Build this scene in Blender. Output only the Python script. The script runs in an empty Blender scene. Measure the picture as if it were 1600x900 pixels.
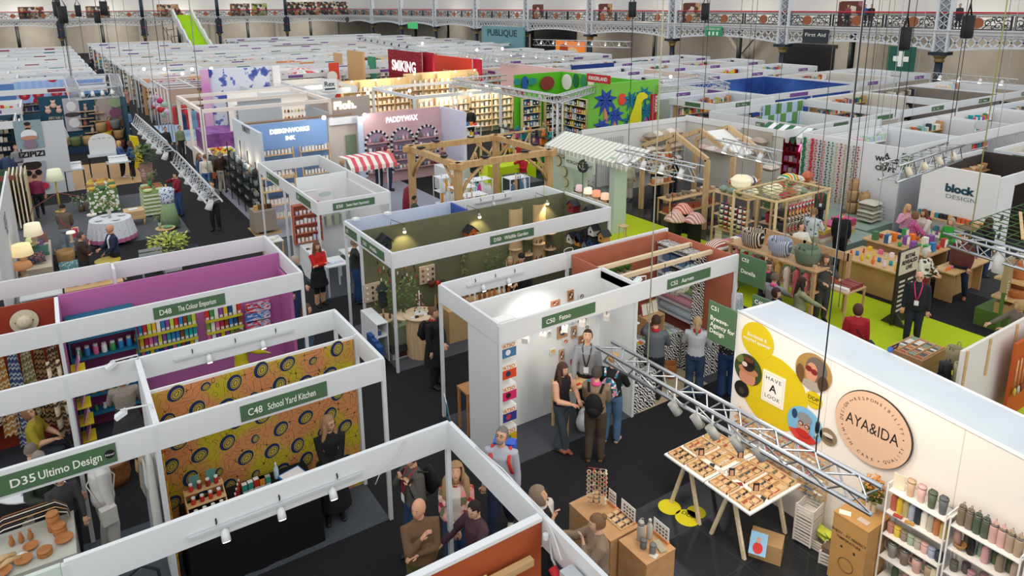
import bpy,math,random
import numpy as np
from math import sin,cos,pi,radians,atan2,hypot,sqrt
rnd=random.Random(7)
SC=bpy.context.scene
COL=SC.collection
# ---------------------------------------------------------------- camera
CAMH=7.5
FPX,CX,CY=1096.4,773.7,274.8
PIT,YAW,ROL=radians(13.752),radians(-32.36),radians(-0.695)
cam_d=bpy.data.cameras.new('camera');cam=bpy.data.objects.new('camera',cam_d);COL.objects.link(cam)
cam.location=(0,0,CAMH);cam.rotation_mode='XYZ'
from mathutils import Matrix,Vector as V
RM=(Matrix.Rotation(YAW,3,'Z')@Matrix.Rotation(pi/2-PIT,3,'X')@Matrix.Rotation(ROL,3,'Z'))
cam.rotation_euler=RM.to_euler('XYZ')
cam_d.sensor_width=36;cam_d.lens=FPX/1600*36
cam_d.shift_x=(800-CX)/1600;cam_d.shift_y=(CY-450)/1600
cam_d.clip_start=.05;cam_d.clip_end=500
SC.camera=cam
# ---------------------------------------------------------------- sky seen through the glass roof, exposure
wd=bpy.data.worlds.new('sky');SC.world=wd;wd.use_nodes=True
bg=wd.node_tree.nodes['Background'];bg.inputs[1].default_value=1.12 # dim lantern roof, brighter glazed ends and sides
_tc=wd.node_tree.nodes.new('ShaderNodeTexCoord');_sx=wd.node_tree.nodes.new('ShaderNodeSeparateXYZ');_rp=wd.node_tree.nodes.new('ShaderNodeValToRGB')
wd.node_tree.links.new(_tc.outputs['Generated'],_sx.inputs[0]);wd.node_tree.links.new(_sx.outputs[2],_rp.inputs[0]);wd.node_tree.links.new(_rp.outputs[0],bg.inputs[0])
_rp.color_ramp.elements[0].position=.1;_rp.color_ramp.elements[0].color=(1,.99,.965,1);_rp.color_ramp.elements[1].position=.9;_rp.color_ramp.elements[1].color=(.60,.63,.67,1)
sd=bpy.data.lights.new('roof_light','SUN');sd.energy=0.55;sd.angle=radians(50);sd.color=(1,.98,.95)
so=bpy.data.objects.new('roof_light',sd);so.rotation_euler=(radians(38),radians(-22),0);COL.objects.link(so)
SC.view_settings.view_transform='Standard';SC.view_settings.look='None'
SC.view_settings.exposure=0.12;SC.view_settings.gamma=1.0;SC.view_settings.use_curve_mapping=False
SC.cycles.use_denoising=True
SC.cycles.max_bounces=5;SC.cycles.diffuse_bounces=3;SC.cycles.glossy_bounces=2;SC.cycles.transmission_bounces=3
SC.cycles.transparent_max_bounces=6
SC.cycles.caustics_reflective=False;SC.cycles.caustics_refractive=False
# ---------------------------------------------------------------- a pixel of the photograph as a ray
def ray(px,py):return RM@V(((px-CX)/FPX,-(py-CY)/FPX,-1.0))
def G(px,py,z=0.0):
 d=ray(px,py);t=(z-CAMH)/d.z;return V((d.x*t,d.y*t,z))
def GX(px,py,x):
 d=ray(px,py);t=x/d.x;return V((x,d.y*t,CAMH+d.z*t))
def GY(px,py,y):
 d=ray(px,py);t=y/d.y;return V((d.x*t,y,CAMH+d.z*t))
# ---------------------------------------------------------------- materials
def lin(c):
 if isinstance(c,str):
  c=c.lstrip('#');c=[int(c[i:i+2],16)/255 for i in(0,2,4)]
 return tuple(x/12.92 if x<=.04045 else((x+.055)/1.055)**2.4 for x in c)
_M={}
def M(c,rough=.65,metal=0.0,emit=0.0,spec=.4):
 k=(c,rough,metal,emit,spec)
 if k in _M:return _M[k]
 m=bpy.data.materials.new('paint_'+str(c).strip('#'));m.use_nodes=True
 b=m.node_tree.nodes['Principled BSDF'];l=lin(c)+(1,)
 b.inputs['Base Color'].default_value=l;b.inputs['Roughness'].default_value=rough
 b.inputs['Metallic'].default_value=metal;b.inputs['Specular IOR Level'].default_value=spec
 if emit:
  b.inputs['Emission Color'].default_value=l;b.inputs['Emission Strength'].default_value=emit
 m.diffuse_color=l;_M[k]=m;return m
def GLASS(c='dfe8e6',a=.35):
 k=('g',c,a)
 if k in _M:return _M[k]
 m=bpy.data.materials.new('glass');m.use_nodes=True;b=m.node_tree.nodes['Principled BSDF']
 b.inputs['Base Color'].default_value=lin(c)+(1,);b.inputs['Roughness'].default_value=.1
 b.inputs['Alpha'].default_value=a;_M[k]=m;return m
def MN(name,f,rough=.7):
 if name in _M:return _M[name]
 m=bpy.data.materials.new(name);m.use_nodes=True;nt=m.node_tree;b=nt.nodes['Principled BSDF']
 b.inputs['Roughness'].default_value=rough;b.inputs['Specular IOR Level'].default_value=.35
 def new(t,**kw):
  n=nt.nodes.new(t)
  for k,v in kw.items():
   if k.startswith('i_'):
    key=k[2:];n.inputs[int(key)if key.isdigit()else key].default_value=v
   else:setattr(n,k,v)
  return n
 lk=lambda a,b_:nt.links.new(a,b_)
 s=f(new,lk)
 if isinstance(s,tuple):
  s,ro=s;lk(ro,b.inputs['Roughness'])
 lk(s,b.inputs['Base Color']);_M[name]=m;return m
def _coord(new):return new('ShaderNodeTexCoord').outputs['Object']
def ramp(new,stops,const=False):
 r=new('ShaderNodeValToRGB');e=r.color_ramp.elements
 if const:r.color_ramp.interpolation='CONSTANT'
 while len(e)<len(stops):e.new(.5)
 for i,(p,c)in enumerate(stops):
  e[i].position=p;e[i].color=lin(c)+(1,)
 return r
def NOISE(c1,c2,scale=30.,rough=.8,detail=3,lo=.35,hi=.65,stretch=None):
 def f(new,lk):
  n=new('ShaderNodeTexNoise',i_Scale=scale,i_Detail=detail);co=_coord(new)
  if stretch:
   mp=new('ShaderNodeMapping',i_Scale=stretch);lk(co,mp.inputs[0]);co=mp.outputs[0]
  lk(co,n.inputs['Vector'])
  r=ramp(new,[(lo,c1),(hi,c2)]);lk(n.outputs[0],r.inputs[0]);return r.outputs[0]
 return MN('mottled_%s_%s_%g_%g'%(c1,c2,scale,hi)+str(stretch or ''),f,rough)
def STRIPE(cols,width,axis='X',rough=.7,rot=None):
 def f(new,lk):
  co=_coord(new);mp=new('ShaderNodeMapping')
  if rot:mp.inputs['Rotation'].default_value=rot
  lk(co,mp.inputs[0])
  s=new('ShaderNodeSeparateXYZ');lk(mp.outputs[0],s.inputs[0])
  d=new('ShaderNodeMath',operation='DIVIDE',i_1=width*len(cols));lk(s.outputs[axis],d.inputs[0])
  fr=new('ShaderNodeMath',operation='FRACT');lk(d.outputs[0],fr.inputs[0])
  r=ramp(new,[(i/len(cols),c)for i,c in enumerate(cols)],True);lk(fr.outputs[0],r.inputs[0]);return r.outputs[0]
 return MN('stripes_%s_%g_%s_%s'%('_'.join(cols),width,axis,rot),f,rough)
def SPOTS(base,spot,scale=12.,size=.3,rough=.8,third=None,dist='EUCLIDEAN'):
 def f(new,lk):
  v=new('ShaderNodeTexVoronoi',i_Scale=scale,distance=dist);lk(_coord(new),v.inputs['Vector'])
  st=[(0,spot),(size,base)]
  if third:st=[(0,third),(size*.45,spot),(size,base)]
  r=ramp(new,st,True);lk(v.outputs['Distance'],r.inputs[0]);return r.outputs[0]
 return MN('spotted_%s_%s_%g_%g_%s'%(base,spot,scale,size,third),f,rough)
def MULTI(cols,scale=20.,rough=.7):
 def f(new,lk):
  v=new('ShaderNodeTexVoronoi',i_Scale=scale);lk(_coord(new),v.inputs['Vector'])
  s=new('ShaderNodeSeparateColor');lk(v.outputs['Color'],s.inputs[0])
  r=ramp(new,[(i/len(cols),c)for i,c in enumerate(cols)],True);lk(s.outputs[0],r.inputs[0]);return r.outputs[0]
 return MN('patches_%s_%g'%('_'.join(cols),scale),f,rough)
def WOOD(c1='c9a06c',c2='e0bf8e',axis=(1,12,12),rough=.55,scale=2.2):
 return NOISE(c1,c2,scale,rough,4,.3,.7,axis)
WH=M('e6e8e8',.55);OFFW=M('dfe1e2',.6);POSTM=M('d9dcdd',.4);GREEN_SIGN=M('4f6f4f',.5)
PURPLE_SIGN=M('7a4f96',.5);BLACK=M('141416',.6);DARK=M('232327',.6);ALU=M('b9bcc0',.28,.9);LW=WOOD();LETTER=M('f4f4ee',.6)
WIRE=M('2a2a2a',.6)
# ---------------------------------------------------------------- mesh collector
class MB:
 def __init__(s):s.v=[];s.f=[];s.m=[];s.sm=[];s.ml=[]
 def mi(s,m):
  for i,q in enumerate(s.ml):
   if q is m:return i
  s.ml.append(m);return len(s.ml)-1
 def add(s,vs,fs,m,smooth=False):
  o=len(s.v);s.v.extend([tuple(v)for v in vs]);i=s.mi(m)
  for f in fs:s.f.append(tuple(o+k for k in f));s.m.append(i);s.sm.append(smooth)
  return s
 def box(s,x0,y0,z0,x1,y1,z1,m):
  if x0>x1:x0,x1=x1,x0
  if y0>y1:y0,y1=y1,y0
  if z0>z1:z0,z1=z1,z0
  v=[(x,y,z)for z in(z0,z1)for y in(y0,y1)for x in(x0,x1)]
  return s.add(v,[(0,2,3,1),(4,5,7,6),(0,1,5,4),(1,3,7,5),(3,2,6,7),(2,0,4,6)],m)
 def rbox(s,c,size,rz,m,rx=0.,ry=0.):
  R_=Matrix.Rotation(rz,3,'Z')@Matrix.Rotation(ry,3,'Y')@Matrix.Rotation(rx,3,'X');a,b,d=size[0]/2,size[1]/2,size[2]/2
  v=[V(c)+R_@V((x*a,y*b,z*d))for z in(-1,1)for y in(-1,1)for x in(-1,1)]
  return s.add(v,[(0,2,3,1),(4,5,7,6),(0,1,5,4),(1,3,7,5),(3,2,6,7),(2,0,4,6)],m)
 def beam(s,p0,p1,w,h,m):
  p0,p1=V(p0),V(p1);d=(p1-p0).normalized()
  u=V((0,0,1)).cross(d)
  if u.length<1e-3:u=V((1,0,0))
  u.normalize();k=d.cross(u);v=[]
  for p in(p0,p1):
   for a,b in((-1,-1),(1,-1),(1,1),(-1,1)):v.append(p+u*a*w/2+k*b*h/2)
  return s.add(v,[(3,2,1,0),(4,5,6,7),(0,1,5,4),(1,2,6,5),(2,3,7,6),(3,0,4,7)],m)
 def cyl(s,p0,p1,r0,r1=None,n=12,m=None,caps=True,smooth=True):
  r1=r0 if r1 is None else r1
  return s.tube([p0,p1],[r0,r1],n,m,caps,smooth)
 def tube(s,pts,r,n=8,m=None,caps=True,smooth=True,flat=1.0,up=None):
  pts=[V(p)for p in pts];k=len(pts)
  if not isinstance(r,(list,tuple)):r=[r]*k
  v=[];u=None
  for i,p in enumerate(pts):
   d=(pts[min(i+1,k-1)]-pts[max(i-1,0)])
   if d.length<1e-9:d=V((0,0,1))
   d.normalize()
   if u is None:
    u=V(up)if up else(V((0,0,1))if abs(d.z)<.9 else V((1,0,0)))
   u=(u-d*u.dot(d))
   if u.length<1e-6:u=d.orthogonal()
   u.normalize();w=d.cross(u)
   rr=r[i];ra,rb=rr if isinstance(rr,(tuple,list))else(rr,rr*flat)
   for j in range(n):
    a=2*pi*j/n;v.append(p+w*cos(a)*ra+u*sin(a)*rb)
  f=[(i*n+j,i*n+(j+1)%n,(i+1)*n+(j+1)%n,(i+1)*n+j)for i in range(k-1)for j in range(n)]
  o=len(s.v);s.add(v,f,m,smooth)
  if caps:
   i=s.mi(m)
   s.f.append(tuple(o+j for j in reversed(range(n))));s.f.append(tuple(o+(k-1)*n+j for j in range(n)))
   s.m+=[i,i];s.sm+=[False,False]
  return s
 def lathe(s,c,prof,n=16,m=None,smooth=True,sx=1.,sy=1.):
  v=[];c=V(c)
  for r,z in prof:
   for j in range(n):
    a=2*pi*j/n;v.append((c.x+r*cos(a)*sx,c.y+r*sin(a)*sy,c.z+z))
  k=len(prof)
  f=[(i*n+j,i*n+(j+1)%n,(i+1)*n+(j+1)%n,(i+1)*n+j)for i in range(k-1)for j in range(n)]
  o=len(s.v);s.add(v,f,m,smooth);i=s.mi(m)
  if prof[0][0]>1e-4:s.f.append(tuple(o+j for j in reversed(range(n))));s.m.append(i);s.sm.append(False)
  if prof[-1][0]>1e-4:s.f.append(tuple(o+(k-1)*n+j for j in range(n)));s.m.append(i);s.sm.append(False)
  return s
 def ball(s,c,r,m,n=10,sc=(1,1,1),rz=0.):
  prof=[];k=max(4,n//2+1);v=[];c=V(c)
  for i in range(k+1):
   t=pi*i/k
   for j in range(n):
    a=2*pi*j/n;x,y=r*sin(t)*cos(a)*sc[0],r*sin(t)*sin(a)*sc[1]
    v.append((c.x+x*cos(rz)-y*sin(rz),c.y+x*sin(rz)+y*cos(rz),c.z-r*cos(t)*sc[2]))
  return s.add(v,[(i*n+j,i*n+(j+1)%n,(i+1)*n+(j+1)%n,(i+1)*n+j)for i in range(k)for j in range(n)],m,True)
 def prism(s,poly,d,m,smooth=False):
  n=len(poly);d=V(d);v=[V(p)for p in poly]+[V(p)+d for p in poly]
  return s.add(v,[tuple(reversed(range(n))),tuple(range(n,2*n))]+[(i,(i+1)%n,n+(i+1)%n,n+i)for i in range(n)],m,smooth)
 def quad(s,a,b,c,d,m):return s.add([a,b,c,d],[(0,1,2,3)],m)
 def disc(s,c,r,u,v,t,m,n=20,ry=None):
  c,u,v=V(c),V(u),V(v);ry=ry or r;nn=u.cross(v)
  return s.prism([c+u*r*cos(2*pi*i/n)+v*ry*sin(2*pi*i/n)for i in range(n)],nn*t,m)
 def text(s,txt,o,u,v,h,m,align='C',bold=0.,t=.004,space=1.0,wid=None,italic=0,mx=None):
  cu=bpy.data.curves.new('t','FONT');cu.body=txt;cu.size=1.0;cu.offset=bold;cu.space_character=space
  cu.resolution_u=3;ob=bpy.data.objects.new('t',cu);me=ob.to_mesh()
  vs=[x.co.copy()for x in me.vertices];fs=[tuple(p.vertices)for p in me.polygons];ob.to_mesh_clear()
  bpy.data.objects.remove(ob);bpy.data.curves.remove(cu)
  if not vs:return s
  xs=[p.x for p in vs];w=max(xs)-min(xs);x0=min(xs);cap=.70
  k=h/cap;kx=k if wid is None else wid/w;kx=kx if mx is None else min(kx,mx/w)
  off={'L':0,'C':-w*kx/2,'R':-w*kx}[align]
  o,u,v=V(o),V(u).normalized(),V(v).normalized();nn=u.cross(v)
  P_=[o+u*((p.x-x0)*kx+off+italic*p.y*k)+v*(p.y*k)+nn*t for p in vs]
  return s.add(P_,fs,m)
 def bd(s,name,parent=None,label=None,cat=None,group=None,kind=None,world=True,origin=None,mods=None):
  me=bpy.data.meshes.new(name)
  vs=s.v
  if parent is not None:
   if world:
    o=parent.location if parent.parent is None else parent.parent.location+parent.location
    if parent.parent and parent.parent.parent:o=o+parent.parent.parent.location
    vs=[(v[0]-o[0],v[1]-o[1],v[2]-o[2])for v in vs]
   loc=(0,0,0)
  else:
   if origin is None:
    a=np.array(vs);lo,hi=a.min(0),a.max(0);origin=((lo[0]+hi[0])/2,(lo[1]+hi[1])/2,lo[2])
   loc=tuple(origin);vs=[(v[0]-loc[0],v[1]-loc[1],v[2]-loc[2])for v in vs]
  me.from_pydata(vs,[],s.f)
  for m in s.ml:me.materials.append(m)
  me.polygons.foreach_set('material_index',s.m);me.polygons.foreach_set('use_smooth',s.sm);me.update()
  o=bpy.data.objects.new(name,me);COL.objects.link(o)
  if parent is not None:o.parent=parent
  o.location=loc
  tag(o,label,cat,group,kind);return o
def tag(o,label=None,cat=None,group=None,kind=None):
 if label:
  w=label.split()
  while len(w)>16 and 'the' in w:w.remove('the')
  while len(w)>16 and('of' in w):w.remove('of')
  o['label']=' '.join(w[:16])
 if cat:o['category']=cat
 if group:o['group']=group
 if kind:o['kind']=kind
 return o
def Tg(name,label,cat,loc=(0,0,0),rz=0,group=None):
 o=bpy.data.objects.new(name,None);COL.objects.link(o);o.empty_display_size=.1
 o.location=loc;o.rotation_euler=(0,0,rz);return tag(o,label,cat,group)
def dup(root,loc,rz=None,label=None,group=None,sc=None):
 r=root.copy();COL.objects.link(r);r.location=loc
 if rz is not None:r.rotation_euler=(0,0,rz)
 if sc:r.scale=(sc,sc,sc)if not isinstance(sc,tuple)else sc
 tag(r,label,None,group)
 for ch in root.children:
  c=ch.copy();COL.objects.link(c);c.parent=r
  for g in ch.children:
   d=g.copy();COL.objects.link(d);d.parent=c
 return r
ORD=['first','second','third','fourth','fifth','sixth','seventh','eighth','ninth','tenth','eleventh','twelfth']
def nth(i):
 if i<12:return ORD[i]
 n=i+1;return str(n)+('th' if 10<n%100<14 else{1:'st',2:'nd',3:'rd'}.get(n%10,'th'))
def lamp(kind,loc,power,color=(1,.85,.65),size=.1,target=None,angle=70):
 l=bpy.data.lights.new('spot',kind);l.energy=power;l.color=color
 if kind!='SUN':l.shadow_soft_size=size
 if kind=='AREA':l.size=size
 if kind=='SPOT':l.spot_size=radians(angle);l.spot_blend=.6
 o=bpy.data.objects.new('spot',l);o.location=loc;COL.objects.link(o)
 if target is not None:
  o.rotation_euler=(V(target)-V(loc)).to_track_quat('-Z','Y').to_euler()
 return o
def Bx(*a,**k):return MB().box(*a[:7]).bd(*a[7:],**k)
def Cy(*a,**k):return MB().cyl(*a[:6]).bd(*a[6:],**k)
def Be(*a,**k):return MB().beam(*a[:5]).bd(*a[5:],**k)
X1,Y1,Z1=V((1,0,0)),V((0,1,0)),V((0,0,1))
T=2.66;FD=.34
# ---------------------------------------------------------------- people
def _ik(a,t,l1,l2,hint):
 a,t=V(a),V(t);d=t-a;L=d.length;mx=(l1+l2)*.995
 if L>mx:t=a+d*(mx/L);d=t-a;L=mx
 L=max(L,abs(l1-l2)+.02);x=(l1*l1-l2*l2+L*L)/(2*L);h=sqrt(max(l1*l1-x*x,0));u=d.normalized()
 hp=V(hint);hp=hp-u*hp.dot(u)
 if hp.length<1e-4:hp=V((0,-1,0))-u*(-u.y)
 return a+u*x+hp.normalized()*h,t
ARM={ # target of the wrist (x outwards, y forwards, z), for a figure 1.70 tall; hint for the elbow
'down':((.235,.05,.84),(.3,-1,0)),'front':((.03,.24,.98),(1,-.4,-.3)),'clasp':((.02,.19,.92),(1,-.5,0)),
'chin':((.04,.18,1.36),(.5,.2,-1)),'phone':((.12,.10,1.46),(.9,.2,-.8)),'hold':((.10,.30,1.10),(.8,-.5,-.6)),
'reach':((.14,.50,1.08),(.7,-.2,-1)),'high':((.18,.42,1.35),(.6,0,-1)),'cross':((-.10,.17,1.16),(1,.1,-.5)),
'pocket':((.20,.07,.86),(1,-.7,0)),'back':((.06,-.17,.92),(1,-.3,0)),'out':((.30,.34,1.02),(.8,-.5,-.5)),'strap':((.13,.10,1.30),(.8,0,-1)),
'low':((.20,.30,.82),(.6,-.6,0)),'table':((.12,.42,.92),(.9,-.3,-.4))}
PEOPLE=[]
def person(px,py,rel=0,h=1.68,top='333333',bot='26262a',shoe='1b1b1b',skin='d9a988',hair='5a4030',hs='short',arms=('down','down'),legs='stand',
  label='',sleeve=True,coat=0,wide=0.,fat=0.,inner=None,lod=2,lean=0.,look=(0.,0.),skirt=0,bag=None,lan=None,glasses=False,beard=None,at=None,z0=0.,sit=False,bootcut=False,neckc=None,f=0):
 p=V((at[0],at[1],z0))if at else G(px,py,z0)if f else G(px,py,z0+h*(.70 if sit else.94));p.z=z0
 PEOPLE.append(dict(p=p,rot=atan2(-p.y,-p.x)+radians(rel)-pi/2,s=h/1.70,top=top,bot=bot,shoe=shoe,skin=skin,hair=hair,hs=hs,arms=arms,legs=legs,label=label,
     sleeve=sleeve,coat=coat,wide=wide,fat=fat,inner=inner,lod=lod,lean=lean,look=look,skirt=skirt,bag=bag,lan=lan,glasses=glasses,beard=beard,sit=sit,bootcut=bootcut,neckc=neckc))
def _mm(c):return c if not isinstance(c,str)else M(c,.8)
HEADC=V((0,.012,1.585))
def head_mesh(mb,mat_skin,mat_lip,Rh,org,n=18,k=14):
 vs=[]
 for i in range(k+1):
  t=pi*i/k;zz=-cos(t);e_=sin(t)**.82 if zz>0 else sin(t)
  for j in range(n):
   a=2*pi*j/n;x,y=e_*cos(a),e_*sin(a)
   X,Y,Z=x*.079,y*.096,zz*.117
   if Z<0:
    q=-Z/.115;X*=1-.28*q;Y=Y*(1-.12*q)+.012*q
    if y<0:Y+=.02*q
   front=max(0,y)**6
   if abs(x)<.28:Y+=front*(.016*math.exp(-((Z+.022)/.02)**2)+.004*math.exp(-((Z+.062)/.012)**2)+.006*math.exp(-((Z+.1)/.015)**2))
   if.2<abs(x)<.6:Y-=front*.006*math.exp(-((Z-.004)/.014)**2)
   vs.append(org+Rh@V((X,Y,Z)))
 fs=[(i*n+j,i*n+(j+1)%n,(i+1)*n+(j+1)%n,(i+1)*n+j)for i in range(k)for j in range(n)]
 mb.add(vs,fs,mat_skin,True)
def build_people(specs):
 tmp=[]
 for S in specs:
  g=MB();dm=BLACK;seg=[]
  fat,wide=S['fat']+.006,S['wide']*.5+.02;look=S['look'];ln=radians(S['lean'])
  Rl=Matrix.Rotation(-ln,3,'X');hip=V((0,0,.92));sit=S['sit']
  drop=.42 if sit else 0.
  def L_(v):v=V(v);return hip+Rl@(v-hip)-V((0,0,drop))
  def st(pts,rr,tg,n=12,up=None,flat=1.):
   g.tube(pts,rr,n,dm,up=up,flat=flat)
   for i in range(len(pts)-1):
    a,b=rr[i],rr[i+1];a=(a[0]+a[1])/2 if isinstance(a,tuple)else a;b=(b[0]+b[1])/2 if isinstance(b,tuple)else b
    seg.append((V(pts[i]),V(pts[i+1]),a,b,tg))
  ts=[(.86,.145+fat*.6,.105+fat*.6),(.94,.165+fat*.7,.118+fat*.8),(1.02,.150+fat,.110+fat),(1.12,.138+fat,.100+fat),(1.24,.158+fat*.6,.112+fat*.5),(1.34,.172+fat*.3,.108+fat*.2),(1.41,.140,.085),(1.45,.085,.065)]
  if wide:ts=[(z,a+wide*.25,b+wide*.35)if z<1.38 else(z,a+wide*.1,b)for z,a,b in ts]
  pts=[L_((0,0,z))for z,a,b in ts];g.tube(pts,[(a,b)for z,a,b in ts],16,dm,up=(0,1,0))
  tor=[(L_((x,0,z)),L_((x,0,z2)),r,r,'top')for x in(-.07,0,.07)for z,z2,r in((1.0,1.2,.1+fat),(1.2,1.38,.11+fat*.4))];seg+=tor
  seg.append((L_((-.08,0,.9)),L_((.08,0,.9)),.11+fat*.6,.11+fat*.6,'bot'))
  nk=[L_((0,-.005,1.42)),L_((0,.005,1.53))];st(nk,[.058,.052],'skin',10)
  seg[-1]=(L_((0,0,1.475)),nk[1],.06,.05,'skin')
  hk={'skirt':S['skirt'],'coat':S['coat']}
  for key,zl in hk.items():
   if zl:
    tg='bot' if key=='skirt' else 'top';w2=.19+wide*.6+(.05 if key=='skirt' else.02)
    zz=[1.02,.9,(.9+zl)/2,zl]
    g.tube([L_((0,0,zz[0])),L_((0,0,zz[1])),V((0,0,zz[2])),V((0,0,zl))],[(.15+fat,.11+fat),(.178+wide*.4+fat*.6,.135+wide*.4+fat*.6),(.19+wide*.6,.15+wide*.6),(w2,w2*.8)],16,dm,up=(0,1,0))
    for x in(-.08,.08):seg.append((L_((x,0,.98)),V((x,0,zl-.01)),.13+wide*.5,w2*.8,tg))
  lg=S['legs'];R0=.085+wide*.2+fat*.2
  for s in(-1,1):
   H_=V((s*.088,0,.88-drop))
   if sit:K=V((s*.11,.40,.47));A=V((s*.12,.36,.09))
   elif lg=='stride':A=V((s*.075,.27*s,.085+(.05 if s<0 else 0)));K,A=_ik(H_,A,.415,.40,(0,1,0))
   elif lg=='cross':A=V((-s*.05,.05*s,.085));K,A=_ik(H_,A,.40,.40,(s*.3,1,0))
   elif lg=='wide':A=V((s*.17,.03*s,.085));K,A=_ik(H_,A,.41,.40,(s*.2,1,0))
   else:A=V((s*.10,-.01+.025*s,.085));K,A=_ik(H_,A,.405,.395,(0,1,0))
   m1,m2=H_.lerp(K,.5),K.lerp(A,.35);w=wide*.35;bc=.03 if S['bootcut']else 0
   tg='bot' if not S['skirt']or S['skirt']<.2 else 'leg'
   st([H_+V((0,0,.03)),m1,K,m2,A],[R0+.004,.078+w,.060+w,.058+w+bc*.4,.044+w+bc],tg,12)
   fd=V((s*.12,1,0)).normalized()if not(lg=='stride' and s<0)else V((0,.97,-.25))
   hl=A+V((0,0,-.05))-fd*.045;to=A+V((0,0,-.058))+fd*.165
   if lg!='stride' and not sit:to.z=max(to.z,.028);hl.z=max(hl.z,.032)
   st([hl,A.lerp(to,.45)+V((0,0,-.015)),to,to+fd*.025],[(.036,.036),(.043,.038),(.042,.028),(.025,.016)],'shoe',10,up=(0,0,1))
   seg.append((A,A-V((0,0,.04)),.04,.04,'shoe'))
  hands=[]
  for s,nm in((1,S['arms'][0]),(-1,S['arms'][1])):
   t,hn=ARM[nm]if isinstance(nm,str)else nm
   sh=L_((s*(.168+fat*.3),0,1.385));tg=L_((s*t[0],t[1]+fat*.7,t[2]));E_,W_=_ik(sh,tg,.285,.25,(s*hn[0],hn[1],hn[2]))
   sl=S['sleeve'];w=wide*.22
   inn=L_((s*.10,0,1.37))
   st([inn,sh,sh.lerp(E_,.5),E_],[.066+w,.062+w,.052+w,.045+w],'top' if sl is not None else 'skin',10)
   st([E_,E_.lerp(W_,.4),W_],[.045+w,.043+w,.029+w*.7],'top' if sl is True else 'skin',10)
   hands.append((s,E_,W_,nm))
  Rh=Matrix.Rotation(radians(look[0]),3,'Z')@Matrix.Rotation(-radians(look[1]),3,'X')
  nb=L_((0,.0,1.50));org=nb+Rh@V((0,.02,.105));org.z+=0
  me=bpy.data.meshes.new('b');me.from_pydata(g.v,[],g.f);me.update()
  ob=bpy.data.objects.new('b',me);COL.objects.link(ob)
  md=ob.modifiers.new('r','REMESH');md.mode='VOXEL';md.voxel_size={2:.0125,1:.019,0:.032}[S['lod']];md.use_smooth_shade=True
  sm=ob.modifiers.new('s','SMOOTH');sm.factor=.5;sm.iterations={2:5,1:3,0:1}[S['lod']]
  tmp.append((S,ob,seg,hands,Rh,org,L_))
 dg=bpy.context.evaluated_depsgraph_get()
 for S,ob,seg,hands,Rh,org,L_ in tmp:
  me=bpy.data.meshes.new_from_object(ob.evaluated_get(dg));n=len(me.vertices)
  co=np.empty(n*3);me.vertices.foreach_get('co',co);co=co.reshape(-1,3);fs=[tuple(p.vertices)for p in me.polygons]
  cen=np.array([co[list(f)].mean(0)for f in fs]);best=np.full(len(fs),1e9);who=np.zeros(len(fs),int);names=['top','bot','skin','shoe','leg']
  for a,b,ra,rb,tg in seg:
   a,b=np.array(a),np.array(b);d=b-a;q=np.clip(((cen-a)@d)/max(d@d,1e-9),0,1)
   dist=np.linalg.norm(cen-(a+q[:,None]*d),axis=1)-(ra+(rb-ra)*q);mk=dist<best;best[mk]=dist[mk];who[mk]=names.index(tg)
  rl=radians(S['lean']);skin,topm,botm=M(S['skin'],.55),_mm(S['top']),_mm(S['bot'])
  mats=[topm,botm,skin,M(S['shoe'],.5),skin]
  if S['inner']:
   mats.append(_mm(S['inner']));ok=(who==0)&(np.abs(cen[:,0])<.055)&(cen[:,1]>.03)&(cen[:,2]>.95)&(cen[:,2]<1.45);who[ok]=5
  mb=MB()
  for i,m in enumerate(mats):mb.ml.append(m)
  mb.v=[tuple(v)for v in co];mb.f=fs;mb.m=[int(w)for w in who];mb.sm=[True]*len(fs)
  if S['neckc']:mb.tube([L_((0,-.01,1.42)),L_((0,.0,1.475))],[.085,.07],12,_mm(S['neckc']))
  hi=S['lod']==2
  head_mesh(mb,skin,None,Rh,org,*((20,16)if hi else(12,10)))
  hp=lambda v:org+Rh@V(v)
  for s in(-1,1):
   mb.ball(hp((s*.076,-.002,-.01)),.022,skin,6,(.4,.7,1.3))
   if S['lod']>0:
    mb.ball(hp((s*.028,.080,.004)),.0115,M('efe9e4',.4),6,(1,.7,.7));mb.ball(hp((s*.028,.087,.004)),.006,M('2a1c14',.4),6)
    mb.tube([hp((s*.014,.091,.022)),hp((s*.044,.078,.024))],.0045,4,M(S['hair']if S['hs']!='bald' else '7a6450',.8))
  if S['lod']>0:mb.ball(hp((0,.088,-.058)),.02,M('a8594e',.5),8,(1,.35,.28))
  if S['beard']:
   mb.ball(hp((0,.045,-.072)),.06,M(S['beard'],.9),10,(.95,.85,.72))
  for s,E_,W_,nm in hands:
   d=(W_-E_).normalized();up=V((0,0,1))if abs(d.z)<.8 else V((0,1,0));side=d.cross(up).normalized()*s;nrm=side.cross(d).normalized()
   curl=-nrm if nrm.z>0 else nrm
   pal=W_+d*.045;mb.tube([W_-d*.03,W_,pal,W_+d*.085],[.026,(.034,.022),(.041,.016),(.036,.012)],8,skin,up=nrm)
   if S['lod']>0:
    for q,ln2 in enumerate((.068,.076,.07,.055)):
     b0=W_+d*.08+side*(.027-.018*q);k1=b0+d*ln2*.5+curl*.012;k2=k1+d*ln2*.35+curl*.03
     mb.tube([b0,k1,k2],[.0092,.0085,.007],6,skin)
    b0=W_+d*.03+side*.034;k1=b0+side*.026+d*.026;mb.tube([b0,k1,k1+d*.03+curl*.008],[.012,.010,.008],6,skin)
  k=S['s'];mb.v=[(v[0]*k,v[1]*k,v[2]*k)for v in mb.v]
  root=mb.bd('person',None,S['label'],'person',origin=(0,0,0));root.location=S['p'];root.rotation_euler=(0,0,S['rot'])
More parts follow.
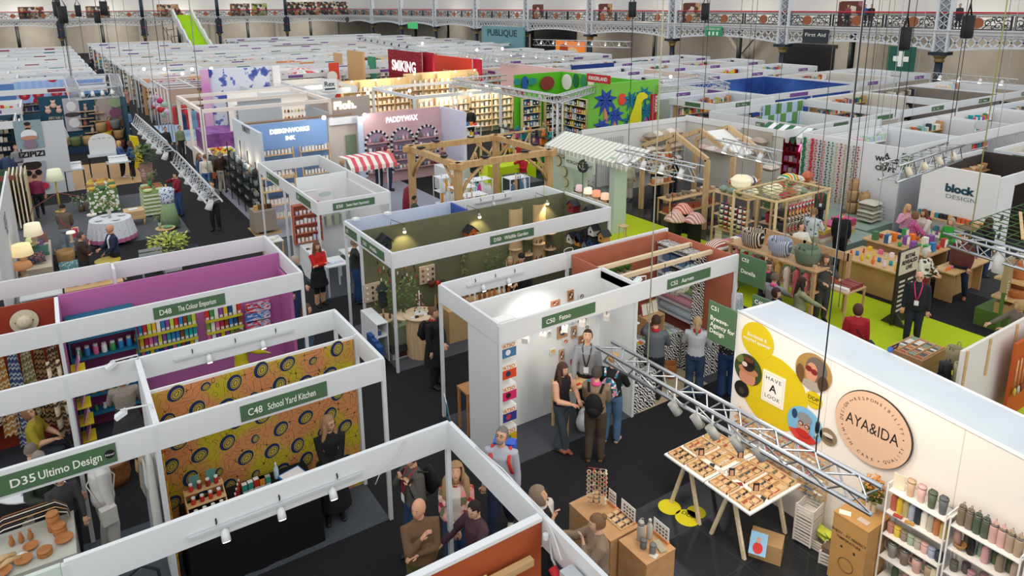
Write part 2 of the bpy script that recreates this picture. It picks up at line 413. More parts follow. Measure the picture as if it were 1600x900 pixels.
  def part(m_,nm):
   m_.v=[(v[0]*k,v[1]*k,v[2]*k)for v in m_.v];return m_.bd(nm,root,world=False)
  hs=S['hs'];hm=M(S['hair'],.75)if hs not in('bald',)else None
  if hm:
   hb=MB();rr=random.Random(len(S['label'])*7+int(S['p'].x*10));n1,k1=(18,14)if hi else(12,9)
   grow={'short':1.07,'crop':1.04,'bob':1.22,'long':1.14,'curly':1.45,'bun':1.08,'pony':1.08,'cap':1.08,'beanie':1.15,'flat':1.1,'hat':1.08,'bigbob':1.34}.get(hs,1.08)
   vs=[];idx={};fsx=[]
   low={'short':-.02,'crop':0.,'bob':-.095,'bigbob':-.10,'long':-.10,'curly':-.13,'bun':-.02,'pony':-.02,'cap':-.01,'beanie':.02}.get(hs,-.02)
   for i in range(k1+1):
    t=pi*i/k1
    for j in range(n1):
     a=2*pi*j/n1;z=-cos(t)*.118;e=grow+rr.uniform(-.02,.02)*(3 if hs=='curly' else 1)
     e2=sin(t)**.85;x,y=e2*cos(a)*.081*e,e2*sin(a)*.098*e-.004;z2=z*(1.0+(e-1)*.6)+.004
     y2=y if y<.03 else y*.94
     vs.append(hp((x,y2,z2)))
   def keep(i,j):
    t=pi*(i+.5)/k1;a=2*pi*(j+.5)/n1;z=-cos(t)*.118;y=sin(t)*sin(a)
    if z<low:return False
    return not(y>.28 and z<.062)if hs not in('bob','bigbob','long','curly')else not(y>.5 and z<.06)
   fsx=[(i*n1+j,i*n1+(j+1)%n1,(i+1)*n1+(j+1)%n1,(i+1)*n1+j)for i in range(k1)for j in range(n1)if keep(i,j)]
   hb.add(vs,fsx,hm,True)
   if hs in('long','curly'):
    w3=1.0 if hs=='long' else 1.5
    hb.tube([hp((0,-.055,.05)),hp((0,-.085,-.06)),L_((0,-.10-S['fat'],1.36)),L_((0,-.125-S['fat']*.8,1.22))],[(.07*w3,.045),(.075*w3,.045),(.085*w3,.035),(.045*w3,.015)],10,hm,up=(0,1,0))
    for s in(-1,1):hb.tube([hp((s*.07,-.01,.02)),hp((s*.082*w3,-.005,-.08)),L_((s*.105*w3,.055,1.34)),L_((s*.10,.10+S['fat']*.6,1.22))],[.03,.036*w3,.03*w3,.012],8,hm)
   if hs=='bun':hb.ball(hp((0,-.085,.08)),.04,hm,8)
   if hs=='pony':hb.tube([hp((0,-.09,.04)),hp((0,-.14,0)),hp((0,-.13,-.14)),hp((0,-.12,-.22))],[.02,.03,.026,.008],8,hm)
   part(hb,'hair')
   if hs in('cap','flat','hat','beanie'):
    cb=MB();cm=_mm(S.get('capc')or{'cap':'c89a4e','flat':'4a4338','hat':'8a6a45','beanie':'1d1d20'}[hs])
    cb.ball(hp((0,-.002,.052)),.092,cm,14,(.93,1.13,.85))
    if hs in('cap','flat'):cb.disc(hp((0,.105,.055)),.062,Rh@X1,Rh@V((0,1,-.15)),.008,cm,12,.05)
    if hs=='hat':cb.disc(hp((0,0,.05)),.16,Rh@X1,Rh@Y1,.01,cm,18)
    part(cb,'hat')
  if S['glasses']:
   gb=MB();gm=M('15151a',.3)
   for s in(-1,1):
    gb.tube([hp((s*.03+.02*cos(a),.098,.004+.016*sin(a)))for a in[2*pi*i/10 for i in range(11)]],.0028,4,gm,caps=False)
    gb.tube([hp((s*.05,.095,.006)),hp((s*.078,.0,.008))],.0025,4,gm)
   part(gb,'glasses')
  if S['lan']:
   lb=MB();lm=M(S['lan'],.6);f_=S['fat']+S['wide']*.35
   for s in(-1,1):lb.tube([L_((s*.06,-.03,1.475)),L_((s*.075,.075,1.425)),L_((s*.045,.125+f_,1.27)),L_((s*.008,.135+f_,1.12))],[(.010,.003)]*4,6,lm)
   part(lb,'lanyard');cb=MB();q=L_((0,.14+f_,1.06));cb.rbox(q,(.085,.006,.11),0,M('eceef2',.5));part(cb,'badge')
  B=S['bag']
  if B:
   kind,bc=B[0],_mm(B[1]);bb=MB();f_=S['fat']+S['wide']*.35
   if kind=='pack':
    c=L_((0,-.21-f_,1.17));bb.ball(c,.17,bc,12,(.88,.55,1.25));bb.ball(c+V((0,-.07,-.07)),.11,bc,10,(.95,.55,.8))
    for s in(-1,1):bb.tube([L_((s*.09,-.14-f_,1.36)),L_((s*.12,-.02,1.455)),L_((s*.125,.115+f_,1.33)),L_((s*.15,.06+f_,1.12)),L_((s*.11,-.14-f_,1.03))],[(.022,.006)]*5,6,bc)
    part(bb,'backpack')
   elif kind=='cube':
    c=L_((0,-.2-f_,1.2));cols=['e8762c','f1dc3a','3f63c8','48a63c','e23c2e','b06ad0']
    q=0
    for zz in(-.13,.02):
     for xx in(-.08,.08):bb.rbox(c+V((xx,0,zz+.06)),(.155,.17,.15),0,M(cols[q],.6));q+=1
    bb.rbox(c+V((0,-.02,.165)),(.30,.15,.05),0,M('3f63c8',.6));bb.rbox(c+V((0,-.1,-.04)),(.24,.05,.2),0,M(cols[5],.6))
    for s in(-1,1):bb.tube([L_((s*.09,-.12-f_,1.37)),L_((s*.12,-.02,1.46)),L_((s*.125,.12+f_,1.33)),L_((s*.16,.06+f_,1.12)),L_((s*.12,-.12-f_,1.05))],[(.024,.006)]*5,6,M('dc3b30',.6))
    part(bb,'backpack')
   else:
    s=1;hb_=1.0 if kind=='shoulder' else.82
    c=L_((s*.25+f_,-.02,hb_));bb.rbox(c,(.1 if kind=='shoulder' else.12,.28 if kind!='cross' else.2,.24 if kind!='tote' else.38),.1,bc)
    bb.tube([L_((s*.24,.09,hb_+.1)),L_((s*.14,.05,1.44)),L_((s*.14,-.06,1.43)),L_((s*.24,-.12,hb_+.1))]if kind!='cross' else[L_((s*.22,.06,hb_+.1)),L_((0,.135+f_,1.2)),L_((-s*.12,.03,1.45)),L_((0,-.13-f_,1.2)),L_((s*.22,-.08,hb_+.1))],.009,6,bc)
    part(bb,'bag')
  bpy.data.meshes.remove(me);om=ob.data;bpy.data.objects.remove(ob);bpy.data.meshes.remove(om)
def ground_noise():return NOISE('19181a','232224',60,.95,4,.35,.65)
f=MB();f.box(-40,-14,-.12,66,150,0,ground_noise());f.bd('floor',label='black exhibition carpet laid over the hall floor',kind='structure')
WR,WF=60.0,144.0
wallc=NOISE('a69f95','b2aba1',.6,.9,2,.3,.7)
f=MB();f.box(WR,-14,0,WR+.4,WF,5.3,wallc);f.box(WR,-14,5.3,WR+.4,WF,14,M('c9c8c6'));f.bd('wall_right',kind='structure')
f=MB();f.box(-40,WF,0,WR+.4,WF+.4,5.3,wallc);f.box(-40,WF,5.3,WR+.4,WF+.4,14,M('c9c8c6'));f.bd('wall_far',kind='structure')
PTS=[(52,12.4+12.35*k)for k in range(-1,11)];FAR=[(52-12.25*k,135.9)for k in range(1,8)]
def zo(x,y):return.35*(y-25)/111 if x>51.9 else.35+.25*(52-x)/53
deckm=M('cfd0d0')
f=MB();f.box(52.1,-14,5.15,WR,136,5.42,M('8f8b85'));f.box(-40,136.1,5.5,WR,WF,5.85,M('8f8b85'));f.bd('ceiling',label='underside and deck of the iron gallery',kind='structure')
navy,iron,gold,red=M('1c2a3a',.45),M('d6dade'),M('a08a55',.4,.4),M('c5192e',.4)
def column(x,y,white,n):
 o=zo(x,y);t=Tg('iron_column',('%s iron column %s gallery, %s from corner'%('white lattice above navy' if white else 'navy','carrying the right side of' if white else 'carrying the far end of',nth(n))),'column',(x,y,0))
 m=MB();zc=3.94+o if white else 3.2
 m.cyl((x,y,0),(x,y,zc-.7),.26,.24,14,navy);m.bd('shaft',t)
 m=MB();m.lathe((x,y,zc-.7),[(.26,0),(.34,.08),(.28,.2),(.36,.35),(.5,.52)],14,gold);m.box(x-.55,y-.55,zc-.2,x+.55,y+.55,zc+.02,navy);m.bd('capital',t)
 m=MB()
 if white:
  for s in(-1,1):
   for a in(-1,1):
    m.box(x-.28+a*.02,y+s*.42-.07,zc,x+.0+a*.28,y+s*.42+.07,9.5,iron)if a>0 else None
  m.box(x-.02,y-.42,zc,x+.03,y+.42,9.5,M('9b9fa5'))
  z=zc
  while z<9.2:
   m.beam((x-.1,y-.34,z),(x-.1,y+.34,z+.55),.06,.05,iron);m.beam((x-.1,y+.34,z),(x-.1,y-.34,z+.55),.06,.05,iron);z+=.55
  m.bd('lattice_pier',t)
 else:
  m.box(x-.45,y-.45,zc,x+.45,y+.45,zc+2.4,navy);m.cyl((x,y,zc+2.4),(x,y,9.6),.3,.3,12,navy);m.bd('pier',t)
  m=MB();m.ball((x,y-.46,zc+1.1),.13,red,10,(1,.3,1));m.bd('boss',t)
for k,(x,y)in enumerate(PTS[:-1]):column(x,y,True,10-k)
for k,(x,y)in enumerate(FAR[:-1]):column(x,y,False,k)
def girder(a,b,n):
 ax=V((b[0]-a[0],b[1]-a[1],0));L=ax.length;ax.normalize();oa,ob=zo(*a),zo(*b)
 P_=lambda s,z:V((a[0]+ax.x*s,a[1]+ax.y*s,z+oa+(ob-oa)*s/L))
 m=MB();e=.5;K=12
 low=lambda s:4.38-.42*(abs(s-L/2)/(L/2))**2
 for i in range(K):
  s0,s1=e+(L-2*e)*i/K,e+(L-2*e)*(i+1)/K
  m.beam(P_(s0,low(s0)+.07),P_(s1,low(s1)+.07),.22,.15,iron)
 m.beam(P_(0,5.06),P_(L,5.06),.2,.12,iron)
 m.beam(P_(0,5.28),P_(L,5.28),.45,.26,deckm);m.beam(P_(0,5.42),P_(L,5.42),.65,.08,deckm)
 N=17
 for i in range(N):
  s0,s1=e+(L-2*e)*i/N,e+(L-2*e)*(i+1)/N
  m.beam(P_(s0,low(s0)+.1),P_(s1,5.02),.08,.11,iron);m.beam(P_(s1,low(s1)+.1),P_(s0,5.02),.08,.11,iron)
 m.bd('trim_%d'%n,label='white arched lattice girder under the gallery edge',kind='structure')
segs=[(PTS[i],PTS[i+1])for i in range(len(PTS)-1)];FP=[(52,135.9)]+FAR;segs2=[(FP[i],FP[i+1])for i in range(len(FP)-1)]
for n,(a,b)in enumerate(segs+segs2):girder(a,b,n+1)
ironk,rust=M('2e3138'),M('9a5a38')
W0=3.75
def panel_parts(t):
 m=MB();x0=-W0/2
 m.box(x0,-.03,.04,-x0,.03,.10,ironk);m.box(x0,-.03,.86,-x0,.03,.92,ironk)
 for s in(-1,1):m.box(s*W0/2-.1 if s>0 else x0,-.05,.04,s*W0/2 if s>0 else x0+.1,.05,.95,ironk)
 for s in(-1,1):
  for k,(cx_,cz,r)in enumerate(((.62,.46,.34),(1.12,.3,.22),(1.12,.68,.2),(1.58,.48,.24),(.85,.74,.13),(.85,.2,.13),(1.4,.76,.12),(1.4,.2,.12),(.52,.46,.2))):
   pts=[(s*(cx_+r*(1-a/9)*cos(a)),0,cz+r*(1-a/9)*sin(a))for a in[i*.7 for i in range(11)]]
   m.tube(pts,.03,4,ironk,smooth=False)
  m.tube([(s*.3,0,.12),(s*.9,0,.75),(s*1.7,0,.2)],.03,4,ironk);m.box(s*.02,-.01,.3,s*1.8,.01,.34,ironk);m.box(s*.02,-.01,.62,s*1.8,.01,.66,ironk)
 m.bd('scrollwork',t,world=False)
 m=MB();m.disc((0,-.05,.48),.36,X1,Z1,.06,rust,18);m.disc((0,-.07,.48),.22,X1,Z1,.03,M('b4533c'),14);m.bd('roundel',t,world=False)
rp=None;lay=[]
for q,(a,b)in enumerate(segs+segs2):
 ax=V((b[0]-a[0],b[1]-a[1],0));L=ax.length;ax.normalize();a_,b_=V((a[0],a[1],0)),V((b[0],b[1],0))
 oz=(zo(*a)+zo(*b))/2
 for j in range(3):
  c=a_+ax*(L*(j+.5)/3);pos=(c.x,c.y,5.46+oz);rz=atan2(-ax.y,-ax.x)
  lay.append((pos,rz,L/3/W0*.97,q,j))
 m=MB();m.cyl(a_+Z1*(6.6-.02+zo(*a)),b_+Z1*(6.6-.02+zo(*b)),.06,.06,8,red);m.bd('trim_%d'%(30+q),label='red handrail along the gallery railing',kind='structure')
 m=MB();m.beam(a_+Z1*(6.46+zo(*a)),b_+Z1*(6.46+zo(*b)),.1,.06,ironk);m.bd('trim_%d'%(60+q),label='dark top bar of the gallery railing',kind='structure')
for pos,rz,sc,q,j in lay:
 side='right side of the gallery' if q<len(segs)else 'far end of the gallery'
 lb='scroll railing panel with rust roundel, %s of bay, %s bay on %s'%(['first','middle','last'][j],nth(q if q<len(segs)else q-len(segs)),side)
 if rp is None:
  rp=Tg('railing_panel',lb,'railing',pos,rz,'gallery railing panels');panel_parts(rp);rp.scale=(sc,1,1)
 else:dup(rp,pos,rz,lb,'gallery railing panels',(sc,1,1))
for k,y in enumerate((34.1,45.5,56.8,68,80,92,104,116)):
 m=MB();m.cyl((57,y,0),(57,y,5.0),.24,.24,12,BLACK);m.box(56.6,y-.4,5.0,57.4,y+.4,5.14,BLACK)
 m.bd('iron_post',label='plain black iron post under the gallery, %s along the right wall'%nth(k),cat='post',group='posts under the gallery')
for k in range(7):
 x=46-12.25*k;m=MB();m.cyl((x,141,0),(x,141,5.4),.26,.26,10,BLACK);m.box(x-.4,140.6,5.3,x+.4,141.4,5.48,BLACK)
 m.bd('iron_post',label='plain black iron post before the far wall, %s from the corner'%nth(k),cat='post',group='posts under the gallery')
 m=MB();m.box(x+6,WF-.3,0,x+6.7,WF,5.4,M('b5aea4'));m.bd('trim_%d'%(100+k),label='pale pilaster on the far wall',kind='structure')
t=Tg('roller_shutter','black roller shutter closed in the beige wall under the gallery','shutter',(59.9,40,0))
m=MB()
for i in range(30):m.box(59.86,37.4,.11*i,59.93,42.4,.11*i+.095,M('1b1b1d'))
m.bd('slats',t);m=MB();m.box(59.8,37.2,3.3,59.97,42.6,3.6,M('2a2a2c'));m.bd('housing',t)
t=Tg('roller_shutter','dark loading door far along the wall under the gallery','shutter',(59.9,80,0))
m=MB()
for i in range(20):m.box(59.86,74,.2*i,59.93,84,.2*i+.18,M('1d1d20'))
m.bd('slats',t)
for k,y in enumerate((22.8,25.6,28.4,31.2)):
 m=MB();m.box(59.6,y,4.6,59.95,y+2.0,4.95,M('e2dccb'))
 for i in range(9):m.box(59.58,y+.15+i*.2,4.66,59.61,y+.25+i*.2,4.9,M('7d776a'))
 m.bd('air_vent',label='cream slatted air vent high on the wall, %s from the right'%nth(k),cat='vent',group='air vents under the gallery')
m=MB()
for s in(-1,1):m.beam((58.6,46.6+s*2.1,0.1),(58.6,46.6-s*2.1,4.8),.3,.3,M('8f8b84'))
m.bd('cross_brace',label='grey crossed steel brace against the wall under the gallery',cat='brace')
def sign(name,label,px,py,x,w,h,cm,txt=(),z=None,tm=LETTER,th=.13):
 c=GX(px,py,x);t=Tg(name,label,'sign',c);m=MB();m.box(x-.03,c.y-w/2,c.z-h/2,x+.03,c.y+w/2,c.z+h/2,cm);m.bd('board',t)
 for s,dz,hh in txt:
  m=MB();m.text(s,(x-.035,c.y,c.z+dz),(0,-1,0),Z1,hh,tm,wid=w*.8);m.bd('lettering',t)
 return c
c=sign('exit_sign','green emergency exit sign hung on the lattice girder',1115,49,51.7,1.9,.85,M('2f9a68'),(('EMERGENCY EXIT',.12,.2),))
m=MB()
for dy in(-.55,-.1,.35):m.box(51.64,c.y+dy,c.z-.35,51.66,c.y+dy+.18,c.z-.03,LETTER)
m.bd('pictogram',label='white pictograms of the exit sign',cat='sign')
sign('direction_sign','dark First Aid direction sign on the lattice girder',1274,57,51.7,2.2,1.1,M('30363d'),(('First Aid',.0,.28),))
c=sign('first_aid_sign','green first aid sign with a white cross hanging in the hall',1408,92,40,1.5,1.35,M('1f5a4c'))
m=MB();m.box(39.95,c.y-.14,c.z-.42,39.965,c.y+.14,c.z+.42,LETTER);m.box(39.95,c.y-.42,c.z-.14,39.965,c.y-.141,c.z+.14,LETTER);m.box(39.95,c.y+.141,c.z-.14,39.965,c.y+.42,c.z+.14,LETTER);m.bd('white_cross',label='white cross of the green first aid sign',cat='sign')
c=sign('exit_sign','lit green exit sign in the dark corner under the gallery',645,40,51.6,3.6,1.0,M('3aa060',.5,0,.6))
def carpet(n,label,x0,y0,x1,y1,m,z=.006,poly=None):
 f=MB();f.box(x0,y0,.001,x1,y1,z,m)if not poly else f.prism([(a,b,.001)for a,b in poly],(0,0,z-.001),m)
 f.bd(n,label=label,cat='carpet')
def _tile(new,lk):
 co=_coord(new);b=new('ShaderNodeTexBrick',i_Scale=1.0);b.offset=0
 for k,v in(('Color1',lin('26292d')+(1,)),('Color2',lin('1e2124')+(1,)),('Mortar',lin('3d3f40')+(1,)),('Mortar Size',.004),('Brick Width',.9),('Row Height',.9)):b.inputs[k].default_value=v
 lk(co,b.inputs[0]);n=new('ShaderNodeTexNoise',i_Scale=1.3,i_Detail=5);lk(co,n.inputs[0])
 r=ramp(new,[(.35,'111111'),(.7,'5a5a5a')]);lk(n.outputs[0],r.inputs[0]);mx=new('ShaderNodeMixRGB',blend_type='ADD');mx.inputs[0].default_value=.12
 lk(b.outputs[0],mx.inputs[1]);lk(r.outputs[0],mx.inputs[2]);r2=ramp(new,[(.3,'333333'),(.8,'8a8a8a')]);lk(n.outputs[0],r2.inputs[0]);return mx.outputs[0],r2.outputs[0]
TILE=MN('dark_slate_tile',_tile,.25)
GREYC=NOISE('454a50','545960',90,.95,3);LIME=NOISE('b4c812','bdd01a',40,.9,3)
carpet('tile_floor','dark slate tiles of the sunglasses and bottle stand',5.0,-2,9.3,6.62,TILE)
carpet('tile_floor','dark glossy tiles under the textile and basket stands',17.2,10.2,26,26.2,TILE)
carpet('carpet','grey carpet tile of the yellow patterned stand',-12,8.5,3.44,10.45,GREYC)
carpet('carpet','dark grey carpet before the pink walled craft stand',-12,12.4,3.44,14.9,NOISE('33363c','3f4248',90,.95,3))
carpet('carpet','grey carpet of the olive green wildlife stand',5.42,12.4,11.1,15,NOISE('4a4a4f','5a5a5f',90,.95,3))
carpet('carpet','dark grey carpet of the white games stand',5.42,8.5,11.0,10.4,NOISE('42444a','505258',90,.95,3))
carpet('carpet','grey carpet of the open white stationery stand',5.42,16.9,7.34,22.6,GREYC)
carpet('carpet','lime green carpet of the main cross aisle',14.1,-6,17.2,26.2,LIME)
carpet('carpet','lime green carpet turning towards the far stands',14.1,26.21,20.5,29.4,LIME)
carpet('carpet','pale lavender carpet before the pink candle stand',5.5,22.7,12.5,30.6,NOISE('8f8f9c','9c9caa',60,.95,3))
carpet('carpet','grey carpet under the laid tables',-6,25.1,3.45,31.9,NOISE('55575b','626468',90,.95,3))
carpet('wood_floor','light wooden floor of the eyewear stand',-.9,34.0,3.1,39.6,NOISE('b08a5c','cfa777',7,.5,4,.3,.7,(1,6,1)))
carpet('carpet','dark grey carpet in front of the block toy wall',19.6,5.5,25.8,10.15,NOISE('2f3033','3c3d40',90,.95,3))
carpet('carpet','pale blue patterned carpet of the clothing stand',5.5,43.5,8.6,50.5,NOISE('8fb4d6','c3d8e8',6,.9,3))
carpet('carpet','cream floor of the purple counter stand',6.1,38.5,12,43.4,M('cfc8bd'))
PAL={'black':'18181a','charcoal':'3c3c40','grey':'85888c','pale grey':'bfc1c4','white':'eeeeee','cream':'efe2c4','beige':'cbb28c','tan':'b98a58','brown':'6a452c','dark brown':'382419',
'red':'c8282c','dark red':'7c1c26','orange':'e07a30','rust':'a8502e','yellow':'e6cb3c','lime':'b8d030','green':'3f8a48','dark green':'2c4a38','olive':'6b6f48','mint':'a8d4b8','teal':'1f7a80',
'light blue':'8cb8dc','blue':'2f62b0','navy':'1f2c50','purple':'70489a','lilac':'b49cd0','pink':'e08aac','hot pink':'dc3c84','pale pink':'e8c4c4','gold':'b08a44'}
def cname(c):
 r=[int(c.lstrip('#')[i:i+2],16)for i in(0,2,4)]
 return min(PAL,key=lambda k:sum((int(PAL[k].lstrip('#')[i*2:i*2+2],16)-r[i])**2 for i in range(3)))
_IT={}
def _proto(kind,c):
 k=(kind,c)
 if k in _IT:return _IT[k]
 m=MB();col=c if not isinstance(c,str)else M(c,.55);lid=M('dcdcd6')
 if kind=='box':m.box(-.5,-.5,0,.5,.5,1,col)
 elif kind in('packet','card','book'):
  m.box(-.5,-.5,0,.5,.5,1,col)
  if kind=='packet':m.box(-.4,-.53,.08,.4,-.5,.3,lid);m.box(-.5,-.5,.94,.5,.5,1.0,lid)
  if kind=='book':m.box(-.46,-.52,.05,.46,.3,.95,M('efece2'))
  if kind=='card':m.box(-.3,-.54,.35,.3,-.5,.75,M('f4efe6'))
 elif kind=='jar':m.lathe((0,0,0),[(.3,0),(.48,.03),(.5,.1),(.5,.7),(.4,.8)],10,col);m.lathe((0,0,.8),[(.43,0),(.43,.2)],10,lid)
 elif kind=='candle':m.lathe((0,0,0),[(.5,0),(.5,.9),(.44,.9),(.44,.82)],10,col);m.cyl((0,0,.8),(0,0,1),.04,.03,4,WIRE)
 elif kind=='bottle':m.lathe((0,0,0),[(.42,0),(.5,.04),(.5,.55),(.45,.66),(.2,.78),(.17,.9)],10,col);m.lathe((0,0,.88),[(.22,0),(.22,.12)],8,lid)
 elif kind=='vase':m.lathe((0,0,0),[(.25,0),(.45,.15),(.5,.4),(.3,.75),(.2,.88),(.3,1),(.22,1),(.12,.9)],12,col)
 elif kind=='bowl':m.lathe((0,0,0),[(.25,0),(.3,.1),(.45,.6),(.5,1),(.45,1),(.38,.6),(.2,.2)],14,col)
 elif kind=='plate':m.lathe((0,0,0),[(.3,0),(.45,.5),(.5,1),(.45,.9),(.28,.4)],16,col)
 elif kind=='mug':m.lathe((0,0,0),[(.4,0),(.42,1),(.36,1),(.34,.2)],10,col);m.tube([(.4,0,.8),(.62,0,.75),(.62,0,.35),(.4,0,.25)],.06,5,col)
 elif kind=='basket':
  m.lathe((0,0,0),[(.38,0),(.46,.3),(.5,.75),(.46,1),(.4,1),(.42,.4),(.3,.1)],14,col)
  for s in(-1,1):m.tube([(s*.46,-.12,.95),(s*.5,-.06,1.15),(s*.5,.06,1.15),(s*.46,.12,.95)],.03,5,col)
 elif kind=='toy':m.ball((0,0,.35),.36,col,8,(1,.9,1));m.ball((0,-.05,.78),.25,col,8);m.ball((-.2,0,1.0),.1,col,5);m.ball((.2,0,1.0),.1,col,5)
 elif kind=='ball':m.ball((0,0,.5),.5,col,10)
 elif kind=='cushion':
  vs=[];N=8
  for q in(0,1):
   for i in range(N+1):
    for j in range(N+1):
     x,y=i/N*2-1,j/N*2-1;h=max(0,(1-x*x)*(1-y*y))**.45;pin=1-.08*(1-abs(x*y))
     vs.append((x*.5*pin,y*.5*pin,.5+(.5 if q else-.5)*h))
  o=(N+1)**2;fs=[]
  for i in range(N):
   for j in range(N):
    a=i*(N+1)+j;fs+=[(a,a+1,a+N+2,a+N+1),(o+a,o+a+N+1,o+a+N+2,o+a+1)]
  m.add(vs,fs,col,True)
 elif kind=='garment':
  m.tube([(0,0,0),(0,0,.55),(0,0,.86),(0,0,.95)],[(.5,.5),(.42,.45),(.46,.4),(.15,.2)],8,col)
  for s in(-1,1):m.tube([(s*.4,0,.84),(s*.52,0,.5)],[(.1,.3),(.08,.25)],6,col)
  m.tube([(0,0,.94),(0,0,1.02),(.06,0,1.05)],.02,4,WIRE)
 elif kind=='roll':m.cyl((0,-.5,.5),(0,.5,.5),.5,.5,12,col);m.cyl((0,-.52,.5),(0,.52,.5),.15,.15,8,lid)
 elif kind=='towel':m.box(-.5,-.5,0,.5,.5,.3,col);m.box(-.48,-.5,.33,.5,.5,.64,col);m.box(-.5,-.48,.67,.47,.5,1,col)
 elif kind=='house':
  m.box(-.4,-.4,0,.4,.4,.6,col);r=M('2a2c30')
  m.prism([(-.55,-.5,.55),(0,-.5,1.0),(0,-.5,.92),(-.5,-.5,.5)],(0,1,0),r);m.prism([(.55,-.5,.55),(.5,-.5,.5),(0,-.5,.92),(0,-.5,1.0)],(0,1,0),r)
  m.prism([(-.4,-.4,.58),(.4,-.4,.58),(0,-.4,.93)],(0,.8,0),col);m.disc((0,-.42,.35),.1,X1,Z1,.03,BLACK,10)
 elif kind=='plant':
  rr=random.Random(3)
  m.lathe((0,0,0),[(.2,0),(.28,.35),(.24,.35)],10,M('b8a890'))
  for i in range(34):
   a=rr.uniform(0,6.28);r=rr.uniform(.15,.5);z=rr.uniform(.45,1);c0=V((.06*cos(a),.06*sin(a),.35));c1=V((r*cos(a),r*sin(a),z));w=V((-sin(a),cos(a),.3))*.055;mid=c0.lerp(c1,.6)+Z1*.05
   m.quad(c0,mid-w,c1,mid+w,col)
 elif kind=='sunglasses':
  for s in(-1,1):
   m.disc((s*.25,-.3,.3),.22,X1,V((0,.5,.85)),.05,col,10);m.box(s*.47-.02,-.3,.25,s*.47+.02,.5,.35,col)
  m.box(-.08,-.33,.4,.08,-.25,.48,col)
 me_ob=m.bd(kind,None,'x','x',origin=(0,0,0));me=me_ob.data;bpy.data.objects.remove(me_ob);_IT[k]=me;return me
NCNT={}
def item(kind,c,loc,size,label,cat=None,group=None,rz=0.,name=None,rx=0.):
 o=bpy.data.objects.new(name or kind,_proto(kind,c));COL.objects.link(o);o.location=loc;o.rotation_euler=(rx,0,rz)
 o.scale=size if isinstance(size,(tuple,list))else(size,)*3
 return tag(o,label,cat or kind.replace('_',' '),group)
def pick(cols):return rnd.choice(cols)
def row(kind,p0,p1,n,size,cols,where,group,rz=0.,jit=.1,name=None,cat=None,order=None,rx=0.,cn=None):
 p0,p1=V(p0),V(p1)
 for i in range(n):
  c=cols[i%len(cols)]if order else pick(cols);s=[v*(1+rnd.uniform(-jit,jit)*(.3 if k<2 else 1))for k,v in enumerate(size)]
  q=p0.lerp(p1,(i+.5)/n);word=cn or(cname(c)if isinstance(c,str)else 'patterned')
  item(kind,c,q,s,'%s %s, %s from left %s'%(word,(name or kind).replace('_',' '),nth(i),where),cat,group,rz+rnd.uniform(-.06,.06),name,rx)
CLOUD=['d8cfc0','b9a58a','e6dfd2','9c8d78','7e8a80','c9b8a8','efe9de','5f5a52']
BRIGHT=['d8342c','2f7fc0','efc22e','3c9a4c','e06a9a','8a4ea0','f07e2c','20a0a0','f2f2ee','c8d840']
BOOKS=['b8443a','335c8c','d8b04a','4d7c52','efe6d2','7a5a8c','e0a088','2f3a44','9cc4c0','c86a3c']
PASTEL=['eec4cc','c8dce8','f0e2b8','c8e0c8','d8c8e4','f2ece0']
WIN=['f4f4f2']
class Stand:
 def __init__(s,label,x,y,name='exhibition_stand',cat='exhibition stand',group=None):s.t=Tg(name,label,cat,(x,y,0),0,group);s.w=WH
 def fx(s,x0,x1,y,z1=T,d=FD,m=None,t=.05):Bx(x0,y-t/2,z1-d,x1,y+t/2,z1,m or OFFW,'fascia',s.t);return s
 def fy(s,y0,y1,x,z1=T,d=FD,m=None,t=.05):Bx(x-t/2,y0,z1-d,x+t/2,y1,z1,m or OFFW,'fascia',s.t);return s
 def wx(s,x0,x1,y,m=None,z1=2.5,z0=0.,t=.05,name='wall_panel'):Bx(x0,y-t/2,z0,x1,y+t/2,z1,m or WH,name,s.t);return s
 def wy(s,y0,y1,x,m=None,z1=2.5,z0=0.,t=.05,name='wall_panel'):Bx(x-t/2,y0,z0,x+t/2,y1,z1,m or WH,name,s.t);return s
 def post(s,*xy,z=T-.02,w=.055,m=None):
  for x,y in xy:Bx(x-w/2,y-w/2,0,x+w/2,y+w/2,z-.01,m or POSTM,'post',s.t)
  return s
 def board(s,y=None,x=None,a=0,b=0,z0=2.38,z1=2.58,txt=(),m=GREEN_SIGN,th=.085,t=.012,tm=LETTER,bold=.012):
  m_=MB()
  if y is not None:m_.box(a,y-t,z0,b,y,z1,m)
  else:m_.box(x-t,a,z0,x,b,z1,m)
  o=m_.bd('name_board',s.t)
  for word,fr,al in txt:
   l=MB();q=a+(b-a)*fr if y is not None else b-(b-a)*fr
   if y is not None:l.text(word,(q,y-t-.002,(z0+z1)/2-th/2),X1,Z1,th,tm,al,bold,0,mx=(b-a)*(1-fr)*.8 if fr>.2 else(b-a)*.16)
   else:l.text(word,(x-t-.002,q,(z0+z1)/2-th/2),-Y1,Z1,th,tm,al,bold,0,mx=(b-a)*(1-fr)*.8 if fr>.2 else(b-a)*.2)
   l.bd('lettering',o)if l.v else None
  return s
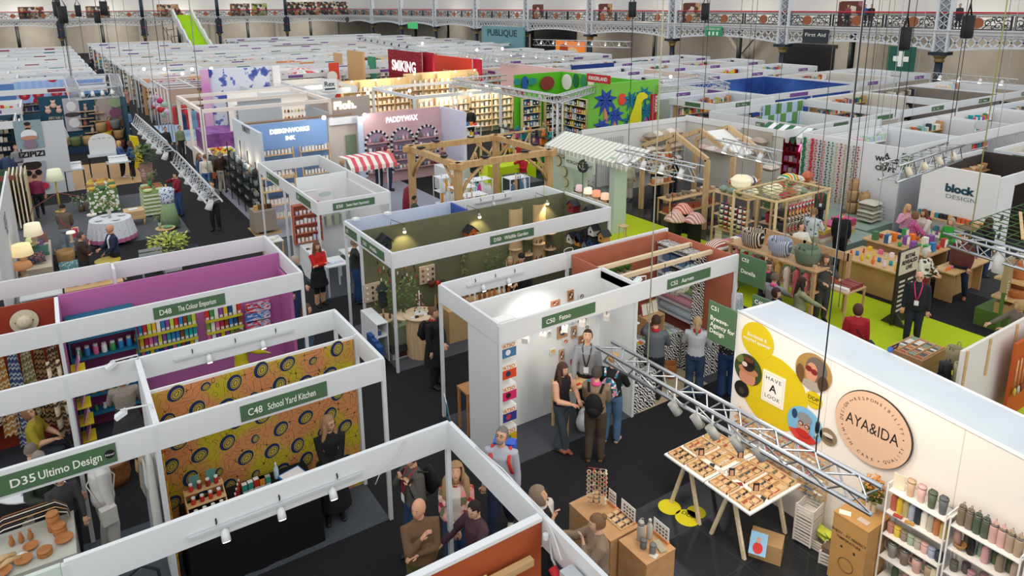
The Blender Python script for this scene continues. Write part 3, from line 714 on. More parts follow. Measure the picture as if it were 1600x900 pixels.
def track(label,p0,p1,n=2,drop=.06,side=V((0,-1,0)),heads=WH,on=True,face=None,tz=0.):
 p0,p1=V(p0),V(p1);t=Tg('track_light',label,'track light',(p0+p1)/2);Be(p0,p1,.035,.03,M('c9cbcc',.4),'rail',t);m=MB()
 for q in(.15,.5,.85):c=p0.lerp(p1,q);m.tube([c-side*.05,c+side*.0+Z1*.06,c-side*.06+Z1*.14],.008,4,WIRE)
 m.bd('bracket',t)
 for i in range(n):
  c=p0.lerp(p1,(i+.6)/(n+.2));m=MB();d=(V(face)if face else side*.5-Z1*.8).normalized();m.cyl(c-Z1*.02,c-Z1*.08,.012,.012,6,heads);c2=c-Z1*.1;m.cyl(c2-d*.07,c2+d*.07,.04,.045,12,heads)
  h=m.bd('spotlight',t)
  if on:MB().disc(c2+d*.074,.036,d.orthogonal().normalized(),d.cross(d.orthogonal().normalized()),.004,M('fff2d8',.5,0,3.),12).bd('bulb',h)
 return t
def arm_light(label,p,d,on=True,col=POSTM,L=.35):
 p,d=V(p),V(d).normalized();t=Tg('arm_light',label,'arm light',p);m=MB();e=p+d*L+Z1*.08;m.tube([p-Z1*.03,p+Z1*.06,e],.012,6,col);m.bd('arm',t)
 m=MB();q=e-Z1*.06;m.rbox(q,(.14,.10,.05),atan2(d.y,d.x),col,0,.5);h=m.bd('lamp_head',t)
 if on:MB().ball(q-Z1*.03,.04,M('fff0d0',.5,0,4.),8).bd('bulb',h)
 return t
def truss(label,p0,p1,w=.29,r=.025,shape='tri',lamps=0,n=None,up=1,lc='d8d8d8',on=False,metal=ALU,hang=0.):
 p0,p1=V(p0),V(p1);d=(p1-p0);L=d.length;d.normalize();s=d.cross(Z1).normalized();u=s.cross(d).normalized()
 t=Tg('lighting_truss',label,'truss',(p0+p1)/2)
 if shape=='tri':offs=[s*w/2,-s*w/2,u*w*.87*up];prs=((0,1),(1,2),(2,0))
 elif shape=='flat':offs=[u*w/2,-u*w/2];prs=((0,1),)
 else:offs=[s*w/2+u*w/2,-s*w/2+u*w/2,-s*w/2-u*w/2,s*w/2-u*w/2];prs=((0,1),(1,2),(2,3),(3,0))
 for o in offs:Cy(p0+o,p1+o,r,r,10,metal,'chord',t)
 n=n or max(2,int(L/(w*1.25)));m=MB()
 for i in range(n):
  a,b=p0+d*(L*i/n),p0+d*(L*(i+1)/n);mid=(a+b)/2
  for i0,i1 in prs:m.cyl(a+offs[i0],mid+offs[i1],r*.4,r*.4,5,metal,False);m.cyl(mid+offs[i1],b+offs[i0],r*.4,r*.4,5,metal,False)
 m.bd('bracing',t)
 for i in range(lamps):
  c=p0+d*(L*(i+.7)/(lamps+.4));m=MB();lm=M(lc,.5);dn=(-Z1*.85+s*.35).normalized();base=c+(offs[0]if shape!='tri' else V((0,0,0)))-Z1*(.06 if up>0 else.2);m.cyl(base,base-Z1*.1,.015,.015,6,lm);q=base-Z1*.17;m.cyl(q-dn*.12,q+dn*.1,.06,.085,12,lm)
  h=m.bd('lamp',t)
  if on:MB().disc(q+dn*.103,.075,dn.orthogonal().normalized(),dn.cross(dn.orthogonal().normalized()),.004,M('fff4dc',.5,0,6.),12).bd('bulb',h)
 return t
def cable(label,pts,r=.008,c='2a2b2e',name='hanging_cable'):
 MB().tube(pts,r,5,M(c,.6)).bd(name,label=label,cat='cable')
def table(label,x0,y0,x1,y1,z,top=None,leg=None,lw=.04,tt=.03,inset=.03,name='table',splay=0.,shelf=None,trestle=False):
 t=Tg(name,label,'table',((x0+x1)/2,(y0+y1)/2,0));Bx(x0,y0,z-tt,x1,y1,z,top or LW,'tabletop',t)
 for x,sx in((x0+inset,-1),(x1-inset,1)):
  for y,sy in((y0+inset,-1),(y1-inset,1)):
   ty=(y0+y1)/2+sy*.05 if trestle else y
   Be((x+sx*splay,y+sy*splay,0),(x,ty,z-tt),lw,lw,leg or top or LW,'leg',t)
 if shelf:Bx(x0+.02,y0+.02,shelf,x1-.02,y1-.02,shelf+.02,top or LW,'shelf',t)
 return t
def plinth(label,x0,y0,x1,y1,z,m,name='plinth',cat='plinth',z0=0.):
 t=Tg(name,label,cat,((x0+x1)/2,(y0+y1)/2,z0));Bx(x0,y0,z0,x1,y1,z-.02,m,'body',t);Bx(x0-.004,y0-.004,z-.02,x1+.004,y1+.004,z,m,'top',t);return t
def cloth_table(label,x0,y0,x1,y1,z,m,hang=None,cat='tablecloth'):
 t=Tg('clothed_table',label,'table',((x0+x1)/2,(y0+y1)/2,0));hang=.04 if hang is None else hang
 Bx(x0+.03,y0+.03,z-.04,x1-.03,y1-.03,z-.006,LW,'tabletop',t);b=MB();n=40;ring=[];per=[]
 for i in range(n):
  q=i/n*4;s=int(q);fq=q-s;per.append([(x0+(x1-x0)*fq,y0),(x1,y0+(y1-y0)*fq),(x1-(x1-x0)*fq,y1),(x0,y1-(y1-y0)*fq)][s])
 cx_,cy_=(x0+x1)/2,(y0+y1)/2;vs=[(x,y,z)for x,y in per]
 for i,(x,y)in enumerate(per):k=.03+.022*(i%2);l=hypot(x-cx_,y-cy_);vs.append((x+(x-cx_)/l*k,y+(y-cy_)/l*k,hang))
 b.add(vs,[tuple(range(n))]+[(i,n+i,n+(i+1)%n,(i+1)%n)for i in range(n)],m,False);b.bd('cloth',t)
 for x in(x0+.08,x1-.08):
  for y in(y0+.08,y1-.08):Bx(x-.02,y-.02,0,x+.02,y+.02,z-.04,ALU,'leg',t)
 return t
def shelves(label,x0,x1,y,z0,z1,n,m,depth=.22,back=None,axis='x',sides=True,name='shelf_unit',slope=0.,t_=.02,lo=0.):
 t=Tg(name,label,'shelf unit',((x0+x1)/2,y-depth/2,lo)if axis=='x' else(y-depth/2,(x0+x1)/2,lo));hs=[z0+(z1-z0)*i/n for i in range(n)]
 def bx(a,b,c,d,e,f_):return MB().box(a,c,e,b,d,f_,m)if axis=='x' else MB().box(c,a,e,d,b,f_,m)
 if back:(MB().box(x0,y-.015,lo,x1,y,z1,back)if axis=='x' else MB().box(y-.015,x0,lo,y,x1,z1,back)).bd('back_panel',t)
 for h in hs:bx(x0,x1,y-depth,y-.015,h-t_,h).bd('shelf',t)
 if sides:
  bx(x0-.02,x0,y-depth,y,lo,z1).bd('side_panel',t);bx(x1,x1+.02,y-depth,y,lo,z1).bd('side_panel',t);bx(x0-.02,x1+.02,y-depth,y,z1,z1+.02).bd('top_panel',t)
 return hs
def fill(hs,x0,x1,y,what,kinds,cols,depth=.22,axis='x',dens=9.,size=(.07,.07,.14),group=None,order=False,jit=.25,name=None,front=True):
 for i,h in enumerate(hs):
  k=kinds[i%len(kinds)];n=max(1,int((x1-x0)*dens));yy=y-depth*.6
  a,b=((x0+.02,yy,h),(x1-.02,yy,h))if axis=='x' else((yy,x1-.02,h),(yy,x0+.02,h))
  row(k,a,b,n,size,cols,'on %s shelf of %s'%(nth(i),what),group or '%ss of %s'%(k,what),0 if axis=='x' else-pi/2,jit,order=order,name=name)
def leafy(label,c,r,h,m,n=60,name='potted_plant',pot='8a8478',seed=1,leaf=.09,pr=.13,ph=.22,cat='plant'):
 rr=random.Random(seed);c=V(c);t=Tg(name,label,cat,c);MB().lathe(c,[(pr*.75,0),(pr,ph),(pr*.85,ph),(pr*.8,ph*.85)],14,M(pot,.7)).bd('pot',t);b=MB()
 for i in range(n):
  a=rr.uniform(0,6.283);q=rr.uniform(.1,1);rad=r*sqrt(q);z=ph+(h-ph)*rr.uniform(.15,1);e=c+V((rad*cos(a),rad*sin(a),z));d=V((cos(a)+rr.uniform(-.5,.5),sin(a)+rr.uniform(-.5,.5),rr.uniform(-.3,.7))).normalized();w=d.cross(Z1).normalized()*leaf*.3
  b.quad(e,e+d*leaf*.5-w,e+d*leaf,e+d*leaf*.5+w,m)
 b.bd('foliage',t);b=MB()
 for i in range(6):a=i*1.05;b.tube([c+Z1*ph*.8,c+V((r*.4*cos(a),r*.4*sin(a),ph+(h-ph)*.5)),c+V((r*.7*cos(a),r*.7*sin(a),h*.85))],.006,4,M('5a6a3c'))
 b.bd('stem',t);return t
def photo(label,c,u,v,w,h,bgm,blobs,name='photo_print',t=.01,frame=None,cat='picture',shape='rect',off=0.):
 c,u,v=V(c),V(u).normalized(),V(v).normalized();nn=u.cross(v);c=c+nn*off;b=MB();bgm=bgm if not isinstance(bgm,str)else M(bgm,.6)
 if shape=='rect':b.prism([c-u*w/2-v*h/2,c+u*w/2-v*h/2,c+u*w/2+v*h/2,c-u*w/2+v*h/2],nn*t,bgm)
 else:b.disc(c,w/2,u,v,t,bgm,36,h/2)
 for i,(x,y,rx,ry,col)in enumerate(blobs):
  mm=M(col,.65)if isinstance(col,str)else col;pts=[]
  for k in range(18):
   a=2*pi*k/18;X_,Y_=x+rx*cos(a),y+ry*sin(a)
   if shape=='rect':X_,Y_=max(-.5,min(.5,X_)),max(-.5,min(.5,Y_))
   else:
    q=hypot(X_,Y_)
    if q>.495:X_,Y_=X_*.495/q,Y_*.495/q
   pts.append(c+u*w*X_+v*h*Y_+nn*(t+.0025*(i+1)*max(1,V((c.x,c.y,0)).length/12)))
  b.add(pts,[tuple(range(18))],mm)
 return b.bd(name,label=label,cat=cat,origin=tuple(c))
def fabric(new,lk):
 co=_coord(new);n=new('ShaderNodeTexNoise',i_Scale=1.6,i_Detail=1);lk(co,n.inputs[0]);g=ramp(new,[(.40,'c4b428'),(.54,'d8905c')]);lk(n.outputs[0],g.inputs[0])
 w=new('ShaderNodeTexWave',i_Scale=14.,i_Distortion=.6);w.bands_direction='X';lk(co,w.inputs[0]);wr=ramp(new,[(.0,'6a4a22'),(.3,'ffffff')],True);lk(w.outputs[1],wr.inputs[0])
 m1=new('ShaderNodeMixRGB',blend_type='MULTIPLY');m1.inputs[0].default_value=.28;lk(g.outputs[0],m1.inputs[1]);lk(wr.outputs[0],m1.inputs[2])
 n2=new('ShaderNodeTexNoise',i_Scale=10,i_Detail=0);lk(co,n2.inputs[0]);r2=ramp(new,[(0,'000000'),(.49,'ffffff'),(.515,'000000')],True);lk(n2.outputs[0],r2.inputs[0])
 m2=new('ShaderNodeMixRGB');lk(r2.outputs[0],m2.inputs[0]);lk(m1.outputs[0],m2.inputs[1]);m2.inputs[2].default_value=lin('3a2c1c')+(1,)
 return m2.outputs[0]
FAB=MN('wax_print_cloth',fabric,.8)
S=Stand('white shell stand with yellow and blue patterned cloth wall and two green name boards',-3,9.5)
S.fx(-9,3.48,8.5).fy(8.52,10.43,3.46).fx(-9,3.48,10.45).fy(8.53,10.4,.54,d=.12,t=.07)
S.wy(8.53,9.43,.52,z1=2.52,t=.04);S.wx(.56,3.43,9.49,z1=2.6,t=.03)
S.post((3.46,8.5),(3.46,10.45),(3.44,9.46),(.52,8.5),(.54,10.45),(-1.4,8.5),(-.35,10.45))
a,b=GY(375,640,8.47).x,GY(511,610,8.47).x
S.board(y=8.475,a=a,b=b,z0=2.36,z1=2.58,txt=(('C48',.08,'L'),('School Yard Kitchen',.30,'L')),th=.095)
b=GY(181,700,8.47).x
S.board(y=8.475,a=-1.55,b=b,z0=2.36,z1=2.60,txt=(('D35',.37,'L'),('Ultimo Design',.53,'L')),th=.1)
MB().disc((b-.07,8.462,2.48),.055,X1,Z1,.004,BLACK,16).text('New!',(b-.07,8.456,2.465),X1,Z1,.03,LETTER).bd('badge',S.t)
m=MB();m.box(.57,9.462,.02,3.40,9.472,2.56,FAB);cl=m.bd('patterned_cloth',label='yellow and orange wax print cloth with navy rings covering the stand wall',cat='cloth')
ring,ringy=M('182a5c'),M('c9b42c');m=MB()
for i in range(8):
 for j in range(8):
  x=.74+i*.375+(.18 if j%2 else 0)-.04*(j%3);z=.17+j*.325+.05*sin(i*2.1+j)
  if x>3.28:continue
  big=(i+j*2)%4!=3;r=.125 if big else.07;a=.95+.35*sin(i*1.7+j*2.3)
  u=V((cos(a),0,sin(a)));v=V((-sin(a),0,cos(a)));c=V((x,9.458,z))
  for q,(ru,rv,mat,sh)in enumerate(((1.06,.86,ringy,0),(1,.8,ring,0),(.70,.52,ringy,.12),(.62,.44,ring,.12),(.52,.36,ringy,.12),(.36,.22,ring,.1),(.26,.13,ringy,.1))):
   cc=c-v*r*sh;n=16;m.add([cc+u*r*ru*cos(2*pi*t_/n)+v*r*rv*sin(2*pi*t_/n)-Y1*.001*q for t_ in range(n)],[tuple(range(n))],mat)
m.bd('ring_print',cl)
Bx(.56,8.56,.02,.575,9.46,2.50,NOISE('c8501c','d8b414',14,.8),'side_cloth',cl)
track('white track with two spotlights on the back fascia above the pink wall side',(1.0,10.40,2.5),(2.75,10.40,2.5),2)
arm_light('white arm floodlight clipped above the shorts wearer',(.55,10.42,2.66),(-1,-.15,0),False)
arm_light('white arm floodlight clipped near the name board corner',(.55,8.9,2.66),(-1,.1,0),False)
cloth_table('long table under a black cloth in front of the patterned wall',.72,8.62,2.45,9.3,.92,M('0b0b0d',.95),.0)
pr=Tg('display_rack','three-step wooden rack of red topped jars on the black table','rack',(1.0,9.0,.92))
for i in range(3):Bx(.78+.0*i,8.78+i*.13,.96+i*.11,1.28,8.89+i*.13,.975+i*.11,LW,'step',pr)
for x in(.78,1.265):MB().prism([(x,8.78,.92),(x,9.17,.92),(x,9.17,1.2),(x,8.78,.975)],(.015,0,0),LW).bd('side_panel',pr)
jar=['b02420','8c2a1c','c43a24']
for i in range(3):row('jar',(.82,8.835+i*.13,.977+i*.11),(1.25,8.835+i*.13,.977+i*.11),4,(.06,.06,.11),jar,'on the %s step of the wooden rack'%ORD[i],'red jars on the wooden rack',name='sauce_jar')
row('box',(.82,9.14,1.2),(1.25,9.14,1.2),2,(.12,.02,.2),['c02430','5a8f8a'],'on top of the wooden jar rack','leaflets on the jar rack',name='leaflet')
row('bottle',(1.36,8.8,.92),(1.5,9.15,.92),4,(.05,.05,.2),['8e1f1c','a03020'],'beside the wooden jar rack','bottles beside the jar rack',name='sauce_bottle')
row('packet',(1.55,8.86,.92),(1.85,8.86,.92),4,(.07,.07,.13),['c22a22','2f8f84','d88a2c'],'in the front cluster on the black table','spice boxes on the black table',name='spice_box')
row('packet',(1.5,9.05,.92),(1.9,9.05,.92),5,(.07,.07,.15),['c22a22','38907f','3a8f3c','d88a2c'],'in the back cluster on the black table','spice boxes on the black table',name='spice_box')
item('bottle','bcd4de',(2.0,9.12,.92),(.07,.07,.25),'clear plastic water bottle behind the notebook on the black table',name='water_bottle')
m=MB();m.rbox((2.2,9.02,.945),(.34,.26,.03),.25,M('2a72b8'));m.rbox((2.2,9.01,.965),(.30,.22,.01),.25,M('f2f2f2'));m.bd('notebook',label='white pad on a blue folder lying on the black table',cat='notebook')
m=MB();m.rbox((.98,8.66,1.0),(.2,.02,.15),.1,M('c8203a'),-.4);m.text('UK',(.98,8.64,.99),X1,V((0,.4,.9)),.06,LETTER);m.bd('price_card',label='red card with white letters at the front of the black table',cat='card')
m=MB();m.rbox((2.0,8.78,.93),(.14,.06,.02),.2,M('d81f30'));m.bd('tin',label='small red tin lying on the black table',cat='tin')
t=plinth('pale counter with leather strap rack and wooden ware behind the front fascia',-1.42,9.1,-.5,10.0,.9,M('c9c8bc'),'display_counter','counter')
WD=WOOD('a9683a','c98a50',(1,8,8));r_=Tg('belt_rack','rack of stacked looped leather belts on the pale counter','belt rack',(-.95,9.9,.9))
for i in range(6):
 pts=[(-1.38,9.78+i*.035,.95),(-1.36,9.78+i*.035,1.05+i*.012),(-1.25,9.79+i*.035,1.09+i*.014),(-.68,9.81+i*.035,1.09+i*.014),(-.56,9.8+i*.035,1.04),(-.54,9.8+i*.035,.93)]
 MB().tube(pts,[(.014,.006)]*6,6,M(['e3d9c6','1d1b1a','c9a26e','2c2724','ddd2bd','8c5c34'][i],.6)).bd('belt',r_)
def turned(label,x,y,r,h,n=1,lidh=.02):
 t=Tg('wooden_box',label,'box',(x,y,.9));MB().lathe((x,y,.9),[(r*.9,0),(r,.01),(r,h),(r*.93,h+.005)],20,WD).bd('body',t);MB().lathe((x,y,.905+h),[(r*1.02,0),(r*1.02,lidh),(r*.9,lidh+.01)],20,WD).bd('lid',t)
turned('tall round bentwood box at the back of the pale counter',-.72,9.72,.075,.22);turned('short round bentwood box beside the tall one',-.66,9.6,.08,.1);turned('low round wooden box near the grey haired visitor',-.83,9.28,.085,.05)
for i,(x,y,r)in enumerate(((-1.28,9.2,.12),(-1.05,9.28,.1),(-.62,9.42,.11),(-.98,9.5,.09))):item('bowl',WD,(x,y,.9),(r*2,r*2,.05),'round %s wooden dish, %s from the left on the pale counter'%(['divided','small','deep','shallow'][i],ORD[i]),group='wooden dishes on the counter',name='wooden_dish')
for i in range(3):item('vase',WD,(-1.18+i*.1,9.68,.9),(.07,.07,.15),'turned wooden vase, %s of three on the pale counter'%ORD[i],name='wooden_vase',group='wooden vases on the counter')
for i in range(2):m=MB();m.tube([(-1.36+i*.05,9.38-i*.1,.93),(-1.26+i*.05,9.42-i*.1,.96),(-1.14+i*.05,9.47-i*.1,.93)],[(.03,.02),(.045,.03),(.035,.02)],8,WOOD('c9a26e','e0c090'));m.bd('wooden_shoe_last',label='pale wooden shoe last, %s on the pale counter'%['upper','lower'][i],cat='shoe last')
m=MB();m.rbox((-1.08,9.42,.91),(.14,.1,.01),.2,M('f0f0ee'));m.bd('price_card',label='blank white card between the wooden vases and dishes',cat='card')
t=Tg('stool','white metal stool with splayed legs under the front fascia','stool',(.42,7.4,0))
Cy((.42,7.4,.72),(.42,7.4,.75),.17,.17,18,BLACK,'seat',t)
for a in range(4):Be((.42+.27*cos(a*1.57+.5),7.4+.27*sin(a*1.57+.5),0),(.42+.12*cos(a*1.57+.5),7.4+.12*sin(a*1.57+.5),.72),.035,.025,WH,'leg',t)
m=MB();m.tube([(.42+.2*cos(a),7.4+.2*sin(a),.33)for a in[i*.628 for i in range(11)]],.01,5,WH);m.bd('foot_ring',t)
t=Tg('office_chair','black chair with armrests behind the front fascia','chair',(.15,8.05,0));MB().rbox((.15,8.05,.46),(.44,.42,.07),.2,BLACK).bd('seat',t);MB().tube([(-.02,8.26,.5),(.0,8.3,.9),(.15,8.32,.98),(.32,8.24,.9),(.35,8.18,.5)],.02,6,BLACK).bd('backrest',t)
for s in(-1,1):MB().tube([(.15+s*.2,7.92,.46),(.15+s*.22,7.95,.68),(.15+s*.22,8.15,.7)],.022,6,BLACK).bd('armrest',t);Be((.15+s*.19,8.05,0),(.15+s*.15,8.05,.44),.04,.04,BLACK,'leg',t)
for i,(x,c,z0)in enumerate(((.43,'d7d7d0',1.0),(.40,'8a8f92',.75),(.36,'a78c6a',1.45))):
 item('garment',c,(x,8.95+i*.12,z0),(.12,.34,2.1-z0-.1*i),'%s textile bag hanging at the side wall, %s from the front'%(cname(c),ORD[i]),'bag','textile bags on the side wall',name='hanging_bag')
t=Tg('round_table','round white meeting table with papers and cups','table',(-.95,11.35,0));Cy((-.95,11.35,.72),(-.95,11.35,.75),.55,.55,28,WH,'tabletop',t);Cy((-.95,11.35,.02),(-.95,11.35,.72),.035,.035,10,ALU,'stem',t);Cy((-.95,11.35,0),(-.95,11.35,.02),.28,.28,20,ALU,'base',t)
for i,(x,y,c)in enumerate(((-1.1,11.5,'e85aa0'),(-.75,11.35,'eef0f2'),(-.98,11.05,'9aa6b4'),(-1.2,11.2,'eef0f2'),(-.72,11.62,'c8d4b0'))):m=MB();m.rbox((x,y,.754),(.2,.28,.006),i*.7,M(c,.7));m.bd('paper_sheet',label='%s sheet of paper on the round table, %s of the spread'%(cname(c),ORD[i]),cat='paper',group='papers on the round table')
item('bottle','c4d8e0',(-1.05,11.32,.75),(.075,.075,.26),'clear water bottle on the round white table',name='water_bottle');item('mug','5a8a4a',(-.98,11.2,.75),(.07,.07,.1),'green glass on the round white table',name='glass');item('mug','7a8a80',(-.86,11.28,.75),(.07,.07,.1),'grey green cup on the round white table',name='cup')
t=Tg('woven_stool','round woven rattan stool by the hanging blankets','stool',(.05,11.75,0));MB().lathe((.05,11.75,0),[(.2,0),(.24,.15),(.22,.36),(.24,.4)],18,WOOD('7a4a28','a06a3c',(9,9,9))).bd('body',t);Cy((.05,11.75,.4),(.05,11.75,.42),.24,.24,18,M('8a5a34'),'seat',t)
S=Stand('white shell stand with a pink back wall selling craft materials',-2,13.5)
S.fx(-9,3.55,12.42).fy(12.45,14.98,3.53).fx(.6,3.55,15.0).fx(-9,.55,15.05).fy(14.6,15.0,.58)
PINKW=M('b868a2');RUSTW=M('96341f')
S.wx(-.36,3.5,13.84,PINKW,2.62,t=.04);S.wx(-9,-.42,13.84,RUSTW,2.6,t=.04);S.wy(12.45,13.84,-.39,WH,2.6,t=.06);Bx(-.355,12.47,0,-.35,13.8,2.5,PINKW,'pink_panel',S.t);Bx(3.44,13.0,0,3.5,13.82,2.3,PINKW,'pink_panel',S.t)
S.post((3.53,12.42),(3.53,15),(-.39,12.42),(.58,15.03),(-2.3,12.42))
a,b=GY(239,485,12.39).x,GY(352,470,12.39).x
S.board(y=12.395,a=a,b=b,z0=2.37,z1=2.58,txt=(('D48',.08,'L'),('The Colour Emporium',.33,'L')),th=.095)
def card_rack(label,px0,px1,pys,n,where):
 t=Tg('card_rack',label,'rack',(GY(px0,pys[0],13.8).x,13.8,1))
 xa,xb=GY(px0,pys[0],13.78).x,GY(px1,pys[0],13.78).x
 for i,py in enumerate(pys):
  z=GY(px0,py,13.74).z;Bx(xa,13.66,z-.02,xb,13.82,z,M('c9c02c'),'ledge',t);Bx(xa,13.65,z-.02,xb,13.66,z+.03,M('c9c02c'),'lip',t)
  for k in range(n):
   c=pick(BRIGHT+['c02c4c','1f4f86','7f9f3c','8a4a2a']);x=xa+(xb-xa)*(k+.5)/n
   item('packet',c,(x,13.745,z+.002),((xb-xa)/n*.8,.07,.235),'%s pack of craft felt, %s along %s ledge of %s yellow rack'%(cname(c),nth(k),ORD[i],where),'craft pack','craft packs on the yellow racks',name='craft_pack')
card_rack('wide yellow wall rack of craft packs on the pink wall',209,309,(528,549,569),14,'wide')
card_rack('narrow yellow wall rack of craft packs on the pink wall',320,378,(502,521,541),8,'narrow')
for i,(py,c)in enumerate(((478,'c8343c'),(492,'3f74c0'),(505,'d8405a'))):
 q=GY(402,py,13.78);item('box',MULTI([c,'f0d0d4','90b8e0',c],9),(q.x,q.y-.05,q.z-.1),(.48,.06,.2),'%s printed fabric panel, %s down the end of the pink wall'%(cname(c),ORD[i]),'fabric','fabric panels on the pink wall',name='fabric_panel')
BL=M('1f6f8c');xa,xb=GY(101,600,13.6).x,GY(192,600,13.6).x
xa=GY(101,500,13.8).x;xb=xa+1.05
hs=shelves('turquoise open shelf unit filled with pompoms and pens',xa+.02,xb,13.8,.35,2.2,5,BL,.3,M('8c3c6c'))
for i,h in enumerate(hs):
 row(['toy','jar','candle','jar','ball'][i],(xa+.06,13.62,h),(xb-.05,13.62,h),7,(.09,.09,.2 if i%2 else.12),BRIGHT,'on the %s turquoise shelf'%ORD[i],'craft goods on the turquoise shelves',name='craft_bundle')
t=Tg('wire_rack','yellow wire magazine rack at the end of the turquoise shelves','rack',(-.15,12.9,0))
for i in range(5):
 z=.3+i*.32;m=MB();m.box(-.33,12.7,z,-.12,13.1,z+.015,M('e2cc2a'));m.bd('tray',t)
 for k in range(2):MB().rbox((-.22,12.8+k*.2,z+.14),(.16,.02,.24),1.57,M(['e6a0c0','b8bcd8'][k],.6),.3).bd('booklet',t)
t_=Tg('straw_hat','wide brimmed straw hat hanging on the rust red wall','hat',GY(38,503,13.75));q=t_.location
m=MB();m.disc((q.x,13.78,q.z),.21,X1,Z1,.012,NOISE('c9bda2','ddd2b8',40,.8),28);m.bd('brim',t_);m=MB();m.ball((q.x,13.74,q.z),.12,NOISE('c9bda2','ddd2b8',40,.8),14,(1,.7,1));m.bd('crown',t_)
for s in(-1,1):MB().ball((q.x+s*.13,13.765,q.z),.012,M('6a4a2a'),6).bd('cord',t_)
t=Tg('clothes_rail','long rail carrying the hanging blankets before the rust wall','rail',(-2.2,13.2,0));Cy((-3.6,13.35,2.1),(-.42,13.35,2.1),.018,.018,8,M('5a3a24'),'rail',t)
for x in(-3.5,-.5):Cy((x,13.35,0),(x,13.35,2.1),.02,.02,8,M('5a3a24'),'upright',t)
bcol=[('d8d0c0','38342f'),('c98a3c','efe0c0'),('4a5f8c','d8dce4'),('8c8a58','d8c8b0'),('b08a5c','3c2c22'),('6a4a34','c8b494'),('a8603a','2e2622'),('d9cdb8','6a5444')]
for i in range(12):
 x=-2.6+i*.185;c1,c2=bcol[(i+2)%8];mm=STRIPE([c1,c2,c1,c1,c2],.035,'Z',.9,(0,.35 if i%2 else-.3,0))
 b=MB();L=1.35+.25*(i%3);z0=2.08-L;n=7;vs=[]
 for zz,w_ in((2.1,.04),(1.9,.07),(1.2,.10),(z0,.12)):
  for k in range(n):vs.append((x-w_+2*w_*k/(n-1),13.33+.045*(1 if k%2 else-1)*(1 if zz<2.05 else.4),zz))
 nf=4*n;b.add(vs+[(v[0],v[1]+.03,v[2])for v in vs],[(r*n+k,r*n+k+1,(r+1)*n+k+1,(r+1)*n+k)for r in range(3)for k in range(n-1)]+[(nf+r*n+k+1,nf+r*n+k,nf+(r+1)*n+k,nf+(r+1)*n+k+1)for r in range(3)for k in range(n-1)],mm,True)
 b.bd('blanket',label='%s and %s patterned blanket, %s from the left on the rail'%(cname(c1),cname(c2),nth(i)),cat='blanket',group='blankets on the rail')
for i in range(2):m=MB();m.tube([(-.62+i*.14,12.62,1.95),(-.6+i*.14,12.6,1.2),(-.58+i*.16,12.58,.7)],[(.05,.03),(.1,.04),(.12,.05)],8,STRIPE(['cbb896','4a3c2e','cbb896','d8ccb4'],.05,'Z',.9,(0,.5,0)));m.bd('blanket',label='fringed cream blanket hanging by the white post, %s'%['nearer','farther'][i],cat='blanket')
S=Stand('plain white shell stand in the foreground with an orange back wall',1.5,5.6)
S.fx(-.47,3.49,6.62).fy(1.0,6.6,3.5).post((3.47,6.62),(-.47,6.62))
S.wx(-4,-.5,6.62,M('ccd6cd'),2.64,t=.05)
ORW=NOISE('b0562f','a54c28',3,.7);S.wx(-1,3.46,4.73,ORW,2.62,t=.06);Bx(-1,4.69,2.62,3.47,4.77,2.66,WH,'rail',S.t);Bx(-1,4.79,0,3.46,4.81,2.6,M('d8dadb'),'outer_panel',S.t)
BAT=WOOD('cda874','dcbc8c')
Be((1.6,4.60,2.33),(3.28,4.60,2.33),.07,.07,BAT,'batten',S.t);Be((2.72,4.58,2.42),(2.72,3.9,2.36),.06,.09,BAT,'batten',S.t);Be((2.72,3.9,2.36),(2.72,3.2,1.9),.06,.09,BAT,'batten',S.t);Be((1.5,4.6,2.3),(1.5,3.6,2.2),.06,.09,BAT,'batten',S.t)
track('white track with three spotlights along the foreground fascia',(.55,6.57,2.44),(2.35,6.57,2.44),3)
t=Tg('power_box','grey electrical socket box with a blue and a red plug on the beam','power box',(3.42,4.05,2.3));g_=M('9a9fa2',.45)
Bx(3.33,3.92,2.08,3.46,4.24,2.42,g_,'housing',t);Bx(3.3,3.97,2.42,3.44,4.2,2.52,M('b9bdc0',.4),'lid',t);Cy((3.36,3.92,2.2),(3.36,3.74,2.08),.045,.035,10,g_,'socket',t)
Cy((3.36,3.74,2.08),(3.36,3.68,2.04),.04,.04,10,M('1f6fb8'),'blue_plug',t);Cy((3.37,4.24,2.25),(3.37,4.4,2.36),.04,.045,10,M('c4262c'),'red_plug',t)
MB().disc((3.44,4.6,2.5),.03,X1,Y1,.05,WH,10).bd('clip',t)
cable('white cable looped along the foreground beam',[(3.5,6.0,2.67),(3.53,5.5,2.68),(3.54,5.1,2.64),(3.5,4.75,2.69),(3.46,4.5,2.6),(3.4,4.3,2.5)],.008,'dcdcdc','power_cable')
cable('grey cable hanging from the foreground beam to the socket box',[(3.52,4.7,2.66),(3.44,4.5,2.35),(3.40,4.25,2.28)],.012,'c0c2c4','power_cable')
cable('black cable from the blue plug down behind the beam',[(3.36,3.68,2.03),(3.38,3.6,1.9),(3.42,3.4,1.8)],.01,'1c1c1e','power_cable')
cable('thin wire drooping from the foreground track light',[(2.9,6.58,2.64),(2.75,6.54,2.45),(2.55,6.54,2.36),(2.5,6.55,2.25)],.006,'d0ccc0','power_cable')
S=Stand('white shell stand selling boxed bars with small pictures on its wall',7,9.4)
S.fx(5.42,11.02,8.48).fy(8.5,10.42,5.42).fx(5.45,11.1,10.44).fy(8.5,9.43,8.33,d=.2)
S.wx(5.42,8.33,9.45,z1=2.64).wy(8.52,9.43,5.44,z1=2.35).wy(8.52,9.43,8.33,z1=2.6)
S.post((5.42,8.48),(5.42,10.44),(8.33,8.5),(11.0,8.48),(8.3,10.44))
a,b=GY(847,500,8.45).x,GY(930,477,8.45).x
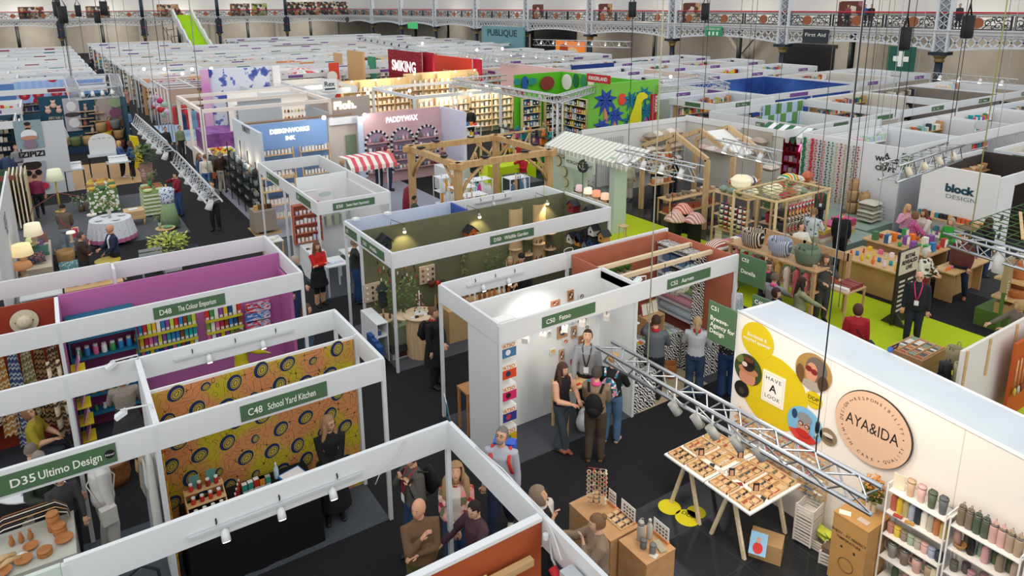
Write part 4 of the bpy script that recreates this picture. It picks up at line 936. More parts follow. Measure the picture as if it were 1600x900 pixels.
S.board(y=8.455,a=a,b=b,z0=2.38,z1=2.57,txt=(('C50',.07,'L'),('Fatso',.31,'L')),th=.08)
for i,(z,c1,zz)in enumerate(((2.36,'f4f2ee',0),(1.98,'4a7aa0',0),(1.60,'dc4a2c',0),(1.21,'d82c6c',0),(.82,'323c86',0),(.43,'d9ae24',0))):
 t=Tg('bar_display','FATSO display box with a %s front, %s from the top of the left wall'%(cname(c1),ORD[i]),'display box',(5.62,8.66,z));Bx(5.48,8.58,z,5.80,8.75,z+.16,M(c1,.5),'lower_box',t);Bx(5.48,8.58,z+.16,5.80,8.78,z+.27,M('f3f0ea'),'upper_box',t)
 MB().text('FATSO',(5.64,8.576,z+.175),X1,Z1,.065,M('e08a2c'),bold=.03,wid=.26,t=0).bd('lettering',t)
 MB().disc((5.64,8.578,z+.085),.05,X1,Z1,.002,M(['e0a02c','e8e8f0','23405c','402018','c0405a','4a8a3c'][i],.5),10).bd('emblem',t)
 Bx(5.46,8.6,z-.015,5.82,8.8,z,WH,'ledge',t)
for i,(px,py,w,h,bc,cc)in enumerate(((879,515,.30,.42,'b88a5a','39406a'),(897,519,.17,.30,'b89068','6a6a70'),(894,501,.16,.14,'e8e8e8','3a5a50'),(910,497,.24,.2,'9a6a50','7a4a40'),(911,530,.26,.2,'a87850','8a4030'),(884,533,.17,.13,'e6dada','c02a2e'),(864,549,.17,.13,'e6e0c8','d8b01c'),(878,555,.16,.3,'c8a888','7a2f28'),(895,565,.1,.13,'c82030','e8d8d8'),(858,521,.12,.12,'eef0ee','5a8a6a'),(917,511,.16,.12,'e8e8e8','2c6a34'),(892,462,.17,.27,'b07848','3a3034'),(909,463,.17,.15,'e6e6e6','3c4a4a'),(868,474,.26,.14,'c88860','7a4030'))):
 q=GY(px,py,9.40);photo('small %s framed picture, %s of those pinned on the white wall'%(cname(cc),nth(i)),(q.x,9.415,q.z),X1,Z1,w*.78,h*.78,bc,[(0,0,.36,.36,cc),(.1,.12,.14,.14,'e0c0a0'),(-.12,-.1,.16,.12,'efe0c8')],'framed_picture',.02)
for i,(px,py)in enumerate(((821,530),(849,525),(883,513),(910,504),(948,495))):
 q=GY(px,py,9.0);t=Tg('carry_box','small white carry box with brown handle hanging, %s from the left'%ORD[i],'gift box',q,.7,'hanging carry boxes');m=MB();m.box(-.055,-.055,-.06,.055,.055,.03,M('e8e2d8'));m.prism([(-.055,-.055,.03),(.055,-.055,.03),(0,-.055,.08)],(0,.11,0),M('e8e2d8'));m.bd('body',t,world=False)
 MB().tube([(-.03,0,.06),(-.03,0,.11),(.03,0,.11),(.03,0,.06)],.008,5,M('b07a48')).bd('handle',t,world=False);Cy((0,0,.1),(0,0,.5),.002,.002,4,WH,'thread',t,world=False)
track('white track with two spotlights on the rear fascia towards the olive stand',(5.95,10.39,2.5),(7.2,10.39,2.5),2)
t=table('small wooden counter table of the games host',6.9,8.62,7.75,9.1,.92,LW)
row('card',(6.95,8.7,.92),(7.7,8.7,.92),7,(.08,.05,.02),BRIGHT[:5]+['f0f0ee'],'at the front of the small wooden counter','small packs on the wooden counter',name='bar_pack');row('card',(6.95,8.95,.92),(7.7,8.95,.92),5,(.1,.06,.03),BRIGHT[:5],'at the back of the small wooden counter','small packs on the wooden counter',name='bar_pack')
for i,(x,y)in enumerate(((7.45,8.75),(7.3,8.62))):item('ball',M('d8dcdc'),(x,y,.0),(.34,.28,.38),'white plastic carrier bag under the wooden counter, %s'%['larger','smaller'][i],'bag',name='carrier_bag')
arm_light('white arm floodlight over the white partition top',(8.6,8.55,2.66),(-1,0,0),False,L=.2)
cable('coiled white cable lying on the corner of the rear fascia',[(8.3+.12*cos(a),10.4,2.72+.05*sin(a))for a in[i*.7 for i in range(10)]],.006,'d8d8d8','power_cable')
t=Tg('easel_board','blue framed poster leaning by the white stand wall','poster',GX(722,640,5.3));
MB().rbox((5.3,10.05,.32),(.34,.02,.62),1.2,M('c9cdd0',.4),-.15).bd('frame',t);MB().rbox((5.285,10.03,.32),(.30,.02,.56),1.2,M('1f7f96'),-.15).bd('poster',t)
table('narrow wooden side table behind the blue poster',5.46,9.62,5.9,10.0,.85,WOOD('a8703c','c88c54'))
TC=NOISE('b56a52','b06448',3,.75)
S=Stand('terracotta walled homeware stand with wooden beams across its open top',9.7,9.4)
S.wx(8.38,10.98,10.36,TC,2.62,t=.04).wy(8.55,10.34,10.99,TC,2.62,t=.04);Bx(8.36,9.48,0,8.39,10.36,2.6,TC,'wall_panel',S.t)
for y in(9.05,9.6):Bx(8.4,y,2.5,10.98,y+.07,2.58,WOOD('d8c09c','e6d2b0'),'beam',S.t)
for x,y in((9.6,9.05),(10.3,9.05),(10.9,9.6)):Bx(x,y-.004,2.3,x+.015,y,2.58,WIRE,'hook',S.t)
a,b=GY(1043,440,8.45).x,GY(1110,421,8.45).x
S.board(y=8.455,a=a,b=b,z0=2.38,z1=2.57,txt=(('C52',.07,'L'),('Aarven',.31,'L')),th=.08)
def pendant(label,x,y,z,r,hh,m1):
 t=Tg('pendant_lamp',label,'lamp',(x,y,z));m=MB();n=26
 prof=[(r*.25,hh*.5),(r*.7,hh*.46),(r*.97,hh*.2),(r,0),(r*.9,-hh*.25),(r*.6,-hh*.5)]
 m.lathe((x,y,z),prof,n,m1,False)
 for k in range(len(m.v)):v=m.v[k];s=1+.05*(1 if(k%2)else-1);m.v[k]=(x+(v[0]-x)*s,y+(v[1]-y)*s,v[2])
 m.bd('lamp_shade',t);Cy((x,y,z+hh*.45),(x,y,2.6),.006,.006,5,WIRE,'cord',t)
ZZ=STRIPE(['e8e6dc','2a2c2a'],.05,'Z',.8,(.9,.4,0))
pendant('large black and cream tasselled pendant lamp in the terracotta stand',9.95,9.1,2.08,.30,.36,SPOTS('d8d4c4','3c3e38',26,.28))
pendant('red and white pleated pendant lamp at the left of the terracotta stand',9.0,9.25,2.02,.15,.28,STRIPE(['c62f38','efe6dc'],.02,'Z',.8,(.8,.5,0)))
pendant('blue and green glass disc pendant lamp right of the cream one',10.55,9.1,2.15,.26,.3,SPOTS('a8c0b4','2f6aa0',22,.3,third='e8efe8'))
def _chev(new,lk):
 co=_coord(new);n=new('ShaderNodeTexWave',i_Scale=9.,i_Distortion=7.,i_Detail=2.);n.inputs['Detail Scale'].default_value=1.2;n.bands_direction='DIAGONAL';lk(co,n.inputs[0]);r=ramp(new,[(0,'1c1d1f'),(.5,'ecebe6')],True);lk(n.outputs[1],r.inputs[0]);return r.outputs[0]
CHV=MN('black_white_zigzag',_chev,.7)
plinth('low counter wrapped in black and white zigzag print along the back',9.0,9.3,10.5,9.8,.82,CHV,'display_counter','counter')
plinth('low counter wrapped in black and white print at the right end',10.42,8.72,10.95,9.25,.8,CHV,'display_counter','counter')
plinth('low zigzag printed counter at the stand front by the partition',8.42,8.52,8.95,8.75,.75,CHV,'display_counter','counter')
carpet('rug','woven natural mat on the floor of the terracotta stand',8.5,8.5,10.4,9.25,NOISE('a89878','c4b494',20,.9,3,.35,.65,(1,14,1)),.015)
hs=shelves('wooden shelves of patterned rolls and boxes on the terracotta side wall',9.25,10.25,10.96,.95,2.35,5,M('cfd2d4'),.3,TC,'y')
for i,h in enumerate(hs):
 if i<3:
  for k in range(1):item('roll',[MULTI(['a8c8dc','dfe8ec'],60),STRIPE(['c8306a','efe0e0'],.02,'Y',.7),NOISE('7aa860','a8c890',40,.7)][i],(10.8,9.74,h),(.2,.9,.2),['pale blue patterned','pink striped','green patterned'][i]+' wallpaper roll lying on the terracotta stand shelf','roll',name='paper_roll')
 else:row('box',(10.83,10.2,h),(10.83,9.3,h),4,(.2,.19,.18),['c8745a','5a6a5a','5a7a9a','b8c8b0','3c4a40'],'on the %s shelf of the terracotta side wall'%ORD[i],'patterned boxes on the side shelves',-pi/2,name='gift_box')
m=MB();m.box(10.62,9.2,.9,10.96,9.22,2.45,CHV);m.box(10.62,9.2,2.45,10.96,10.3,2.47,CHV);m.bd('zigzag_panel',label='zigzag printed end panel of the side shelves',cat='panel')
t=Tg('wall_shelf','AARVEN wall shelf with green plants above the hooks','shelf',(9.35,10.2,1.95));Bx(8.85,10.15,1.93,9.95,10.33,1.95,LW,'shelf',t);Bx(8.85,10.14,1.78,9.95,10.16,1.93,CHV,'front_panel',t);MB().text('AARVEN',(9.35,10.13,1.81),X1,Z1,.09,BLACK,bold=.02,wid=.5).bd('lettering',t)
for i in range(5):item('plant',M('3f7a2c'),(8.95+i*.2,10.24,1.95),(.26,.26,.24),'leafy green plant, %s along the wall shelf'%ORD[i],'plant','plants on the wall shelf')
t=Tg('book_stand','wooden display box holding open patterned books','stand',(9.9,9.65,.82));Bx(9.62,9.5,1.2,10.15,9.75,1.22,LW,'top',t);Bx(9.62,9.5,.82,9.64,9.75,1.2,LW,'side_panel',t);Bx(10.13,9.5,.82,10.15,9.75,1.2,LW,'side_panel',t)
row('book',(9.65,9.65,1.22),(10.1,9.65,1.22),3,(.14,.04,.26),['c86a5a','8aa050','d8c070'],'standing on the wooden display box','patterned books on the display box',order=True,rx=-.25)
row('book',(9.1,9.4,.82),(9.6,9.4,.82),5,(.09,.18,.03),BRIGHT,'lying on the zigzag back counter','books lying on the zigzag counter');row('card',(9.7,9.4,.82),(10.4,9.4,.82),5,(.1,.14,.02),PASTEL,'lying on the zigzag back counter right half','cards lying on the zigzag counter')
row('packet',(10.47,9.0,.8),(10.9,9.0,.8),3,(.1,.14,.03),['8fcf90','e8b0a0','f0efe8'],'lying on the right end counter','packs on the right end counter')
row('garment',(8.9,10.25,1.4),(9.9,10.25,1.4),5,(.16,.08,.35),['3c4a34','6a4a6a','2c6a4c','4a4a50'],'hanging under the wall shelf','scarves under the wall shelf',name='hanging_scarf')
for i,x in enumerate((9.35,9.62)):item('basket',STRIPE([['6a7a3c','c08a58'],['b0583c','8a6a34']][i],.04,'Z',.9),(x+.35,9.12,0),(.28,.28,.32),'round woven basket, %s under the back counter'%['left green','right red'][i],'basket')
for i in range(4):row('mug',(8.45,9.3,.75+i*.35),(8.45,8.7,.75+i*.35),3,(.09,.09,.1),['efefef','c83040','d8d8d8'],'on the %s ledge of the partition'%ORD[i],'cups along the partition ledge',name='cup');Bx(8.38,8.6,.73+i*.35,8.55,9.35,.75+i*.35,WH,'wall_ledge',label='narrow white ledge on the partition, %s from below'%ORD[i],cat='ledge')
def flagx(label,x,y0,y1,z0,z1,lines,th=.07):
 t=Tg('flag_sign',label,'sign',(x,(y0+y1)/2,z0));Bx(x-.015,y0,z0,x+.015,y1,z1,GREEN_SIGN,'board',t)
 for i,(s,dz,h)in enumerate(lines):MB().text(s,(x-.018,y1-.05,z1-dz),-Y1,Z1,h,LETTER,'L',.015,0).bd('lettering',t)
flagx('green flag sign C51 at the corner of the white fabric topped wall',8.46,6.46,6.98,2.2,2.86,(('C51',.13,.07),('Bywave-',.30,.075),('Agency for',.41,.075),('Design',.52,.075)))
flagx('green flag sign C40 behind the white fabric roof',9.55,6.44,6.98,2.25,2.7,(('C40',.14,.07),))
flagx('green flag sign at the end of the terracotta stand fascia',11.06,7.85,8.45,2.1,2.68,(('C53',.14,.07),('Danella',.38,.08)))
# ---------------------------------------------------------------- olive stand
OL=NOISE('6b6c52','66674e',2,.85)
S=Stand('white shell stand with olive green walls covered in birdhouses',8.3,13.7)
S.fx(5.36,11.18,12.4).fy(12.43,15.03,5.38).fy(12.43,14.15,11.15,d=.06).fx(5.4,8.2,15.05,m=M('c3cde0'))
S.wx(5.42,11.12,14.16,OL,2.64).wy(12.45,14.13,11.13,OL,2.6).wx(8.22,11.1,15.06,WH,2.64).wy(14.2,15.03,8.2,M('3c55a0'),2.64).wy(14.2,15.03,11.13,WH,2.64)
Bx(5.42,14.19,0,8.17,14.2,2.6,WH,'wall_panel',S.t)
S.post((5.38,12.4),(5.38,15.05),(5.4,14.16),(11.15,12.4))
a,b=GY(766,378,12.37).x,GY(834,362,12.37).x
S.board(y=12.375,a=a,b=b,z0=2.38,z1=2.57,txt=(('D50',.08,'L'),('Wildlife Garden',.31,'L')),th=.085)
S.board(x=5.355,a=12.75,b=14.0,z0=2.38,z1=2.57,txt=(('D50',.1,'L'),('Wildlife',.4,'L')),th=.085)
S.board(x=5.355,a=14.25,b=14.95,z0=2.38,z1=2.57,txt=(('D51',.1,'L'),),th=.085)
for i,(px,py)in enumerate(((628,350),(745,326),(851,306))):
 q=GY(px,py,14.1);t=Tg('wall_lamp','small warm arm lamp over the olive wall, %s from the left'%ORD[i],'lamp',(q.x,14.1,2.6));MB().tube([(q.x-.25,14.16,2.66),(q.x-.25,14.14,2.78),(q.x,14.02,2.66),(q.x,14.0,2.58)],.007,5,WIRE).bd('arm',t);Cy((q.x,14.0,2.58),(q.x,13.98,2.5),.02,.045,10,M('b0b0a8',.4),'lamp_head',t);MB().ball((q.x,13.975,2.49),.04,M('ffd9a0',.5,0,12.),8).bd('bulb',t)
 lamp('SPOT',(q.x,13.88,2.5),30,(1,.78,.42),.03,(q.x,14.3,1.5),90)
HC=[('26282c','black'),('e8e6e0','white'),('c86a30','orange'),('7c1c26','dark red'),('d8a048','yellow'),('4a6a8c','blue'),('b8bcc0','grey')]
def bhouse(label,x,y,z,s,c,rz=0.,roof=None):item('house',c,(x,y,z),(s,s,s*1.15),label,'birdhouse',None,rz,'birdhouse')
bhouse('black and white birdhouse above the left end of the olive wall',5.9,14.0,2.18,.3,'2c3a38');bhouse('orange birdhouse with dark roof under the middle lamp',8.15,14.0,1.98,.3,'c86a30')
bhouse('dark red birdhouse high on the right olive wall',11.0,13.6,2.28,.28,'7c1c26',-pi/2);bhouse('dark blue birdhouse high near the right corner post',11.0,12.95,2.3,.26,'39424c',-pi/2)
for i,(px,py,c)in enumerate(((894,372,'e6e4de'),(907,370,'3c5a7c'),(906,376,'c88c3c'),(917,367,'22242a'),(928,360,'dcdad4'),(926,378,'2f5078'),(918,384,'8a8e94'),(944,370,'c8944c'))):
 q=GX(px,py,11.0);bhouse('%s birdhouse in the right wall cluster, %s in the group'%(cname(c),ORD[i]),11.0,q.y,q.z-.12,.26,c,-pi/2)
for i in range(34):
 px,py=590+62*((i*7)%34)/34,413+34*((i*11)%13)/13+(3 if i%2 else 0);q=GY(px,py,14.1)
 c=['3a2c22','d8cfc0','a86a3c','26262a','7a5a44','c02c2c','5a4a3a','e6ded0'][i%8];item('toy',c,(q.x,14.09,q.z),(.055,.06,.075),'%s carved bird hook, %s of the scatter on the olive wall'%(cname(c),nth(i)),'bird ornament','carved bird hooks on the olive wall',name='bird_hook')
for i,(px,py)in enumerate(((582,457),(668,429))):
 q=GY(px,py,14.08);t=Tg('hook_board','pale board of nine bird hooks on the olive wall, %s'%['left one','right one'][i],'board',(q.x,14.1,q.z));Bx(q.x-.2,14.08,q.z-.22,q.x+.2,14.12,q.z+.22,M('c9b8a0'),'board',t)
 for k in range(9):MB().ball((q.x-.13+.13*(k%3),14.05,q.z-.13+.13*(k//3)),.028,M(['d8d0c4','8a4a30','2a2420'][(k*2+i)%3],.7),7,(1,1,1.3)).bd('bird_hook',t)
item('bowl','5a2a24',(7.05,14.0,.98),(.2,.14,.14),'dark hanging feeder below the right hook board','feeder',name='bird_feeder');item('ball','b82a26',(7.2,13.98,.98),(.12,.12,.14),'red hanging feeder below the right hook board','feeder',name='bird_feeder');item('ball','2a2c30',(7.34,13.98,.97),(.12,.12,.14),'black hanging feeder below the right hook board','feeder',name='bird_feeder')
def garland(label,x,y,z0,z1,c='7a8450'):
 m=MB();rr=random.Random(int(x*10));m.tube([(x,y,z1),(x+.03,y-.02,(z0+z1)/2),(x-.02,y,z0)],.01,5,M(c,.8))
 for i in range(26):z=z0+(z1-z0)*rr.random()**1.5;a=rr.uniform(-1.6,1.6);e=V((x,y-.03,z));d=V((sin(a),-.3,-.5));w=V((cos(a),0,sin(a)*.4))*.02;m.quad(e,e+d*.06+w,e+d*.13,e+d*.06-w,M(c,.8))
 m.bd('eucalyptus_garland',label=label,cat='garland')
garland('dried green garland hanging in the middle of the olive wall',7.97,14.1,1.12,1.72);garland('dried green garland hanging at the left end of the olive wall',5.62,14.08,.25,.95)
for k,(px,py)in enumerate(((810,330),(847,325))):
 x=GY(px,py,14.0).x;t=Tg('curved_shelf_column','pale curved column with half round shelves, %s one'%['left','right'][k],'shelf column',(x,14.05,0));m=MB();n=8
 pts=[(x+.2*cos(pi+pi*i/n),14.13+.12*sin(pi+pi*i/n))for i in range(n+1)];m.prism([(a_,b_,.6)for a_,b_ in pts]+[(a_*.98+x*.02,b_+.012,.6)for a_,b_ in reversed(pts)],(0,0,1.88),M('c9ad80'));m.bd('column',t)
 for j in range(6):
  zc=.8+.22*j;sx=-.12 if j%2 else.24;MB().lathe((x+sx,13.98,zc),[(.0,0),(.17,0),(.17,.02),(0,.02)],16,M('d8b88c')).bd('shelf',t)
  for q in range(3):item('toy',pick(['8a6a44','3c2c22','c8b090','5a3a28']),(x+sx-.08+.08*q,13.96-.04*(q%2),zc+.02),(.05,.05,.09),'small carved bird, %s on the %s half round shelf of the %s column'%(ORD[q],ORD[j],['left','right'][k]),'bird ornament','carved birds on the column shelves',name='carved_bird')
t=Tg('bird_feeder','tall black lantern shaped bird feeder on a post by the olive wall','bird feeder',(5.62,13.6,1.0));MB().lathe((5.62,13.6,1.0),[(.1,0),(.11,.02),(.1,.38),(.15,.4),(.02,.56)],8,M('1c2624'),False).bd('body',t);Cy((5.62,13.6,.72),(5.62,13.6,1.0),.02,.02,8,LW,'post',t)
t=Tg('side_table','round pale side table on one leg under the black feeder','table',(5.62,13.6,0));Cy((5.62,13.6,.68),(5.62,13.6,.72),.24,.24,24,M('dcc09c'),'tabletop',t);Cy((5.62,13.6,0),(5.62,13.6,.68),.035,.035,10,LW,'leg',t)
for i,(dx,c)in enumerate(((-.05,'8a6038'),(.1,'5a4030'))):item('toy',c,(5.62+dx,13.48,.72),(.09,.09,.14),'%s carved figure, %s on the round side table'%(cname(c),ORD[i]),'ornament',name='wooden_figure')
item('house',WOOD('a8713c','c08a50'),(6.08,13.75,0),(.34,.34,.42),'wooden insect house standing on the floor by the olive wall','birdhouse',name='insect_house')
t=Tg('feeder_box','low black and red feeder box on the grey carpet','feeder',(5.72,13.0,0));Bx(5.5,12.92,0,5.9,13.1,.2,M('b8b8b4'),'body',t);MB().prism([(5.48,12.88,.17),(5.48,13.14,.2),(5.48,13.0,.28)],(.44,0,0),BLACK).bd('roof',t);Bx(5.56,12.915,.04,5.84,12.92,.16,M('4a1c1c'),'front_panel',t)
t=Tg('fluted_drum_table','tall fluted wooden drum table carrying the jewellery tree','table',(6.2,13.0,0));m=MB();n=48;c0=(6.16,12.86)
vs=[(c0[0]+(.30+.012*(i%2))*cos(2*pi*i/n),c0[1]+(.30+.012*(i%2))*sin(2*pi*i/n),z)for z in(0,.93)for i in range(n)];m.add(vs,[(i,(i+1)%n,n+(i+1)%n,n+i)for i in range(n)],WOOD('c9a97c','d8bc92',(12,12,1)));m.bd('drum',t)
Cy((c0[0],c0[1],.93),(c0[0],c0[1],.97),.36,.36,30,M('e0c8a4'),'tabletop',t);Cy((c0[0]-.3,c0[1]+.15,.90),(c0[0]-.3,c0[1]+.15,.93),.2,.2,24,M('e0c8a4'),'side_shelf',t)
t=Tg('jewellery_tree','white stand hung with little carved birds on the drum table','stand',(c0[0],c0[1],.97));Cy((c0[0],c0[1],.97),(c0[0],c0[1],.99),.12,.12,16,WH,'base',t);Cy((c0[0],c0[1],.99),(c0[0],c0[1],1.5),.012,.012,8,WH,'stem',t);m=MB()
for j in range(5):
 for k in range(6):a=k*1.05+j*.4;r=.12-.015*j;q=V((c0[0]+r*cos(a),c0[1]+r*sin(a),1.06+.085*j));m.ball(q,.02,M(['8a5a3c','c8bfb0','b03c30','3a2c24'][(j+k)%4],.7),5)
m.bd('bird_charms',t)
row('box',(c0[0]-.3,c0[1]-.16,.97),(c0[0]+.3,c0[1]-.16,.97),6,(.07,.05,.04),['c8b490','eeeeee','6a4a30','2c2c2c'],'around the front of the drum table','small goods on the drum table',name='small_box')
leafy('leafy green plant in a pale vase behind the drum table',(5.95,13.5,.55),.42,.95,M('55743a'),150,'potted_plant','d0b8a0',4,.1,.07,.3);plinth('low sage green plinth behind the drum table',5.75,13.3,7.2,13.85,.55,M('9aa886'))
row('candle',(6.9,13.5,.55),(7.2,13.5,.55),4,(.07,.07,.2),['1c1c20','2c2a2a'],'on the sage plinth','dark candle jars on the sage plinth',name='dark_jar');row('vase',(6.95,13.7,.55),(7.25,13.7,.55),5,(.05,.05,.38),['b08a50','8a6a3c'],'behind the dark jars on the sage plinth','tall gold sticks on the sage plinth',name='gold_stick')
t=Tg('birch_box','pale box of carved birds and logs behind the middle fascia','crate',(7.9,13.4,0));Bx(6.9,12.9,.0,8.9,13.4,.78,M('c9a878'),'box',t)
row('toy',(6.95,13.1,.78),(8.85,13.1,.78),14,(.12,.12,.22),['b8703c','d8b48c','e8dcc8','8a5a34','efe8dc'],'on the long birch box','carved animals on the birch box',name='carved_animal')
leafy('dark green shrub standing on the birch box near the visitors',(8.75,13.7,.75),.34,.75,M('3f6038'),130,'potted_plant','7a6a54',9,.09);item('bowl',WOOD('a8602c','c0783c'),(8.1,13.5,.95),(.3,.15,.1),'wooden boat shaped tray before the green shrub','tray',name='wooden_tray');item('toy','d8b890',(8.15,13.5,1.03),(.1,.1,.22),'carved wooden bird standing in the boat shaped tray','ornament',name='carved_bird')
hs=shelves('white shelf unit outside the olive stand with blue bottles',5.2,5.42,13.85,.62,.9,1,WH,.9,None)
for i in range(3):item('bottle','2f5a9c',(5.28,13.05+i*.25,.62),(.08,.08,.12),'small blue bottle, %s on the white outside shelf'%ORD[i],group='blue bottles on the outside shelf')
for i in range(3):item('box','2a5088',(5.14-.0*i,13.2-.22*i,0),(.02+.1,.2,.62-.04*i),'tall blue and wood panel leaning, %s of three outside the olive stand'%ORD[i],'panel','blue panels leaning outside the olive stand',name='leaning_panel')
track('white track with one spotlight over the pale wall behind the olive stand',(8.9,15.0,2.5),(10.0,15.0,2.5),1,on=False)
for k,x in enumerate((5.6,6.4)):m=MB();m.rbox((x,14.9,2.7),(.12,.14,.05),.3,WH);m.bd('floodlight',label='white floodlight resting on the pale blue fascia, %s'%['left','middle'][k],cat='light')
# ---------------------------------------------------------------- long white stationery stand
S=Stand('long open white shell stand with a rust shelf of mugs',6.3,19.8)
S.fx(5.36,7.36,16.92).fx(5.36,7.36,22.62).fy(16.95,22.6,5.36).fy(16.95,22.6,7.34,d=.4).wx(5.75,7.3,19.97,M('eceeee'),2.62).wy(17.4,19.95,7.3,M('e8e8e6'),2.4)
S.post((5.36,16.92),(5.36,22.62),(7.34,16.92),(5.36,19.9))
a,b=GY(520,320,16.89).x,GY(585,308,16.89).x
S.board(y=16.895,a=a,b=b,z0=2.38,z1=2.57,txt=(('E50',.08,'L'),('Sweet Heart Apartment',.31,'L')),th=.085)
for y0,y1 in((17.4,18.6),(20.3,21.6)):S.board(x=5.335,a=y0,b=y1,z0=2.38,z1=2.57,txt=(('E51',.1,'L'),),th=.08)
hs=shelves('rust orange shelf unit of white mugs and cards',5.42,6.2,19.5,.85,1.95,4,M('b8644c'),.2,M('b8644c'),lo=.8)
fill(hs,5.44,6.18,19.5,'the rust orange unit',['box','candle','box','candle'],['f2efe8','e8e0d0','c8d0e8','efefef'],.2,'x',9,(.08,.06,.14),'white goods on the rust shelves')
plinth('tall white panel behind the rust shelf unit',5.4,19.52,6.22,19.6,2.3,WH,'display_board','board')
for i,c in enumerate(('d8e0e0','c8ccb8','a8b49c','cfe0d0')):item('garment',c,(6.35+i*.24,19.8,1.05),(.2,.1,.62),'%s tea towel hanging, %s of four on the white wall'%(cname(c),ORD[i]),'tea towel','tea towels on the white wall',name='tea_towel')
cloth_table('long white counter along the open side of the stationery stand',5.5,18.3,5.95,19.3,.8,WH,.03);row('card',(5.55,18.8,.8),(5.9,18.8,.8),4,(.09,.13,.02),['efefef','d8c8a8','30343a','c8d0c8'],'on the long white counter','cards on the white counter')
table('small wooden table of papers at the aisle edge',4.75,20.0,5.25,20.6,.8,M('e6e2da'),LW)
row('card',(4.8,20.1,.8),(5.2,20.4,.8),4,(.12,.14,.02),['efefef','d8d8c8','b8c0b0'],'on the small aisle table','papers on the aisle table')
photo('white framed picture of a shelf with herbs on the partition',(6.55,19.9,1.85),X1,Z1,.5,.75,'f0f0ee',[(0,.25,.4,.1,'c8d4d4'),(0,-.3,.38,.08,'c09068'),(.2,-.38,.12,.08,'8aa860')],'framed_picture',.02)
table('white table inside the stationery stand by the tea towels',6.3,17.6,7.2,18.3,.8,WH);row('box',(6.35,17.8,.8),(7.1,17.8,.8),6,(.08,.08,.05),['b87848','efe8dc','d8d8d8'],'on the white inner table','small boxes on the white inner table',name='small_box')
table('white counter of leaflets by the visitor in dark green',5.5,16.95,6.1,17.7,.85,WH,M('dddddd'));row('card',(5.55,17.2,.85),(6.05,17.2,.85),4,(.1,.14,.02),PASTEL,'on the leaflet counter','leaflets on the leaflet counter',name='leaflet')
XF=8.5;FACE=M('efe9e2');FABR=NOISE('ccd4db','c3ccd4',1.2,.7)
t=Tg('exhibition_stand','white wall with round sunglasses graphics under a stretched white fabric roof','exhibition stand',(9,3.5,0))
zt=lambda y:2.86-.075*(6.4-y)
MB().prism([(XF,6.42,0),(XF,-1.5,0),(XF,-1.5,zt(-1.5)),(XF,6.42,zt(6.42))],(.06,0,0),FACE).bd('front_wall',t);MB().prism([(XF,6.42,0),(9.46,6.42,0),(9.46,6.42,2.8),(XF,6.42,2.86)],(0,.05,0),WH).bd('end_wall',t);MB().prism([(9.44,6.42,0),(9.44,-1.5,0),(9.44,-1.5,2.25),(9.44,6.42,2.8)],(.04,0,0),WH).bd('back_wall',t)
m=MB();n=16;vs=[]
for i in range(n+1):
 y=6.46-7.96*i/n
 for j in range(5):u=j/4;vs.append((XF-.01+.98*u,y,zt(y)+.005-(.06*u)*(1)-.02*sin(pi*u)))
m.add(vs,[(i*5+j,(i+1)*5+j,(i+1)*5+j+1,i*5+j+1)for i in range(n)for j in range(4)],FABR,True);m.tube([(XF-.005,6.46,zt(6.46)),(XF-.005,-1.5,zt(-1.5))],.018,6,WH);m.bd('fabric_roof',t)
for y in(4.9,3.2,1.9):Bx(XF-.002,y-.004,0,XF,y+.004,zt(y)-.02,M('cfc8be'),'panel_joint',t)
GO=[0]
def gdisc(label,cx_,cy_,rpx,bgc,blobs,name='wall_graphic',ry=None,x=XF,tk=.006):
 l,r_=GX(cx_-rpx,cy_-rpx*.28,x),GX(cx_+rpx,cy_+rpx*.33,x);c=GX(cx_,cy_,x);w=(l-r_).length;GO[0]+=1;k_=.003+.004*(GO[0]>1)+.008*(bool(blobs));return photo(label,(x-k_,c.y,c.z),-Y1,Z1,w,w,bgc,blobs,name,tk,cat='wall graphic',shape='disc'),c,w
YEL=M('d8bf14')
o,c,w=gdisc('large yellow circle behind the HAVE A LOOK card',1207,612,52,YEL,[],x=XF+.0)
o,c2,w2=gdisc('yellow circle reading Bio-based & recycled eyewear',1184,532,25,YEL,[])
for s,h,dz,f_ in(('Bio-based &',.055,.03,.6),('recycled eyewear',.055,-.05,.85)):MB().text(s,(XF-.02,c2.y,c2.z+dz),-Y1,Z1,h,LETTER,bold=.01,wid=w2*f_,t=0).bd('lettering',o)
c=GX(1207,612,XF)
t2=Tg('wall_card','white HAVE A LOOK card in the yellow circle','sign',GX(1209,608,XF));q=t2.location;Bx(XF-.02,q.y-.19,q.z-.25,XF-.009,q.y+.19,q.z+.25,M('f4f1ec'),'card',t2);MB().text('HAVE',(XF-.022,q.y,q.z+.12),-Y1,Z1,.06,BLACK,wid=.26,t=0,space=1.2).bd('lettering',t2);MB().text('A',(XF-.022,q.y,q.z-.05),-Y1,Z1,.12,BLACK,t=0,bold=.02).bd('lettering',t2);MB().text('LOOK',(XF-.022,q.y,q.z-.17),-Y1,Z1,.06,BLACK,wid=.26,t=0,space=1.2).bd('lettering',t2)
for z0,z1,y0,y1 in((.22,.225,-.16,.16),(-.225,-.22,-.16,.16),(-.22,.22,-.165,-.16),(-.22,.22,.16,.165)):Bx(XF-.0215,q.y+y0,q.z+z0,XF-.02,q.y+y1,q.z+z1,YEL,'border_line',t2)
gdisc('round photo of a woman in a straw hat stacked with sunglasses',1170,577,21,'3c4a24',[(0,-.25,.3,.35,'c88a70'),(.02,-.02,.36,.14,'b8805c'),(0,.2,.25,.25,'2a1e1a'),(-.12,.15,.1,.08,'e0c8c0'),(.12,.18,.1,.08,'141414'),(0,.35,.2,.08,'6a3a2c'),(-.3,.3,.15,.15,'6a7a38')])
